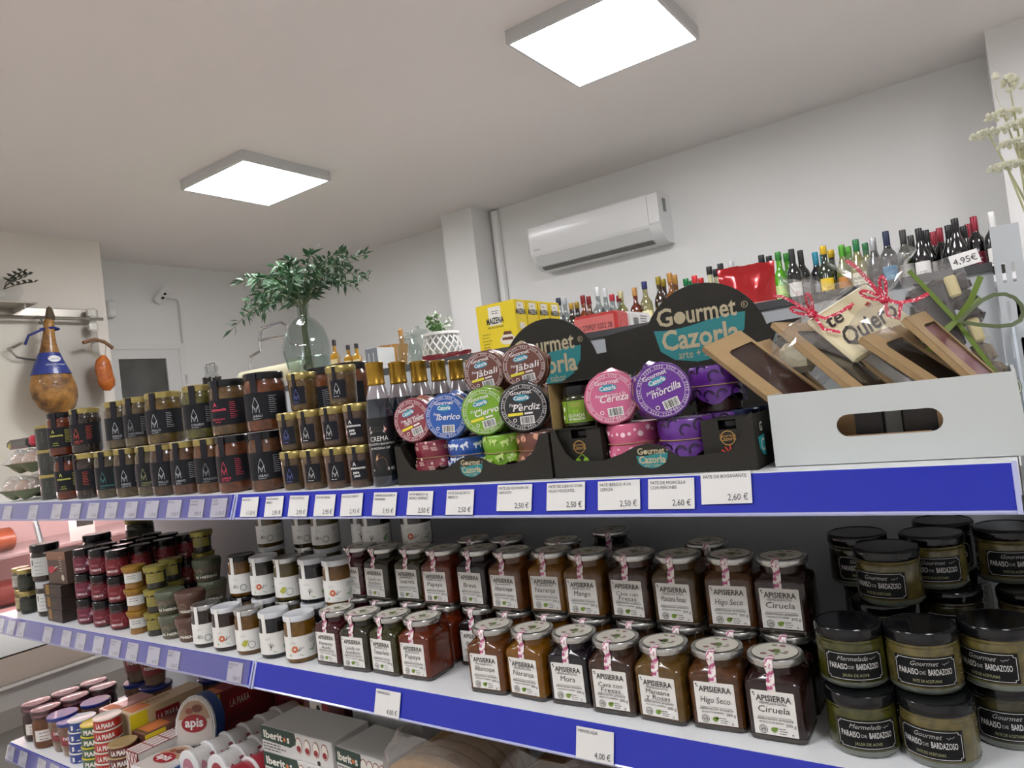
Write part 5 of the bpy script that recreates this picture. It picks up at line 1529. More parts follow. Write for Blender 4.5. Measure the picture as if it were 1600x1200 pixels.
BT = [  # x, top z, rank, kind, body, cap, label, accent, word, description
 (-2.305, 2.182, 0, 'spirit', CLR, '1f2a40', 'd8d8d4', '40505c', '', 'clear bottle with navy cap rising over the flour boxes'),
 (-2.262, 2.178, 1, 'spirit', CLR, 'b9bcbe', 'd8d8d4', '40505c', '', 'clear bottle with silver cap beside the navy-capped one'),
 (-2.216, 2.133, 0, 'spirit', '2a1a10', 'a8862e', '2a2218', 'b09040', '', 'dark bottle with gold cap, first of two'),
 (-2.175, 2.135, 1, 'spirit', '2a1a10', 'a8862e', '2a2218', 'b09040', '', 'dark bottle with gold cap, second of two'),
 (-2.127, 2.166, 0, 'flask', AMB, '7e1a1e', 'b98a50', '3a2010', '', 'amber bottle with dark red cap, first of two'),
 (-2.087, 2.156, 1, 'flask', AMB, '7e1a1e', 'b98a50', '3a2010', '', 'amber bottle with dark red cap, second of two'),
 (-2.021, 2.198, 0, 'flask', CLR, 'd4d6d6', 'dcdcda', '9a2a30', '', 'clear rum bottle with white cap and red badge, first of two'),
 (-1.970, 2.186, 1, 'flask', CLR, 'd4d6d6', 'dcdcda', '9a2a30', '', 'clear rum bottle with white cap, second of two'),
 (-1.945, 2.141, 0, 'spirit', CLR, 'b02a38', 'e0dedc', 'b03040', '', 'clear bottle with red cap, first of two'),
 (-1.908, 2.131, 1, 'spirit', CLR, 'b02a38', 'e0dedc', 'b03040', '', 'clear bottle with red cap, second of two'),
 (-1.866, 2.142, 0, 'spirit', 'd4d4a8', 'b8ac80', 'd4cf8c', '6a6430', '', 'pale gin bottle with straw-coloured cap'),
 (-1.790, 2.153, 0, 'flask', '5a1c0c', 'b98a50', 'a81e20', 'd8b070', '', 'reddish whisky bottle with slanted red label'),
 (-1.705, 2.171, 0, 'spirit', 'd8d4b0', '242a5e', 'd8cfa0', '5a5a40', '', 'pale gin bottle with blue cap'),
 (-1.630, 2.188, 0, 'spirit', '2e1c0a', '8e7a1e', 'd8b41c', '3a2a08', '', 'dark rum bottle with yellow label'),
 (-1.600, 2.172, 1, 'spirit', '2e1c0a', '8e7a1e', 'd8b41c', '3a2a08', '', 'dark rum bottle half hidden behind its yellow-labelled twin'),
 (-1.542, 2.189, 0, 'flask', '6e4016', 'a87a3a', 'd2b890', '4a2a10', '', 'whisky bottle with tan cap before the half-round sign'),
 (-1.512, 2.177, 1, 'flask', '6e4016', 'a87a3a', 'd2b890', '4a2a10', '', 'whisky bottle behind the tan-capped one'),
 (-1.470, 2.146, 0, 'spirit', CLR, '14713c', 'd8d8d4', '14713c', '', 'clear bottle with green cap over the half-round sign, first of two'),
 (-1.435, 2.131, 1, 'spirit', CLR, '14713c', 'd8d8d4', '14713c', '', 'clear bottle with green cap over the half-round sign, second of two'),
 (-1.395, 2.144, 0, 'spirit', CLR, 'c02a2c', 'd8d8d4', 'b02a2c', '', 'bottle with bright red cap over the half-round sign, first of two'),
 (-1.360, 2.126, 1, 'spirit', CLR, 'c02a2c', 'd8d8d4', 'b02a2c', '', 'bottle with bright red cap over the half-round sign, second of two'),
 (-1.318, 2.184, 0, 'spirit', 'b8b48c', '1c1c1e', 'd6d2b8', '5a543c', '', 'cream liqueur bottle with black cap, first of two'),
 (-1.283, 2.166, 1, 'spirit', 'b8b48c', '1c1c1e', 'd6d2b8', '5a543c', '', 'cream liqueur bottle with black cap, second of two'),
 (-1.240, 2.181, 0, 'spirit', 'b8b48c', '1c1c1e', 'd6d2b8', '5a543c', '', 'black-capped bottle touching the red foil bag'),
 (-1.180, 2.183, 1, 'spirit', CLR, 'b9bcbe', 'd8d8d4', '40505c', '', 'silver-capped bottle rising over the red foil bag'),
 (-1.014, 2.180, 0, 'spirit', '3f5c1c', '1c1c1e', 'cfcabc', '7a2a2a', '', 'bottle with black cap and white neck band, first of two'),
 (-.975, 2.170, 1, 'spirit', '3f5c1c', '1c1c1e', 'cfcabc', '7a2a2a', '', 'bottle with black cap and white neck band, second of two'),
 (-.936, 2.184, 0, 'spirit', '4f9a1e', '2f7a30', 'b8d08a', '2f6a20', '', 'bright green liqueur bottle with green cap, first of two'),
 (-.895, 2.172, 1, 'spirit', '4f9a1e', '2f7a30', 'b8d08a', '2f6a20', '', 'bright green liqueur bottle with green cap, second of two'),
 (-.857, 2.178, 0, 'bordeaux', BK, '1a1a1c', 'd8d6d0', 'b02a2e', '', 'black vermouth bottle with white and red label, first of two'),
 (-.815, 2.165, 1, 'bordeaux', BK, '1a1a1c', 'd8d6d0', 'b02a2e', '', 'black vermouth bottle behind the white and red labelled one'),
 (-.778, 2.163, 0, 'bordeaux', BK, '1f8098', 'dcdcd8', '4a7a6a', '', 'black bottle with teal cap and white label, first of two'),
 (-.740, 2.150, 1, 'bordeaux', BK, '1f8098', 'dcdcd8', '4a7a6a', '', 'black bottle with teal cap behind its twin'),
 (-.702, 2.159, 0, 'spirit', GRN, 'c8a41c', 'd8b81c', '8a2020', '', 'green vermouth bottle with yellow cap and label'),
 (-.668, 2.134, 1, 'spirit', GRN, 'c8a41c', 'd8b81c', '8a2020', '', 'green vermouth bottle behind the yellow-labelled one'),
 (-.622, 2.151, 0, 'burgundy', '6f7434', '4f9a2a', 'b87a3a', '8a4a20', '', 'cloudy olive bottle with bright green cap, first of two'),
 (-.592, 2.139, 1, 'burgundy', '6f7434', '4f9a2a', 'b87a3a', '8a4a20', '', 'cloudy olive bottle behind its twin'),
 (-.548, 2.158, 0, 'burgundy', '6e6c20', '1f6a3a', 'ded8c4', '5a5a30', 'RUEDA', 'yellow-green wine bottle with cream label'),
 (-.520, 2.147, 1, 'burgundy', '6e6c20', '1f6a3a', 'ded8c4', '5a5a30', '', 'yellow-green wine bottle behind the cream-labelled one'),
 (-.479, 2.157, 0, 'burgundy', BK, 'b4b6b8', '2a2a2a', 'b0b0a8', '', 'black wine bottle with silver cap'),
 (-.411, 2.167, 0, 'bordeaux', BK, '1c2444', '3f7a9c', 'b8d0da', '', 'black wine bottle with navy cap and blue label'),
 (-.344, 2.166, 0, 'bordeaux', '2e3216', '3a3a38', 'd2d0c8', '5a5a50', '', 'olive wine bottle with grey cap and pale label'),
 (-.312, 2.133, 1, 'bordeaux', '2e3216', '3a3a38', 'd2d0c8', '5a5a50', '', 'olive wine bottle behind the pale-labelled one'),
 (-.271, 2.148, 0, 'burgundy', BK, '202022', 'd6d4d0', '4a4a4a', '', 'black-capped wine bottle with low white label'),
 (-.242, 2.136, 1, 'burgundy', BK, '202022', 'd6d4d0', '4a4a4a', '', 'black-capped wine bottle behind the low-labelled one'),
 (-.195, 2.156, 0, 'bordeaux', BK, '8e1a30', 'dcdad6', '2a2a2a', 'Protos', 'black wine bottle with red cap and white label'),
 (-.222, 2.143, 1, 'bordeaux', BK, '8e1a30', 'dcdad6', '2a2a2a', '', 'red-capped wine bottle behind the white-labelled one'),
 (-.121, 2.159, 0, 'burgundy', BK, '1c1c1e', '28282a', 'c8c8c8', '', 'plain black sparkling bottle with silver-ringed cap'),
 (-.150, 2.137, 1, 'burgundy', BK, '1c1c1e', '28282a', 'c8c8c8', '', 'plain black bottle behind, nearer the red-capped ones'),
 (-.092, 2.126, 1, 'burgundy', BK, '1c1c1e', '28282a', 'c8c8c8', '', 'plain black bottle behind, nearer the dark red label'),
 (-.048, 2.159, 0, 'bordeaux', BK, '8e1a30', '7c1f34', 'd8c0c0', 'vino', 'black wine bottle with red cap and dark red label'),
 (-.075, 2.146, 1, 'bordeaux', BK, '8e1a30', '7c1f34', 'd8c0c0', '', 'red-capped wine bottle behind the dark red labelled one'),
 (.022, 2.154, 0, 'bordeaux', BK, 'dcdcda', 'dcdad6', '4a4a4a', '', 'wine bottle with white cap beside the slotted upright')]
placed = []
for x, zt, rk, kd, bo, ca, la, ac, wo, ds in BT:
    h = zt - 1.85
    y = 3.20 + .10 * rk
    if rk:
        x, h = x * 1.025, h + .012
    while any(math.hypot(x - a, y - b) < .084 for a, b in placed):
        y += .02
    placed.append((x, y))
    s = h / .30
    put(bottle(kd, bo, ca, la, ac, wo), 'wine_bottle' if kd in ('bordeaux', 'burgundy') else 'spirit_bottle', ds, 'bottle', (x, y, 1.8504), to_cam(x, y) * .9, 'bottles along the back wall', None, (1.0, 1.0, s))

# ================================================================ middle shelf, jam jars
LABELW = M('d9d7d2', 0.5)
JINK = M('33302e', 0.5)
STRIP = M('e2dcd8', 0.5, noise=(260, 'a84a74', .05, .52))
@kit
def jam(body, body2, lines, extra):
    b = MB().loft([(0.0, .0285, .007), (.0025, .0305, .008), (.008, .031, .008), (.060, .031, .008), (.0645, .0302, .010), (.0690, .0282, .020), (.0715, .0268, .0266), (.0830, .0266, .0265)], 4)
    base = MB().loft([(0.0, .0290, .007), (.0012, .0310, .008), (.0050, .0314, .0082), (.0058, .0311, .008)], 4)
    lid = MB().lathe([(.0290, .0800), (.0302, .0806), (.0305, .0816), (.0305, .0866), (.0296, .0882), (.0280, .0885), (.0273, .0880)], 30)
    disc = MB()
    ft = topmap(.0884)
    disc.disc(0, 0, .0255, ft, 24, 0)
    rnd = random.Random(5)
    fu = topmap(.0887)
    for k in range(16):
        a, q = rnd.uniform(0, 6.28), rnd.uniform(.0, .019)
        disc.disc(q * math.cos(a), q * math.sin(a), rnd.uniform(.002, .0045), fu, 7, 1 if k % 3 else 2, rnd.uniform(.0012, .003))
    disc.ring(0, 0, .0250, .0257, fu, 28, 3)
    yl = -.0316
    lab = MB().prism([(-.0232, .0075), (.0232, .0075), (.0232, .0545), (.0222, .0555), (.0045, .0555), (.0045, .0615), (-.0045, .0615), (-.0045, .0555), (-.0222, .0555), (-.0232, .0545)], flat(yl), flat(yl + .0004))
    t = MB()
    fo = flat(yl - .0004)
    t.text('APISIERRA', .0092, .001, .0445, fo, 0, width=.0375, bold=.02)
    t.disc(-.0205, .0525, .0011, fo, 6, 0).disc(-.0195, .0502, .0009, fo, 6, 0)
    v = .0385
    if extra:
        t.text(extra, .0040, 0, .0408, fo, 0, width=.029)
    if len(lines) == 1:
        t.text(lines[0], .0100, 0, .0322, fo, 0, shear=.12, width=min(.034, .0046 * len(lines[0]) + .003))
    else:
        t.text(lines[0], .0080, 0, .0348, fo, 0, shear=.12, width=min(.033, .0040 * len(lines[0]) + .003)).text(lines[1], .0080, 0, .0284, fo, 0, shear=.12, width=min(.033, .0040 * len(lines[1]) + .003))
    t.text('elaboracion artesana', .0048, 0, .0238, fo, 0, shear=.35, width=.038).line([(-.018, .0272), (.018, .0272)], .0003, fo, 0)
    t.text('PRODUCTO DE ESPAÑA', .0030, -.004, .0202, fo, 0, width=.026)
    t.ring(-.0135, .0132, .0040, .0046, fo, 16, 0).ring(-.0135, .0132, .0024, .0029, fo, 12, 0).line([(-.0155, .0122), (-.0125, .0142), (-.0115, .0115)], .0008, fo, 0)
    t.disc(-.0020, .0135, .0034, fo, 10, 1, .0030).disc(.0005, .0150, .0022, fo, 8, 1, .0016)
    t.bars(.0035, .0150, .010, 3, .0026, .0007, fo, 0)
    t.text('300 g', .0050, .0165, .0185, fo, 0).text('e', .0050, .0175, .0090, fo, 0)
    st = MB()
    P = [(yl - .0005, .0560), (yl - .0004, .0630), (-.0300, .0690), (-.0278, .0740), (-.0312, .0805), (-.0314, .0865), (-.0290, .0893), (-.0170, .0894)]
    W_ = [.0042, .0046, .0044, .0040, .0046, .0046, .0044, .0040]
    vs = []
    for (yy, zz), ww in zip(P, W_):
        vs += [(-ww, yy, zz), (ww, yy, zz)]
    for (yy, zz), ww in zip(P, W_):
        vs += [(-ww, yy + .0005, zz - .0003), (ww, yy + .0005, zz - .0003)]
    n = len(P)
    fs = [(2 * i, 2 * i + 1, 2 * i + 3, 2 * i + 2) for i in range(n - 1)] + [(2 * n + 2 * i + 1, 2 * n + 2 * i, 2 * n + 2 * i + 2, 2 * n + 2 * i + 3) for i in range(n - 1)]
    st.add(vs, fs)
    return [('jar', b.mesh('jar', content(body, body2)), []),
            ('glass_base', base.mesh('glass_base', M('2a241e', .12, coat=1.0))),
            ('lid', lid.mesh('lid', SILVER), [('lid_print', disc.mesh('lid_print', [M('c6c2b6', .4), M('6d7a4a', .5), M('8a5a64', .5), M('6a6a58', .5)], 0))]),
            ('label', lab.mesh('label', LABELW, 0), [('lettering', t.mesh('lettering', [JINK, M('6f8a34', .5)], 0))]),
            ('seal_strip', st.mesh('seal_strip', STRIP, 60))]
FL = {'plum': ('2c1210', '3a1a16', ('Ciruela',), 'MERMELADA EXTRA'), 'fig': ('74451a', '5c3414', ('Higo Seco',), ''), 'rose': ('8a6526', '74521e', ('Manzana', 'y Rosas'), 'MERMELADA EXTRA'),
      'applerose': ('6b5024', '5a421e', ('Manzana Rosas',), 'MERMELADA EXTRA'), 'cava': ('5a3a28', '4a2e20', ('Cava con', 'Fresas'), ''), 'mora': ('17121a', '1e1822', ('Mora',), 'MERMELADA EXTRA'),
      'naranja': ('a86c0c', '96600c', ('Naranja',), 'MERMELADA EXTRA'), 'apricot': ('8a4e1a', '7a4216', ('Albaricoque',), 'Mermelada Extra'), 'papaya': ('8c3210', '7c2a0e', ('Papaya',), 'MERMELADA EXTRA'),
      'tomate': ('4c481a', '3e3c16', ('Tomate Verde',), 'MERMELADA EXTRA'), 'cebolla': ('3e3824', '34301e', ('Cebolla con', 'Arandanos'), ''), 'pimiento': ('5c0f1c', '4a0c16', ('Pimiento', 'Asado'), ''),
      'mango': ('8c5a12', '7c4e10', ('Mango',), 'MERMELADA EXTRA'), 'breva': ('221719', '2a1c1e', ('Breva',), '')}
front = [(-.2500, 'plum', 'deep purple plum'), (-.3180, 'fig', 'brown fig'), (-.3840, 'rose', 'golden apple and rose'), (-.4500, 'cava', 'brown cava and strawberry'), (-.5150, 'mora', 'black blackberry'), (-.5810, 'naranja', 'bright orange'),
         (-.6485, 'apricot', 'amber apricot'), (-.7900, 'papaya', 'red papaya'), (-.8550, 'tomate', 'olive green tomato'), (-.9195, 'cebolla', 'grey-green onion'), (-.9870, 'pimiento', 'crimson pepper')]
upper = [(-.2520, 'plum', 'deep purple plum'), (-.3160, 'fig', 'brown fig'), (-.3860, 'applerose', 'golden apple and rose'), (-.4530, 'cava', 'brown cava and strawberry'), (-.5230, 'mango', 'golden mango'), (-.5890, 'naranja', 'orange'),
         (-.6580, 'apricot', 'amber apricot'), (-.7280, 'breva', 'black early-fig'), (-.7990, 'papaya', 'red papaya'), (-.8660, 'tomate', 'olive green tomato'), (-.9370, 'cebolla', 'grey-green onion'), (-1.0040, 'pimiento', 'crimson pepper')]
JG = 'square jam jars on the middle shelf'
for i, (x, k, ds) in enumerate(front):
    put(jam(*FL[k]), 'jam_jar', f'square {ds} jam jar in the front bottom row', 'jam jar', (x, .056 + .003 * math.sin(i * 1.9), ZM), rad(3 * math.sin(i * 2.2) + 1), JG)
for i, (x, k, ds) in enumerate(upper):
    put(jam(*FL[k]), 'jam_jar', f'square {ds} jam jar in the raised second row', 'jam jar', (x, .138 + .003 * math.sin(i * 2.9), ZM + .0890), rad(3 * math.sin(i * 1.7)), JG)
    put(jam(*FL[k]), 'jam_jar', f'jam jar below the raised {ds} one, behind the front row', 'jam jar', (x, .128 + .002 * math.sin(i * 2.9), ZM), rad(2 * math.sin(i * 1.1)), JG)
for x, z, k, lb in ((-.720, 2, 'mora', 'highest jam jar lid at the back above the early-fig jar'), (-.790, 1, 'papaya', 'jam jar lid at the back behind the papaya one'), (-.610, 1, 'naranja', 'jam jar lid at the back behind the orange one'),
                    (-.560, 1, 'mora', 'dark jam jar lid at the back behind the mango one'), (-.372, 1, 'fig', 'jam jar lid at the back behind the fig one')):
    zz = ZM + .0890 * z - (.071 if z == 2 else 0)
    y = .208 if z == 1 else .225
    if x == -.560:
        y = .278
    if z == 2:
        zz, y = ZM + .178, .212
        zz = ZM + .106
    put(jam(*FL[k]), 'jam_jar', lb, 'jam jar', (x, y, zz if z == 1 else ZM + .0890), rad(20), JG)
    put(jam(*FL[k]), 'jam_jar', 'supporting ' + lb.replace('lid ', '').replace('highest ', ''), 'jam jar', (x, y, ZM), 0, JG)

# ---------------------------------------------------------------- white-labelled round jars
@kit
def honey(lid, body, body2, art):
    R = .0278
    b = MB().lathe([(.0245, 0), (.0270, .002), (.0278, .006), (.0278, .060), (.0272, .0655), (.0255, .0690), (.0252, .073)], 22)
    l = MB().lathe([(.0265, .0705), (.0272, .0713), (.0274, .0788), (.0265, .0805), (.0250, .080)], 26)
    lab = MB().sheet(-.040, .044, .008, .046, cyl(R + .0004), cyl(R + .0001), 18)
    strap = MB().sheet(-.0135, -.0055, .044, .0800, cyl(R + .0008), cyl(R + .0003), 4)
    t = MB()
    fo = cyl(R + .0008)
    if art == 'flower':
        t.poly([(-.012, .0165), (.006, .0150), (.022, .0200), (.036, .0290), (.030, .0180), (.012, .0120), (-.012, .0125)], fo, 1)
        for k in range(8):
            a = k * .8
            t.disc(-.002 + .004 * math.cos(a), .0245 + .004 * math.sin(a), .0022, fo, 7, 2)
        t.line([(.004, .020), (.008, .028)], .0009, fo, 0).line([(.005, .021), (.013, .027)], .0009, fo, 0).line([(-.008, .020), (-.011, .027)], .0008, fo, 3)
    elif art == 'circle':
        t.ring(.010, .0190, .0058, .0066, fo, 18, 0).ring(.010, .0190, .0046, .0049, fo, 16, 0).line([(-.012, .020), (-.004, .025)], .0010, fo, 0).line([(-.006, .019), (-.009, .026)], .0010, fo, 0)
        t.text('LO', .008, -.004, .0185, fo, 0)
    elif art == 'green':
        t.poly([(-.010, .020), (-.003, .028), (.004, .027), (.002, .019), (-.004, .015)], fo, 3)
        t.ring(.010, .0185, .0058, .0066, fo, 18, 0).line([(.000, .016), (.005, .028)], .0008, fo, 1)
    else:
        t.poly([(-.012, .0125), (.004, .0130), (.024, .0220), (.034, .0300), (.026, .0150), (.008, .0110)], fo, 1)
        for a in (.5, 1.0, 1.5, 2.1):
            t.line([(.000, .0200), (.007 * math.cos(a), .0200 + .009 * math.sin(a))], .0009, fo, 0)
        t.line([(.0, .016), (.0, .0205)], .0013, fo, 0)
    t.ring(-.004, .033, .0048, .0051, fo, 12, 4, rad(20), rad(160)).bars(-.010, .0345, .014, 1, .003, .0006, fo, 4)
    t.bars(.024, .039, .012, 3, .0028, .0007, fo, 0).bars(.026, .026, .010, 4, .0028, .0006, fo, 4)
    lm = {'white': M('c9ccd0', .35, coat=.3), 'silver': SILVER, 'black': BLACKLID}[lid]
    return [('jar', b.mesh('jar', content(body, body2))), ('lid', l.mesh('lid', lm)),
            ('label', lab.mesh('label', M('dcdbd6', .5)), [('lettering', t.mesh('lettering', [M('44423c', .5), M('7aa86e', .5), M('c0603c', .5), M('a8a83c', .5), M('8a8a84', .5)], 0))]),
            ('seal_strap', strap.mesh('seal_strap', M('dcdbd6', .5)))]
HG = 'white-labelled round jars on the middle shelf'
hrow = [(-1.352, .034, 'silver', '3a2c24', '2e221c', 'circle', 'brown jar with circle emblem'), (-1.282, .034, 'white', '3c221a', '301a14', 'flower', 'dark red-brown jar with flower print'), (-1.211, .036, 'silver', '8a5c14', '7a4e10', 'green', 'amber jar with green leaf and circle'),
        (-1.140, .038, 'white', '14141a', '1a1a20', 'bird', 'black jar with bird print'), (-1.068, .038, 'white', '9a6a12', '8a5c10', 'flower', 'bright amber jar with orange flower print')]
for i, (x, y, lid, a, b, art, ds) in enumerate(hrow):
    put(honey(lid, a, b, art), 'honey_jar', f'white-labelled {ds}, bottom row', 'jar', (x, y, ZM), to_cam(x, y) - rad(22), HG)
hup = [(-1.318, .090, 'black', '8a5a10', '7a4e10', 'circle', 'amber jar with black lid and circle emblem'), (-1.248, .092, 'white', '3a3228', '2e281e', 'flower', 'dark jar with red flower print'), (-1.172, .092, 'silver', '6b5a24', '5c4e1e', 'green', 'olive jar with green leaf and circle'),
       (-1.100, .094, 'white', '14161c', '1a1c22', 'bird', 'black jar with bird print'), (-1.030, .092, 'white', '8a5a14', '7a4c10', 'flower', 'amber jar with orange flower print')]
for i, (x, y, lid, a, b, art, ds) in enumerate(hup):
    put(honey(lid, a, b, art), 'honey_jar', f'white-labelled {ds}, raised second row', 'jar', (x, y + .012, ZM + .0806), to_cam(x, y) - rad(24), HG)
    put(honey(lid, a, b, art), 'honey_jar', f'jar supporting the raised {ds}', 'jar', (x, y + .008, ZM), to_cam(x, y), HG)
hthird = [(-1.330, .185, 'white', '7a5a14', 'circle', 'pale-lidded jar third row up, first from the dark corner'), (-1.215, .190, 'silver', '5a4a1e', 'circle', 'pale jar third row up, before its twin'), (-1.150, .185, 'white', '6a5a24', 'circle', 'twin pale jar third row up'),
          (-1.055, .205, 'white', '2a2418', 'bird', 'dark jar third row up, in deep shade'), (-1.005, .185, 'white', '14161c', 'bird', 'pale-labelled jar third row up with bird print'), (-.915, .20, 'white', '3a3018', 'flower', 'pale-labelled jar third row up above the onion jams')]
for x, y, lid, a, art, ds in hthird:
    for z in range(3):
        put(honey(lid, a, a, art), 'honey_jar', ds if z == 2 else f'{("lowest", "middle")[z]} jar under the {ds}', 'jar', (x, y, ZM + .0806 * z), to_cam(x, y) - rad(22), HG)

# ---------------------------------------------------------------- herb and pepper pates
@kit
def herb(body, cover, word):
    b = MB().lathe([(.0225, 0), (.0240, .002), (.0285, .033), (.0285, .036)], 22)
    c = MB().lathe([(.0292, .0325), (.0300, .034), (.0300, .0445), (.0285, .0475), (.0270, .048)], 24, lobes=(.012, 9))
    lab = MB().sheet(-.016, .020, .007, .021, cone(.0240, .002, .0285, .033, 0, .0004), cone(.0240, .002, .0285, .033, 0, .0001), 8)
    t = MB()
    fo = cone(.0240, .002, .0285, .033, 0, .0008)
    t.text(word, .0075, .003, .0085, fo, 0, width=.0052 * len(word), bold=.03)
    t.ring(-.008, .0215, .0062, .0068, fo, 18, 1).ring(-.008, .0215, .0030, .0034, fo, 12, 1).line([(.001, .0205), (.018, .0205)], .0004, fo, 1)
    return [('jar', b.mesh('jar', M(body, .55, coat=.2, noise=(50, cover, .5)))), ('wrapped_lid', c.mesh('wrapped_lid', M(cover, .45, coat=.3, bump=(60, .5)))),
            ('label', lab.mesh('label', M('3c3f30' if word.endswith('HIERBAS') else '553a30', .5)), [('lettering', t.mesh('lettering', [M('e0ddd0', .5), M('a8a48e', .5)], 0))])]
HB = ('6b5648', '4c5240', 'AS HIERBAS')
MT = ('5c4034', '54382e', 'PIMIENTA')
for x, y, z, kk, lb in ((-1.488, .042, 0, HB, 'herb pate jar with green wrapped lid, bottom of the stack'), (-1.500, .046, 1, HB, 'herb pate jar with green wrapped lid, second up'),
                        (-1.424, .042, 0, MT, 'brown pepper pate jar, bottom of the stack'), (-1.430, .050, 1, MT, 'brown pepper pate jar, second up'),
                        (-1.470, .125, 0, HB, 'herb pate jar, bottom of the rear stack'), (-1.470, .125, 1, HB, 'herb pate jar, second of the rear stack'), (-1.478, .122, 2, HB, 'herb pate jar, topmost of the rear stack')):
    put(herb(*kk), 'herb_pate_jar', lb, 'jar', (x, y, ZM + .0485 * z), to_cam(x, y) - rad(20), 'herb and pepper pate jars')

# ---------------------------------------------------------------- little tubs
@kit
def tub(body, lidc, labc, scallop):
    b = MB().lathe([(.0195, 0), (.0205, .002), (.0190, .012), (.0200, .030), (.0232, .042), (.0235, .044)], 22)
    l = MB().lathe([(.0248, .0440), (.0250, .0455), (.0250, .0475), (.0235, .0485)], 22)
    n = 44
    sk = MB()
    vs, fs = [], []
    for i in range(n):
        a = 2 * math.pi * i / n
        vs += [(.0246 * math.cos(a), .0246 * math.sin(a), .0450), (.0240 * math.cos(a), .0240 * math.sin(a), (.0370 if scallop == 2 else .0410) + .0018 * math.cos(11 * a))]
    for i in range(n):
        k = (i + 1) % n
        fs.append((2 * i + 1, 2 * k + 1, 2 * k, 2 * i))
    sk.add(vs, fs)
    lab = MB().sheet(-.020, .020, .014, .034, cyl(.0222), cyl(.0218), 12)
    t = MB().bars(-.012, .028, .020, 2, .005, .0013, cyl(.0226), 0)
    if scallop == 2:
        t.bars(-.014, .018, .026, 1, .005, .0016, cyl(.0226), 0)
    return [('tub', b.mesh('tub', M(body, .4, coat=.4, noise=(40, body, .3)))), ('lid', l.mesh('lid', M(lidc, .35, .5))), ('skirt', sk.mesh('skirt', M(lidc, .35, .5), 0)),
            ('label', lab.mesh('label', M(labc, .45)), [('lettering', t.mesh('lettering', M('5c5a4e', .5), 0))])]
for z, nm in enumerate(('bottom', 'middle', 'top')):
    put(tub('8a6224', 'a07a30', 'c9c7c2', 1), 'pate_tub', f'ochre tub with white band, {nm} of its stack', 'tub', (-1.618 - .001 * z, .035, ZM + .0490 * z), to_cam(-1.618, .03) - rad(12), 'stacked ochre tubs')
    put(tub('24221e', '8f8640', '877d34', 2), 'pate_tub', f'black tub with scalloped gold foil, {nm} of its stack', 'tub', (-1.553 + .002 * z, .040 + .003 * z, ZM + .0490 * z), to_cam(-1.55, .04) - rad(12), 'stacked black and gold tubs')
    put(tub('24221e', '8f8640', '877d34', 2), 'pate_tub', f'black and gold tub, {nm} of the stack behind', 'tub', (-1.585, .100, ZM + .0490 * z), 0.8, 'stacked black and gold tubs')
for z in range(4):
    put(tub('24221e', '8f8640', '877d34', 2), 'pate_tub', f'black and gold tub, {("bottom", "second", "third", "topmost")[z]} of the tall stack at the back', 'tub', (-1.560, .165, ZM + .0490 * z), 0.9, 'stacked black and gold tubs')

# ---------------------------------------------------------------- red spread jars
@kit
def redjar(word, red, art):
    b = MB().lathe([(.0200, 0), (.0225, .002), (.0232, .005), (.0232, .040), (.0222, .0435), (.0200, .045)], 20)
    l = MB().lathe([(.0226, .0435), (.0232, .0445), (.0232, .0575), (.0220, .0590), (.0210, .0586)], 22)
    lab = MB().sheet(-.034, .034, .006, .038, cyl(.0236), cyl(.0233), 14)
    t = MB()
    fo = cyl(.0240)
    t.text('TIERRA', .0068, -.008, .021, fo, 1, width=.019).text(word, .0065, -.006, .0105, fo, 0, width=min(.026, .0042 * len(word)), bold=.03)
    if art == 'bulb':
        t.disc(.014, .024, .0058, fo, 10, 2, .0050).line([(.014, .029), (.012, .034)], .0016, fo, 2).disc(.007, .020, .0050, fo, 10, 3, .0044)
    elif art == 'tomato':
        t.ring(.012, .020, .0040, .0046, fo, 14, 1).line([(.012, .025), (.012, .029)], .0009, fo, 1)
    else:
        t.line([(.004, .016), (.010, .032), (.016, .016), (.004, .016)], .0006, fo, 1)
    return [('jar', b.mesh('jar', content('5c1420', '4a0e18'))), ('lid', l.mesh('lid', BLACKLID)),
            ('label', lab.mesh('label', M(red, .45)), [('lettering', t.mesh('lettering', [M('e0d4d4', .5), M('b0707c', .5), M('c9a8b0', .5), M('6a3a4c', .5)], 0))])]
RK = [('CEBOLLA', '621830', 'bulb', 'onion-print'), ('TOMATE', '641322', 'tomato', 'tomato-print'), ('PIMIENTO ROJO', '6c121b', 'pepper', 'pepper-print')]
for c, (wd, rd, ar, ds) in enumerate(RK):
    for z, nm in enumerate(('bottom', 'middle', 'top')):
        x, y = (-1.866, -1.786, -1.706)[c], .040
        put(redjar(wd, rd, ar), 'spread_jar', f'red {ds} jar with black lid, {nm} of the front stack', 'jar', (x - .004 * z, y + .003 * z, ZM + .0592 * z), to_cam(x, y) - rad(16), 'red spread jars')
        for r in range(1, 4):
            put(redjar(wd, rd, ar), 'spread_jar', f'red {ds} jar, {nm} of the {("second", "third", "fourth")[r - 1]} stack back', 'jar', (x + .002 * r, y + .056 * r, ZM + .0592 * z), .7, 'red spread jars')

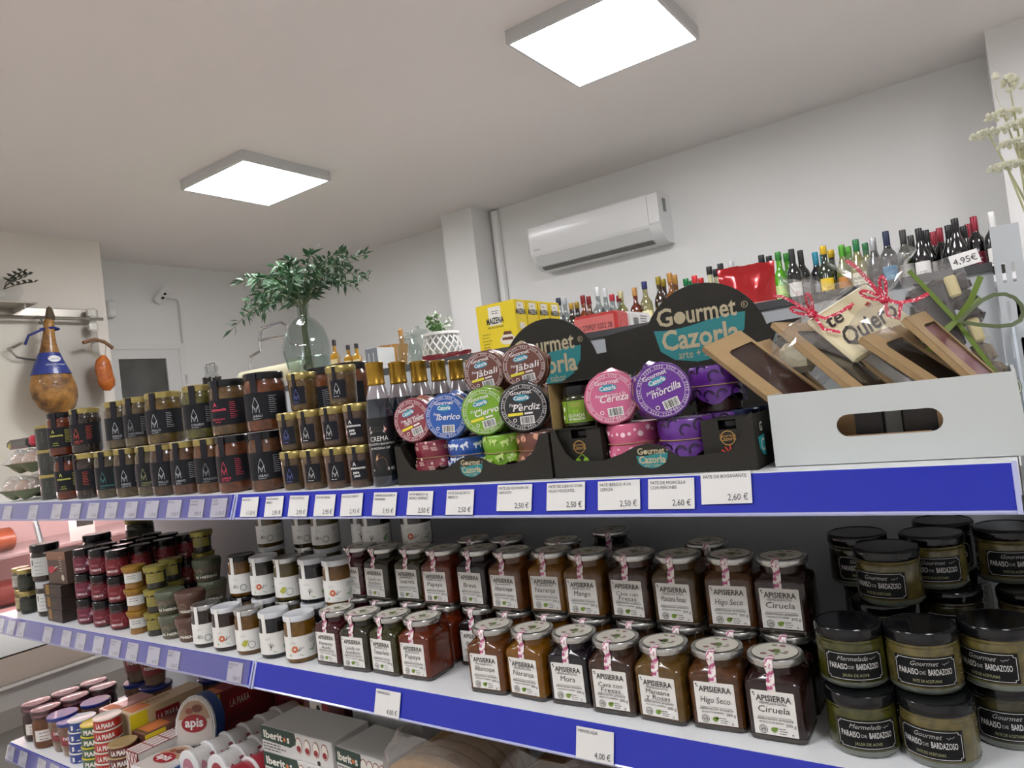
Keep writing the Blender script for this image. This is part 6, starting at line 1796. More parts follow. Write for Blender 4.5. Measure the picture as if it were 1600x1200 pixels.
# ---------------------------------------------------------------- boxes and jars at the shelf end
for z, nm in enumerate(('bottom', 'middle', 'top')):
    t = thing('flat_box', f'flat dark brown box with gold corner, {nm} of the stack of three', 'box', (-1.978, .012, ZM + .0305 * z), rad(2 * z - 2), 'flat dark brown boxes')
    o = obj('box', MB().bbox(-.048, .040, 0, .10, 0, .030, .0008), M('2c221d', .45), t)
    obj('gold_corner', MB().box(-.036, -.018, -.0006, 0, .006, .030), M('8a6a30', .4, .4), t, sharp=0)
    obj('lettering', MB().bars(-.010, .018, .030, 2, .006, .0016, flat(-.0010), 0), M('6a5a4c', .5), o, sharp=0)
t = thing('ham_box', 'brown box printed with a red ham leg on the flat boxes', 'box', (-1.965, .022, ZM + .0917), rad(4))
o = obj('box', MB().bbox(-.046, .040, 0, .07, 0, .080, .0008), M('4a3a30', .5, noise=(8, '54433a', .3)), t)
obj('copper_band', MB().box(-.046, .040, -.0006, 0, .060, .080), M('7a5640', .5), t, sharp=0)
l = MB()
fo = flat(-.0011)
l.poly([(-.042, .036), (-.034, .044), (-.018, .045), (-.012, .038), (.000, .043), (.003, .039), (-.012, .033), (-.024, .026), (-.036, .027)], fo, 0)
l.poly([(-.016, .040), (.000, .045), (.006, .044), (.004, .040), (-.010, .036)], fo, 1)
l.disc(.024, .016, .007, fo, 9, 1, .008).bars(.012, .064, .016, 6, .0065, .0024, flat(-.0012), 2)
obj('lettering', l, [M('a02a3c', .5), M('b8ab9c', .5), M('a08c7c', .5)], o, sharp=0)
@kit
def pale_jar(r, h, lid, body, lab):
    b = MB().lathe([(r * .88, 0), (r * .98, .003), (r, .008), (r, h * .74), (r * .92, h * .80), (r * .9, h * .82)], 20)
    l = MB().lathe([(r * .96, h * .80), (r, h * .82), (r, h * .98), (r * .95, h)], 22)
    la = MB().sheet(-r * 1.4, r * 1.4, h * .16, h * .66, cyl(r + .0004), cyl(r + .0001), 14)
    t = MB().bars(-r * .6, h * .52, r * .8, 4, h * .10, .0012, cyl(r + .0008), 0).poly([(-r * .9, h * .45), (-r * .75, h * .45), (-r * .75, h * .6), (-r * .9, h * .6)], cyl(r + .0008), 0)
    return [('jar', b.mesh('jar', content(body, body))), ('lid', l.mesh('lid', {'black': BLACKLID, 'gold': GOLD, 'grey': M('b8babc', .4)}[lid])), ('label', la.mesh('label', M(lab, .5)), [('lettering', t.mesh('lettering', M('5a5852', .5), 0))])]
for x, y, z, kk, lb in ((-2.098, .050, 0, (.028, .0905, 'grey', '3a2c22', 'c6c6c2'), 'white-labelled jar with grey lid at the shelf end, lower'), (-2.098, .050, .0908, (.033, .094, 'black', '3e2a20', 'bcbcb8'), 'white-labelled jar with black lid on the grey-lidded one'),
                        (-2.255, .050, 0, (.021, .058, 'gold', '8a6a3a', 'a89a70'), 'tiny gold-lidded jar at the very shelf end, lower'), (-2.262, .050, .0582, (.021, .058, 'gold', '7a6a52', 'a8a49a'), 'tiny gold-lidded jar at the very shelf end, upper'),
                        (-2.200, .040, 0, (.021, .058, 'gold', '26281e', '2a2c22'), 'tiny dark jar beside the grey-lidded one, lower'), (-2.206, .042, .0582, (.021, .058, 'gold', '26281e', '2a2c22'), 'tiny dark jar beside the black-lidded one, upper'),
                        (-2.030, .150, 0, (.034, .098, 'black', '2a2018', '3a3430'), 'dark jar behind the ham box, lower'), (-2.030, .150, .0985, (.034, .090, 'black', '2a2018', '3a3430'), 'black-lidded jar behind the ham box, upper'),
                        (-2.020, .260, 0, (.034, .110, 'black', '2a2018', '3a3430'), 'dark jar at the back end, lower'), (-2.020, .260, .1105, (.036, .105, 'gold', '3a3a1e', '2a2a1e'), 'gold-lidded jar at the back end under the top shelf')):
    put(pale_jar(*kk), 'preserve_jar', lb, 'jar', (x, y, ZM + z), to_cam(x, y) - rad(14), 'jars at the end of the middle shelf')

# ---------------------------------------------------------------- black-lidded gourmet jars
@kit
def paraiso(body, body2, over, under, squeeze):
    R = .0348
    b = MB().lathe([(.0305, 0), (.0330, .002), (.0348, .006), (.0340, .044), (.0332, .046), (.0340, .048), (.0325, .052)], 26)
    gl = MB().lathe([(.0308, -.0002), (.0334, .0016), (.0350, .005), (.0349, .0075)], 26, caps=False)
    l = MB().lathe([(.0336, .0500), (.0345, .0508), (.0348, .0520), (.0348, .0600), (.0335, .0620), (.0318, .0625), (.0312, .0618)], 30)
    fl, fi = cyl(R + .0003), cyl(R + .00005)
    hw = .030
    lab = MB().sheet(-hw, hw, .0095, .0390, fl, fi, 18)
    t = MB()
    fo = cyl(R + .0007)
    def bd(pts):
        t.line(pts, .0005, fo, 0)
    n = 12
    a, c0, c1 = hw - .0015, .0110, .0375
    top = [(-a + .0025 + (2 * a - .005) * i / n, c1) for i in range(n + 1)]
    bot = [(-a + .0025 + (2 * a - .005) * i / n, c0) for i in range(n + 1)]
    bd(top)
    bd(bot)
    for s in (-1, 1):
        bd([(s * (a - .0025), c1), (s * (a - .0025), c1 - .002), (s * a, c1 - .0025), (s * a, c0 + .0025), (s * (a - .0025), c0 + .002), (s * (a - .0025), c0)])
    t.text(over, .0068, -.002, .0305, fo, 1, shear=.4)
    t.text('PARAISO', .0085, -.0165, .0215, fo, 0, width=.0185, bold=.01).text('DE', .0046, -.0035, .0222, fo, 1).text('BARDAZOSO', .0085, .0130, .0215, fo, 0, width=.0230, bold=.01)
    t.text(under, .0042, 0, .0140, fo, 2, width=.026)
    t.line([(.015, .0325), (.0175, .0310), (.0185, .0330), (.0200, .0320), (.0225, .0340)], .0004, fo, 1)
    return [('jar', b.mesh('jar', content(body, body2))), ('glass_foot', gl.mesh('glass_foot', M('5c6258', .12, coat=1.0))), ('lid', l.mesh('lid', M('0c0d10', .14, spec=.45))),
            ('label', lab.mesh('label', M('0f1012', .45, spec=.2)), [('lettering', t.mesh('lettering', [M('c9c9c6', .5), M('a6a6a2', .5), M('9a9a70', .5)], 0))])]
TZ = .0626
OL = ('5c5c1c', '4c4c18', 'Mermelada', 'JALEA DE AOVE')
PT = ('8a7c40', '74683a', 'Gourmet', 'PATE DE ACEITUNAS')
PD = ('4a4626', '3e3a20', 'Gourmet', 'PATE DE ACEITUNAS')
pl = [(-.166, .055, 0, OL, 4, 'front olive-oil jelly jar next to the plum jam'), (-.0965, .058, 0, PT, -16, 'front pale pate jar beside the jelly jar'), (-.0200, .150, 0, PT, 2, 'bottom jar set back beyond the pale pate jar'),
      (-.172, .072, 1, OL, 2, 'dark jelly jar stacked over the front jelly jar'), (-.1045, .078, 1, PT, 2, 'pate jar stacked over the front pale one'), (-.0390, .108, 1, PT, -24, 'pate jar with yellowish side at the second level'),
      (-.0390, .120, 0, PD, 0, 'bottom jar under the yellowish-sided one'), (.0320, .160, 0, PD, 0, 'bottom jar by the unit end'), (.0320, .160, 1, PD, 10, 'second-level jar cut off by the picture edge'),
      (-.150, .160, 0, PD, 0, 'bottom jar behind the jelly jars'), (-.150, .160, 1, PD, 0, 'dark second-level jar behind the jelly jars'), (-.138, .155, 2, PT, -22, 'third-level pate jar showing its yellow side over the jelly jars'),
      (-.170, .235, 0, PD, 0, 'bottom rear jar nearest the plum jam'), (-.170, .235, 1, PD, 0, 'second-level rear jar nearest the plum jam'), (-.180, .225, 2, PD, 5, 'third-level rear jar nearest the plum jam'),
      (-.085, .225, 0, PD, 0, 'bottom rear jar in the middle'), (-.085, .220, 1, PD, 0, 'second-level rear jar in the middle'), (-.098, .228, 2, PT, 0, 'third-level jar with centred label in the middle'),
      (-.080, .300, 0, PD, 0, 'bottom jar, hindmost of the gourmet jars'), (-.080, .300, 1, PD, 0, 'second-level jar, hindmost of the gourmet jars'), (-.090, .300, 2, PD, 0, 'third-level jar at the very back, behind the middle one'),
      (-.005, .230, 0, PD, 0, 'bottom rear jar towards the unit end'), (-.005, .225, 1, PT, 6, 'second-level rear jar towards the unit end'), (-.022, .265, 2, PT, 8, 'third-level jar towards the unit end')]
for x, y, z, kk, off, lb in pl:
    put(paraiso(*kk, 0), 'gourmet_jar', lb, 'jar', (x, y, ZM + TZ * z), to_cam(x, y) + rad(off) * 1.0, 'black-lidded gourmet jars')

# ================================================================ bottom shelf in view
RED = M('a81c24', .4, coat=.3)
@kit
def fruit_jar(body, body2):
    b = MB().lathe([(.029, 0), (.0325, .003), (.034, .010), (.034, .060), (.031, .072), (.029, .076)], 22)
    l = MB().lathe([(.0345, .0765), (.0352, .078), (.0352, .092), (.0335, .0945), (.031, .0940)], 26)
    d = MB().ring(0, 0, .024, .0255, topmap(.0946), 24, 0).ring(0, 0, .0285, .0295, topmap(.0946), 24, 0).text('fruta', .014, 0, -.004, topmap(.0946), 0)
    d.text('ENVASADA EN VIDRIO', .0078, 0, .081, cyl(.0356), 0, width=.06)
    lab = MB().sheet(-.028, .028, .020, .048, cyl(.0344), cyl(.0341), 12)
    t = MB().bars(-.016, .040, .03, 3, .008, .0018, cyl(.0348), 0)
    return [('jar', b.mesh('jar', content(body, body2))), ('lid', l.mesh('lid', M('3a161c', .3, coat=.5)), [('lettering', d.mesh('lettering', M('c08a92', .5), 0))]),
            ('label', lab.mesh('label', M('cfccc6', .5)), [('lettering', t.mesh('lettering', M('8a4a50', .5), 0))])]
for i, (x, y, c, lb) in enumerate(((-2.250, .050, '3a1018', 'dark berry jam jar at the very end of the bottom shelf'), (-2.170, .042, '8a4a10', 'orange jam jar with dark lid on the bottom shelf'),
                                   (-2.245, .122, '3a1018', 'dark-lidded jam jar second back, outer column'), (-2.172, .114, '8a4a10', 'dark-lidded jam jar second back, inner column'),
                                   (-2.240, .194, '3a1018', 'dark-lidded jam jar third back, outer column'), (-2.168, .186, '3a1018', 'dark-lidded jam jar third back, inner column'))):
    put(fruit_jar(c, c), 'jam_jar', lb, 'jam jar', (x, y, ZL), to_cam(x, y) - rad(8), 'dark-lidded jam jars on the bottom shelf')
@kit
def spread_glass(k):
    b = MB().lathe([(.022 * k, 0), (.025 * k, .003 * k), (.034 * k, .070 * k), (.0345 * k, .082 * k)], 22)
    l = MB().lathe([(.0350 * k, .0805 * k), (.0360 * k, .082 * k), (.0360 * k, .088 * k), (.034 * k, .0895 * k)], 26)
    lab = MB().sheet(-.036 * k, .036 * k, .030 * k, .074 * k, cone(.0270 * k, .02 * k, .0345 * k, .082 * k, 0, .0005), cone(.0270 * k, .02 * k, .0345 * k, .082 * k, 0, .0002), 14)
    fo = cone(.0270 * k, .02 * k, .0345 * k, .082 * k, 0, .0010)
    t = MB().disc(0, .050 * k, .024 * k, fo, 18, 1, .014 * k).text('nocilla', .0165 * k, 0, .046 * k, cone(.0270 * k, .02 * k, .0345 * k, .082 * k, 0, .0014), 0, width=.040 * k, bold=.03)
    return [('glass', b.mesh('glass', M('5c3a26', .2, coat=1.0, noise=(20, '8a7a6a', .2)))), ('lid', l.mesh('lid', M('20307c', .35, coat=.4))),
            ('label', lab.mesh('label', M('7c2a34', .45)), [('lettering', t.mesh('lettering', [M('ddd4d4', .5), M('a3202c', .5)], 0))])]
for x, y, z, k, lb in ((-2.088, .048, 0, 1.0, 'chocolate spread glass with blue lid at the front'), (-2.030, .045, 0, .95, 'chocolate spread glass beside the stacked cans'), (-2.085, .128, 0, 1.0, 'chocolate spread glass behind the front one'),
                       (-2.070, .240, 0, 1.15, 'chocolate spread glass at the back, lower'), (-2.070, .240, .104, 1.15, 'chocolate spread glass at the back, upper, blue-lidded'),
                       (-1.985, .240, 0, 1.15, 'chocolate spread glass behind the cans, lower'), (-1.985, .240, .104, 1.0, 'chocolate spread glass behind the cans, upper'),
                       (-1.850, .330, 0, 1.2, 'chocolate spread glass in the dark corner, lower'), (-1.850, .330, .108, 1.2, 'chocolate spread glass in the dark corner, upper')):
    put(spread_glass(k), 'spread_glass', lb, 'jar', (x, y, ZL + z), to_cam(x, y) - rad(10), 'chocolate spread glasses')
@kit
def can(side, word, lidc):
    b = MB().lathe([(.0285, 0), (.0300, .001), (.0300, .021), (.0285, .022)], 24)
    l = MB().lathe([(.0306, .0212), (.0312, .022), (.0312, .0240), (.030, .0247), (.0285, .0240)], 26)
    t = MB().text(word, .015, 0, .0045, cyl(.0304), 0, width=.042, bold=.04)
    return [('can', b.mesh('can', M(side, .35, coat=.4)), [('lettering', t.mesh('lettering', M('dcd8d0', .5), 0))]), ('rim', l.mesh('rim', M(lidc, .35, .3)))]
for x, n, side, wd, lc, ds in ((-1.968, 4, '1f3a84', 'LA', 'd4d6d8', 'blue'), (-1.902, 4, '3a5a3c', 'PIARA', 'd0c040', 'dark green'), (-1.836, 5, 'a8241e', 'LA PIARA', 'd8d4c8', 'red'), (-1.770, 3, '5a1c18', 'LA PIARA', 'b8a070', 'maroon')):
    for z in range(n):
        put(can(side, wd, lc), 'pate_can', f'{ds} pate can, {("bottom", "second", "third", "fourth", "topmost")[z]} of its stack', 'can', (x, .040 + .001 * z, ZL + .0250 * z), to_cam(x, .04) - rad(15), 'stacked pate cans')
def pack(name, label, x0, x1, y0, y1, z0, z1, colr, deco, group=None, rz=0.0):
    cx, cy = (x0 + x1) / 2, (y0 + y1) / 2
    t = thing(name, label, 'packet', (cx, cy, z0), rz, group)
    w, d, h = (x1 - x0) / 2, (y1 - y0) / 2, z1 - z0
    b = obj('carton', MB().bbox(-w, w, -d, d, 0, h, .0015), M(colr, .45, coat=.2), t)
    l = MB()
    deco(l, w, d, h)
    obj('lettering', l, [M('8e1c22', .5), M('e2ded4', .5), M('d8c41c', .5), M('2a2420', .5), M('1f3a30', .5), M('c2703c', .5)], b, sharp=0)
    return t
def deco_piara(l, w, d, h):
    fx, fx2 = xside(w + .0003), xside(w + .0006)
    l.poly([(-d, .004), (-d * .55, .004), (-d * .55, h - .002), (-d, h - .002)], fx, 2)
    l.text('1', h * .5, -d * .82, h * .3, fx2, 0, bold=.04).text('00€', h * .25, -d * .66, h * .35, fx2, 0)
    l.poly([(-d * .35, h * .55), (d * .30, h * .55), (d * .30, h * .85), (-d * .35, h * .85)], fx, 0)
    l.text('LA PIARA', h * .22, -d * .02, h * .62, fx2, 1, width=d * .55).text('PATE IBERICO', h * .13, -d * .05, h * .32, fx2, 3, width=d * .6)
    ft = topmap(h + .0004)
    l.poly([(-w * .8, -d * .9), (w * .8, -d * .9), (w * .8, -d * .4), (-w * .8, -d * .4)], ft, 5).text('LA PIARA', .02, 0, -d * .1, ft, 0, rot=rad(90), width=d * .7)
pack('can_multipack', 'yellow and white multipack of pate cans', -1.868, -1.806, .080, .270, ZL, ZL + .112, 'c8b48c', deco_piara, 'pate can multipacks')
pack('can_multipack', 'low brown multipack of pate cans beside the tubs', -1.800, -1.738, .078, .300, ZL, ZL + .078, '6a4436', deco_piara, 'pate can multipacks')
pack('can_multipack', 'red multipack of pate cans in the shade behind', -1.735, -1.675, .190, .390, ZL, ZL + .120, '7a2428', deco_piara, 'pate can multipacks')
pack('can_multipack', 'pinkish multipack of pate cans behind the blue stack', -1.965, -1.900, .082, .190, ZL, ZL + .104, 'b88a80', deco_piara, 'pate can multipacks')
def deco_lattice(l, w, d, h):
    for k in range(5):
        u = -w + 2 * w * k / 4
        l.line([(u, .004), (min(w, u + w), h)], .003, flat(-d - .0003), 0).line([(u, h), (min(w, u + w), .004)], .003, flat(-d - .0003), 0)
    ft = topmap(h + .0003)
    for k in range(5):
        l.line([(-w + 2 * w * k / 4, -d), (-w + 2 * w * k / 4, d)], .003, ft, 0).line([(-w, -d + 2 * d * k / 4), (w, -d + 2 * d * k / 4)], .003, ft, 0)
pack('checked_pack', 'white pack with red lattice lines beside the maroon cans', -1.735, -1.680, .030, .180, ZL, ZL + .066, 'd8d2cc', deco_lattice)

# oval tubs
def stadium(w, h, n=10):
    return [(w * math.cos(rad(a)) , h * .35 + (h * .65) * math.sin(rad(a))) for a in range(0, 181, 18)] + [(-w * .94, 0), (w * .94, 0)]
def oval_tub(label, loc, eul, sc_=1.0):
    t = thing('spread_tub', label, 'tub', loc, 0, 'oval blue and white spread tubs', rot=eul)
    w, h = .050, .112
    P = stadium(w, h)
    obj('tub', MB().prism([(a * .96, b * .98 + .001) for a, b in P], flat(.008), flat(.052)), M('1f4a8c', .4, coat=.3), t)
    obj('rim', MB().prism(P, flat(.003), flat(.010)), M('d4d6d6', .4), t)
    o = obj('film_lid', MB().prism([(a * .92, b * .95 + .003) for a, b in P], flat(.001), flat(.004)), M('c9c0b8', .35, coat=.4), t)
    l = MB()
    f0, f1, f2 = flat(.0004), flat(.0000), flat(-.0004)
    l.poly([(a * .84, .045 + (b - .045) * .86) for a, b in P if b > .04], f0, 2).disc(0, .050, .032, f1, 20, 0, .020).text('apis', .028, 0, .043, f2, 1, width=.046, bold=.03)
    l.disc(.008, .083, .014, f1, 10, 3, .009).disc(-.012, .078, .010, f1, 10, 4, .007).text('pate', .012, 0, .100, f1, 1)
    obj('lettering', l, [M('9a1a24', .5), M('e6e2de', .5), M('a8886c', .5), M('6a3a2a', .5), M('8c4a3a', .5)], o, sharp=0)
    return t
oval_tub('oval spread tub standing on end with its lid outwards', (-1.640, .140, ZL + .040), (rad(-8), 0, rad(28)))
t = thing('tub_riser', 'folded card tray under the upright oval tub', 'card tray', (-1.640, .165, ZL))
obj('tray', MB().bbox(-.045, .045, -.03, .055, 0, .0385, .001), M('3a3432', .6), t)
obj('lip', MB().box(-.045, .045, -.0312, -.030, 0, .010), M('58504a', .6), t, sharp=0)
oval_tub('oval spread tub lying flat, white rim towards the aisle', (-1.628, .012, ZL + .0535), (rad(-90), 0, rad(0)))

# cups lying in rows
@kit
def cup(colr, colr2):
    b = MB().lathe([(.0300, 0), (.0315, .002), (.0355, .052), (.0355, .054)], 26)
    r = MB().lathe([(.0375, .0530), (.0385, .0540), (.0385, .0580), (.0370, .0590), (.0350, .0585)], 28)
    l = MB().lathe([(.0345, .0575), (.0345, .0582)], 24)
    t = MB()
    rnd = random.Random(3)
    for k in range(14):
        u, v = rnd.uniform(-.09, .09), rnd.uniform(.010, .044)
        t.poly([(u + .012 * math.cos(i * 1.05) * rnd.uniform(.5, 1), v + .009 * math.sin(i * 1.05) * rnd.uniform(.5, 1)) for i in range(6)], cyl(.0360), k % 2)
    t.disc(0, 0, .022, topmap(.0586), 18, 0).text('pate', .016, 0, -.005, topmap(.0590), 2)
    return [('cup', b.mesh('cup', M(colr, .35, coat=.3)), [('print', t.mesh('print', [M(colr2, .45), M('8a4a52', .45), M('dcd6d2', .5)], 0))]), ('rim', r.mesh('rim', M('d8d9d8', .35))), ('foil_lid', l.mesh('foil_lid', M('d3d0ce', .35)))]
for c, (x, z, y0, n, a, b, ds) in enumerate(((-1.548, .042, .070, 6, 'cfcbc8', 'a8707a', 'pink-printed'), (-1.462, .042, .085, 6, 'cfcdca', '8e2c34', 'red-printed'), (-1.380, .042, .060, 4, 'a02a38', '7a1c2a', 'red'))):
    for k in range(n):
        y = y0 + .0455 * k
        nm = ('front', 'second', 'third', 'fourth', 'fifth', 'hindmost')[k]
        put(cup(a, b), 'pate_cup', f'{nm} {ds} cup lying in its row', 'cup', (x, y + .059, ZL + z - .0020), 0, 'cups lying in rows on the bottom shelf', rot=(rad(90), 0, 0))
t = thing('cup_riser', 'low white card wedge under the rows of cups', 'card tray', (-1.465, .25, ZL))
obj('card', MB().box(-.125, .125, -.18, .15, 0, .0012), M('b8bcc0', .6), t, sharp=0)
obj('lip', MB().box(-.125, .125, -.1812, -.18, 0, .0030), M('b8bcc0', .6), t, sharp=0)

def deco_iber(l, w, d, h):
    f0, f1 = flat(-d - .0003), flat(-d - .0007)
    l.poly([(-w, h * .45), (-w * .15, h * .40), (w * .05, h * .62), (w * .0, h), (-w, h)], f0, 4)
    l.text('Iberit', h * .40, -w * .92, h * .56, f1, 1, 'l', bold=.03, width=w * .56).disc(-w * .30, h * .66, h * .085, f1, 10, 5).text('s', h * .40, -w * .23, h * .56, f1, 1, 'l', bold=.03)
    l.bars(-w * .95, h * .32, w * .7, 3, h * .11, h * .04, f1, 3)
    for k in range(4):
        u = w * (.10 + .235 * k)
        if u + h * .16 < w:
            l.disc(u, h * .58, h * .19, f0, 16, 0, h * .30).disc(u, h * .58, h * .165, f1, 16, 1, h * .27).disc(u, h * .46, h * .12, flat(-d - .0010), 12, 0, h * .12)
    l.disc(w * .62, h * .12, h * .09, f1, 10, 3)
IG = 'white multipacks with green logo'
for z, nm in enumerate(('bottom', 'middle', 'top')):
    pack('spread_multipack', f'white four-cup multipack with green logo, {nm} of the wide stack', -1.320, -1.105, .105, .200, ZL + .0525 * z, ZL + .0525 * z + .052, 'cfceca', deco_iber, IG, rad(0))
    pack('spread_multipack', f'white multipack with green logo, {nm} of the narrow stack by the bread', -1.085, -.940, .095, .190, ZL + .0525 * z, ZL + .0525 * z + .052, 'cfceca', deco_iber, IG, rad(-4))
pack('spread_multipack', 'plain-topped white multipack at the back, lower', -1.180, -.985, .225, .320, ZL, ZL + .075, 'b8bab8', lambda l, w, d, h: l.bars(w * .3, h * .4, w * .5, 2, h * .2, h * .08, flat(-d - .0004), 3), IG)
pack('spread_multipack', 'plain-topped white multipack at the back, upper', -1.180, -.985, .225, .320, ZL + .0752, ZL + .160, 'b8bab8', lambda l, w, d, h: l.bars(w * .3, h * .4, w * .5, 2, h * .2, h * .08, flat(-d - .0004), 3), IG)
def deco_choc(l, w, d, h):
    f0, f1 = flat(-d - .0003), flat(-d - .0006)
    l.poly([(-w * .7, 0), (-w * .1, 0), (-w * .1, h), (-w * .7, h)], f0, 1).poly([(-w * .1, h * .3), (w * .25, h * .3), (w * .25, h), (-w * .1, h)], f0, 0)
    l.text('PATE', h * .12, w * .07, h * .72, f1, 1).disc(w * .62, h * .45, w * .32, f0, 14, 3, h * .34)
    for k in range(5):
        l.disc(-w * .4 + w * .12 * math.sin(k * 2), h * (.15 + .17 * k), w * .1, f1, 7, 3, h * .06)
pack('chocolate_pack', 'dark red pack with a chocolate picture in the shade', -1.375, -1.240, .255, .330, ZL, ZL + .150, '5a1420', deco_choc)
def deco_ham(l, w, d, h):
    f0, f1 = flat(-d - .0003), flat(-d - .0006)
    l.poly([(-w, 0), (-w * .5, 0), (-w * .5, h), (-w, h)], f0, 2).poly([(-w * .3, h * .55), (w * .4, h * .55), (w * .4, h * .8), (-w * .3, h * .8)], f1, 0).text('PACK', h * .16, w * .05, h * .60, flat(-d - .0009), 1)
for z, nm in enumerate(('lower', 'upper')):
    pack('ham_pack', f'yellow-edged pack in the shade behind the cups, {nm}', -1.500, -1.390, .365, .395, ZL + .085 * z, ZL + .085 * z + .084, '9a9684', deco_ham, 'yellow-edged packs')
    pack('ham_pack', f'red and black chequered pack at the back, {nm}', -1.640, -1.510, .365, .395, ZL + .085 * z, ZL + .085 * z + .084, '6a1c2a', lambda l, w, d, h: [l.poly([(-w + 2 * w * k / 4, h * .1 + .3 * h * (k % 2)), (-w + 2 * w * (k + .6) / 4, h * .1 + .3 * h * (k % 2)), (-w + 2 * w * (k + .6) / 4, h * .4 + .3 * h * (k % 2)), (-w + 2 * w * k / 4, h * .4 + .3 * h * (k % 2))], flat(-d - .0004), (2, 3, 3, 2)[k]) for k in range(4)], 'red and black chequered packs')

# sliced bread in clear bags
def bread(label, x0, x1, y0, y1, top, n, tone, seed):
    t = thing('bread_bag', label, 'bread', ((x0 + x1) / 2, (y0 + y1) / 2, ZL), 0, 'clear bags of toasted bread')
    w, d = (x1 - x0) / 2, (y1 - y0) / 2
    rnd = random.Random(seed)
    P = [(-w * .88, 0), (w * .88, 0), (w * .92, top * .62)] + [(w * .95 * math.cos(rad(a)), top * .70 + top * .24 * math.sin(rad(a))) for a in range(0, 181, 20)] + [(-w * .92, top * .62)]
    for k in range(n):
        ya = -d * .9 + 1.8 * d * k / n
        s = obj('bread_slice', MB().prism([(a + rnd.uniform(-.002, .002), b) for a, b in P], flat(ya), flat(ya + 1.8 * d / n * .86)), M(tone, .8, noise=(50, deep(tone, .85), .3), bump=(90, .4)), t)
    obj('clear_bag', crumple(lambda u, v: (w * 1.04 * max(-1, min(1, 1.25 * math.cos(2 * math.pi * u))) * (1 if v < .8 else 1 - .5 * (v - .8) / .2), d * 1.04 * max(-1, min(1, 1.25 * math.sin(2 * math.pi * u))), .007 + v * top * 1.10), 24, 12, .003, seed), CELLO, t, sharp=0)
bread('clear bag of toasted bread hanging near the rail beside the multipacks', -.905, -.700, .030, .200, .225, 6, '9a7648', 31)
bread('darker clear bag of toasted bread further along the bottom shelf', -.690, -.480, .050, .230, .225, 6, '6e4e2e', 32)

# ================================================================ meat counter beyond the shelving
CG, CG2 = M('b4b3b0', .35, coat=.2), M('8c8984', .4)
t = thing('meat_counter', 'refrigerated meat counter with pink-lit display behind the shelving end', 'counter', (-3.0, .30, 0))
Y0_, Y1_ = -.75, 1.15
def sec(P, nm, mt, lab=None):
    obj(nm, MB().prism(P, lambda u, v: (u, Y0_, v), lambda u, v: (u, Y1_, v)), mt, t, lab, sharp=30)
sec([(-.95, 0), (-.12, 0), (-.12, .20), (-.10, .60), (-.95, .60)], 'base_cabinet', CG2)
sec([(-.06, .60), (-.02, .66), (0, .69), (-.01, .76), (-.06, .76)], 'lower_bumper', M('9b9893', .35, coat=.2))
sec([(-.02, .762), (.012, .764), (.012, .774), (-.02, .776)], 'bright_trim', M('e6e4de', .25, .6))
sec([(-.06, .776), (0, .776), (.004, .80), (-.004, .868), (-.06, .868)], 'front_panel', M('a79a8e', .25, coat=.5))  # beige of a reflection put into the panel colour
sec([(-.06, .874), (-.004, .874), (-.01, .90), (-.05, .955), (-.10, .955), (-.10, .874)], 'upper_panel', M('c6c6c2', .35, coat=.2))
sec([(-.95, .60), (-.06, .60), (-.10, .90), (-.95, .92)], 'inner_tub', CG2)
sec([(-.95, .95), (-.10, .93), (-.10, .945), (-.95, .965)], 'deck', M('e4c8c8', .35, coat=.3))
sec([(-.95, .96), (-.90, .96), (-.90, 1.40), (-.95, 1.40)], 'rear_wall', M('e6d8d6', .5))
sec([(-.90, 1.38), (-.26, 1.38), (-.24, 1.40), (-.26, 1.42), (-.95, 1.42)], 'canopy', M('d8d6d2', .3, .3))
obj('front_glass', MB().prism([(-.09, .955), (-.25, 1.38), (-.256, 1.38), (-.096, .955)], lambda u, v: (u, Y0_, v), lambda u, v: (u, Y1_, v)), glass('f6f6f4', .97, .02, 1.45), t, sharp=0)
obj('tube_lamp', MB().tube([(-.34, Y0_ + .05, 1.362), (-.34, Y1_ - .05, 1.362)], .013, 10), M('ffffff', .5, emit=('ffd4d8', COUNTER_LAMP)), t, 'glowing pinkish tube')
for y in (-.72, .16, 1.12):
    obj('glass_post', MB().tube([(-.088, y, .955), (-.248, y, 1.385)], .011, 8), CHROME, t)
obj('mid_shelf', MB().box(-.88, -.42, Y0_ + .03, Y1_ - .03, 1.165, 1.175), glass('f2e6e6', .85, .05, 1.5, haze=.25), t, sharp=0)
def meat(nm, label, x, y, z, P, colr, colr2, rot=0.0):
    m = thing(nm, label, 'meat', (-3.0 + x, .30 + y, z), rot, 'cured meats in the counter')
    obj('meat', P, M(colr, .4, coat=.4, noise=(18, colr2, .25), bump=(30, .4)), m)
    obj('rind', MB().xf(Matrix.Identity(4)).tube([(a, -.055, .03 + .012 * math.sin(a * 30)) for a in [-.10 + .02 * i for i in range(11)]], .010, 6), M(deep(colr, .75), .5), m)
def loaf(l, w, h):
    b = MB().tube([(-l / 2, 0, h / 2), (-l * .45, 0, h / 2), (0, 0, h / 2), (l * .45, 0, h / 2), (l / 2, 0, h / 2)], [w * .3, w * .5, w * .54, w * .5, w * .3], 14)
    b.v = [(x, y, max(0.0, (z - h / 2) * h / w + h / 2)) for x, y, z in b.v]
    return b
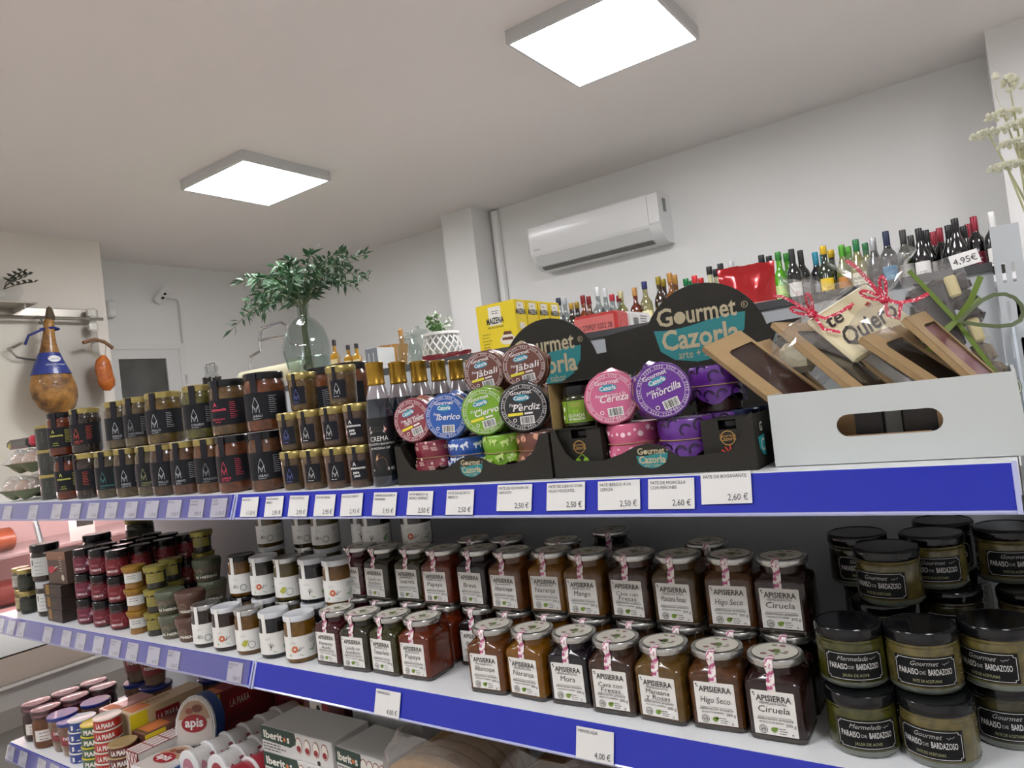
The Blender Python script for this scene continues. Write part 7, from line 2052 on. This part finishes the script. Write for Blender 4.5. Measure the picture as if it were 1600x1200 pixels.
for i, (x, y, z, c, c2, nm, lb) in enumerate(((-.60, -.20, 1.1756, 'a8622c', '8a4a22', 'cured_loin', 'orange-brown cured loin on the counter shelf, shown largest'), (-.62, .10, 1.1756, 'a05a34', '7a4028', 'cured_loin', 'orange-brown cured loin further along the counter shelf'),
                                              (-.30, -.10, .955, 'b07068', '9a5a54', 'ham_joint', 'pink ham joint on the counter deck'), (-.32, .25, .955, 'b87a70', '8a4a44', 'ham_joint', 'pale pink ham joint further along the deck'),
                                              (-.55, .15, .96, '9c5048', '8a3c38', 'ham_joint', 'dark pink ham joint at the back of the deck'), (-.25, .55, .955, 'b87a70', '9a5a54', 'ham_joint', 'pink joint at the far deck end'))):
    meat(nm, lb, x, y, z, loaf(.24, .13, .10), c, c2, rad(90 if i < 2 else 20 * i))
for i, (y, lb) in enumerate(((-.42, 'white price card with a dark block on the counter shelf'), (.42, 'white price card at the far end of the counter shelf'))):
    m = thing('price_card', lb, 'price card', (-3.43, .30 + y, 1.175), rad(78))
    obj('card', MB().box(-.05, .05, 0, .003, 0, .12), M('d2d4d0', .5), m, sharp=0)
    obj('dark_block', MB().box(-.02, .045, -.001, 0, .06, .10), M('2c342e', .5), m, sharp=0)
for i, (x, y, z, lb) in enumerate(((-.30, -.30, .955, 'green-labelled preserve tub at the counter glass, lower'), (-.30, -.30, 1.06, 'green-labelled preserve tub at the counter glass, upper'), (-.33, -.30, 1.165, 'green-labelled preserve tub at the counter glass, topmost'))):
    m = thing('counter_tub', lb, 'tub', (-3.0 + x, .30 + y, z), 0, 'green-labelled tubs in the counter')
    obj('tub', MB().lathe([(.055, 0), (.065, .005), (.070, .085)], 20), M('8a9478', .4, coat=.3), m)
    obj('lid', MB().lathe([(.073, .085), (.074, .088), (.074, .100), (.070, .104)], 20), M('5c6652', .4), m)

# ================================================================ price tags
top = [(-2.143, [], '1,95 €', 'pale tag furthest along the top rail'), (-1.989, [], '3,20 €', 'tag under the stacked dark canisters'), (-1.86, [], '4,50 €', 'tag under the red stew jar'),
       (-1.765, [], '9,00 €', 'tag under the jar with red small print'), (-1.68, [], '11,50 €', 'tag under the jar with the teal monogram'), (-1.599, [], '10,20 €', 'tag under the pale monogram jar'),
       (-1.515, [], '10,00 €', 'tag under the olive green monogram jar'), (-1.434, [], '11,50 €', 'tag under the narrow jar'), (-1.351, [], '12,40 €', 'top rail tag under the white monogram jar'),
       (-1.273, [], '8,90 €', 'top rail tag under the dull grey monogram jar'), (-1.200, [], '11,50 €', 'tag just before the rail joint'),
       (-1.107, [], '11,50 €', 'tag just past the rail joint'), (-1.038, ['PATE DE PATO', 'IBERICO'], '2,95 €', 'first of four 2,95 tags from the rail joint'),
       (-0.974, ['PATE DE PERDIZ'], '2,95 €', 'second of four 2,95 tags from the rail joint'), (-0.909, ['PATE DE JABALI'], '2,95 €', 'third of four 2,95 tags from the rail joint'),
       (-0.846, ['PATE DE CIERVO'], '2,95 €', 'fourth of four 2,95 tags, beside the bottles'), (-0.775, ['CREMA BALSAMICA', 'FERRARINI'], '3,95 €', 'tag reading 3,95 under the balsamic bottles'),
       (-0.704, ['PATE IBERICO AL', 'PEDRO XIMENEZ'], '2,50 €', 'first 2,50 tag under the tray of pate jars'), (-0.630, ['PATE DE SECRETO', 'IBERICO'], '2,50 €', 'second 2,50 tag under the tray of pate jars'),
       (-0.539, ['PATE DE OLIVADA DE', 'ARAGON'], '2,50 €', 'tag reading PATE DE OLIVADA'), (-0.461, ['PATE DE CIERVO CON', 'PASAS MOSCATEL'], '2,50 €', 'tag reading PATE DE CIERVO CON PASAS'),
       (-0.388, ['PATE IBERICO A LA', 'CEREZA'], '2,50 €', 'tag reading PATE IBERICO A LA CEREZA'), (-0.323, ['PATE DE MORCILLA', 'CON PIÑONES'], '2,60 €', 'tag reading PATE DE MORCILLA'),
       (-0.260, ['PATE DE BOGAVANTE'], '2,60 €', 'tag reading PATE DE BOGAVANTE, standing proud of the rail')]
for i, (x, ls, p, d) in enumerate(top):
    if not ls:
        ls = [('CARNE', 'PERDIZ EN', 'CIERVO', 'VENADO', 'CODORNIZ')[i % 5], ('', 'ESCABECHE', 'GUISADO', '')[i % 4]]
    price_tag(x, ZT, [s for s in ls if s], p, d, tilt=rad(random.uniform(-1, 1)), low=0.0085 if i == 23 else (0.004 if i > 18 else 0.0), w=0.055 if i > 18 else 0.048)
mid = [(-2.264, '2,10 €', 'middle rail tag at the very end'), (-2.194, '2,40 €', 'middle rail tag under the tiny jars, first'), (-2.134, '2,60 €', 'middle rail tag under the white-labelled jar'),
       (-1.978, '4,20 €', 'middle rail tag under the flat brown boxes'), (-1.878, '1,75 €', 'middle rail tag under the garlic-print red jar'), (-1.807, '4,05 €', 'middle rail tag under the middle red jar'),
       (-1.722, '4,50 €', 'middle rail tag under the pepper-print red jar'), (-1.647, '2,70 €', 'middle rail tag under the ochre tubs'), (-1.573, '3,70 €', 'middle rail tag under the scalloped gold tubs'),
       (-1.488, '1,65 €', 'middle rail tag under the green herb jar'), (-1.413, '1,65 €', 'middle rail tag under the brown pepper jar'), (-1.206, '3,80 €', 'middle rail tag reading 3,80 before the rail joint')]
for i, (x, p, d) in enumerate(mid):
    price_tag(x, ZM, [('PATE CON', 'CREMA', 'TOMATE', 'MERMELADA')[i % 4], ('', 'HIERBAS', 'ROJO')[i % 3]], p, d, w=0.044, tilt=rad(random.uniform(-1.5, 1.5)))
price_tag(-0.817, ZM, ['MERMELADA'], '4,00 €', 'middle rail tag reading 4,00 under the papaya jam', w=0.052, low=-0.002, h=0.036)
price_tag(-0.462, ZM, ['MERMELADA'], '4,00 €', 'middle rail tag reading MERMELADA 4,00 under the mixed jams', w=0.052, low=-0.002, h=0.036)
price_tag(-0.172, ZM, ['MERMELADA'], '4,00 €', 'middle rail tag cut off under the black-lidded jars', w=0.052, low=-0.002, h=0.036)
for x, p, d in ((-2.285, '1,05 €', 'bottom rail tag at the very end'), (-2.205, '1,25 €', 'bottom rail tag second from the end'), (-2.095, '1,40 €', 'bottom rail tag past the bare blue gap'), (-2.025, '1,40 €', 'bottom rail tag lowest in view')):
    price_tag(x, ZL, ['CONSERVA', 'ANCHOAS'], p, d, w=0.046)
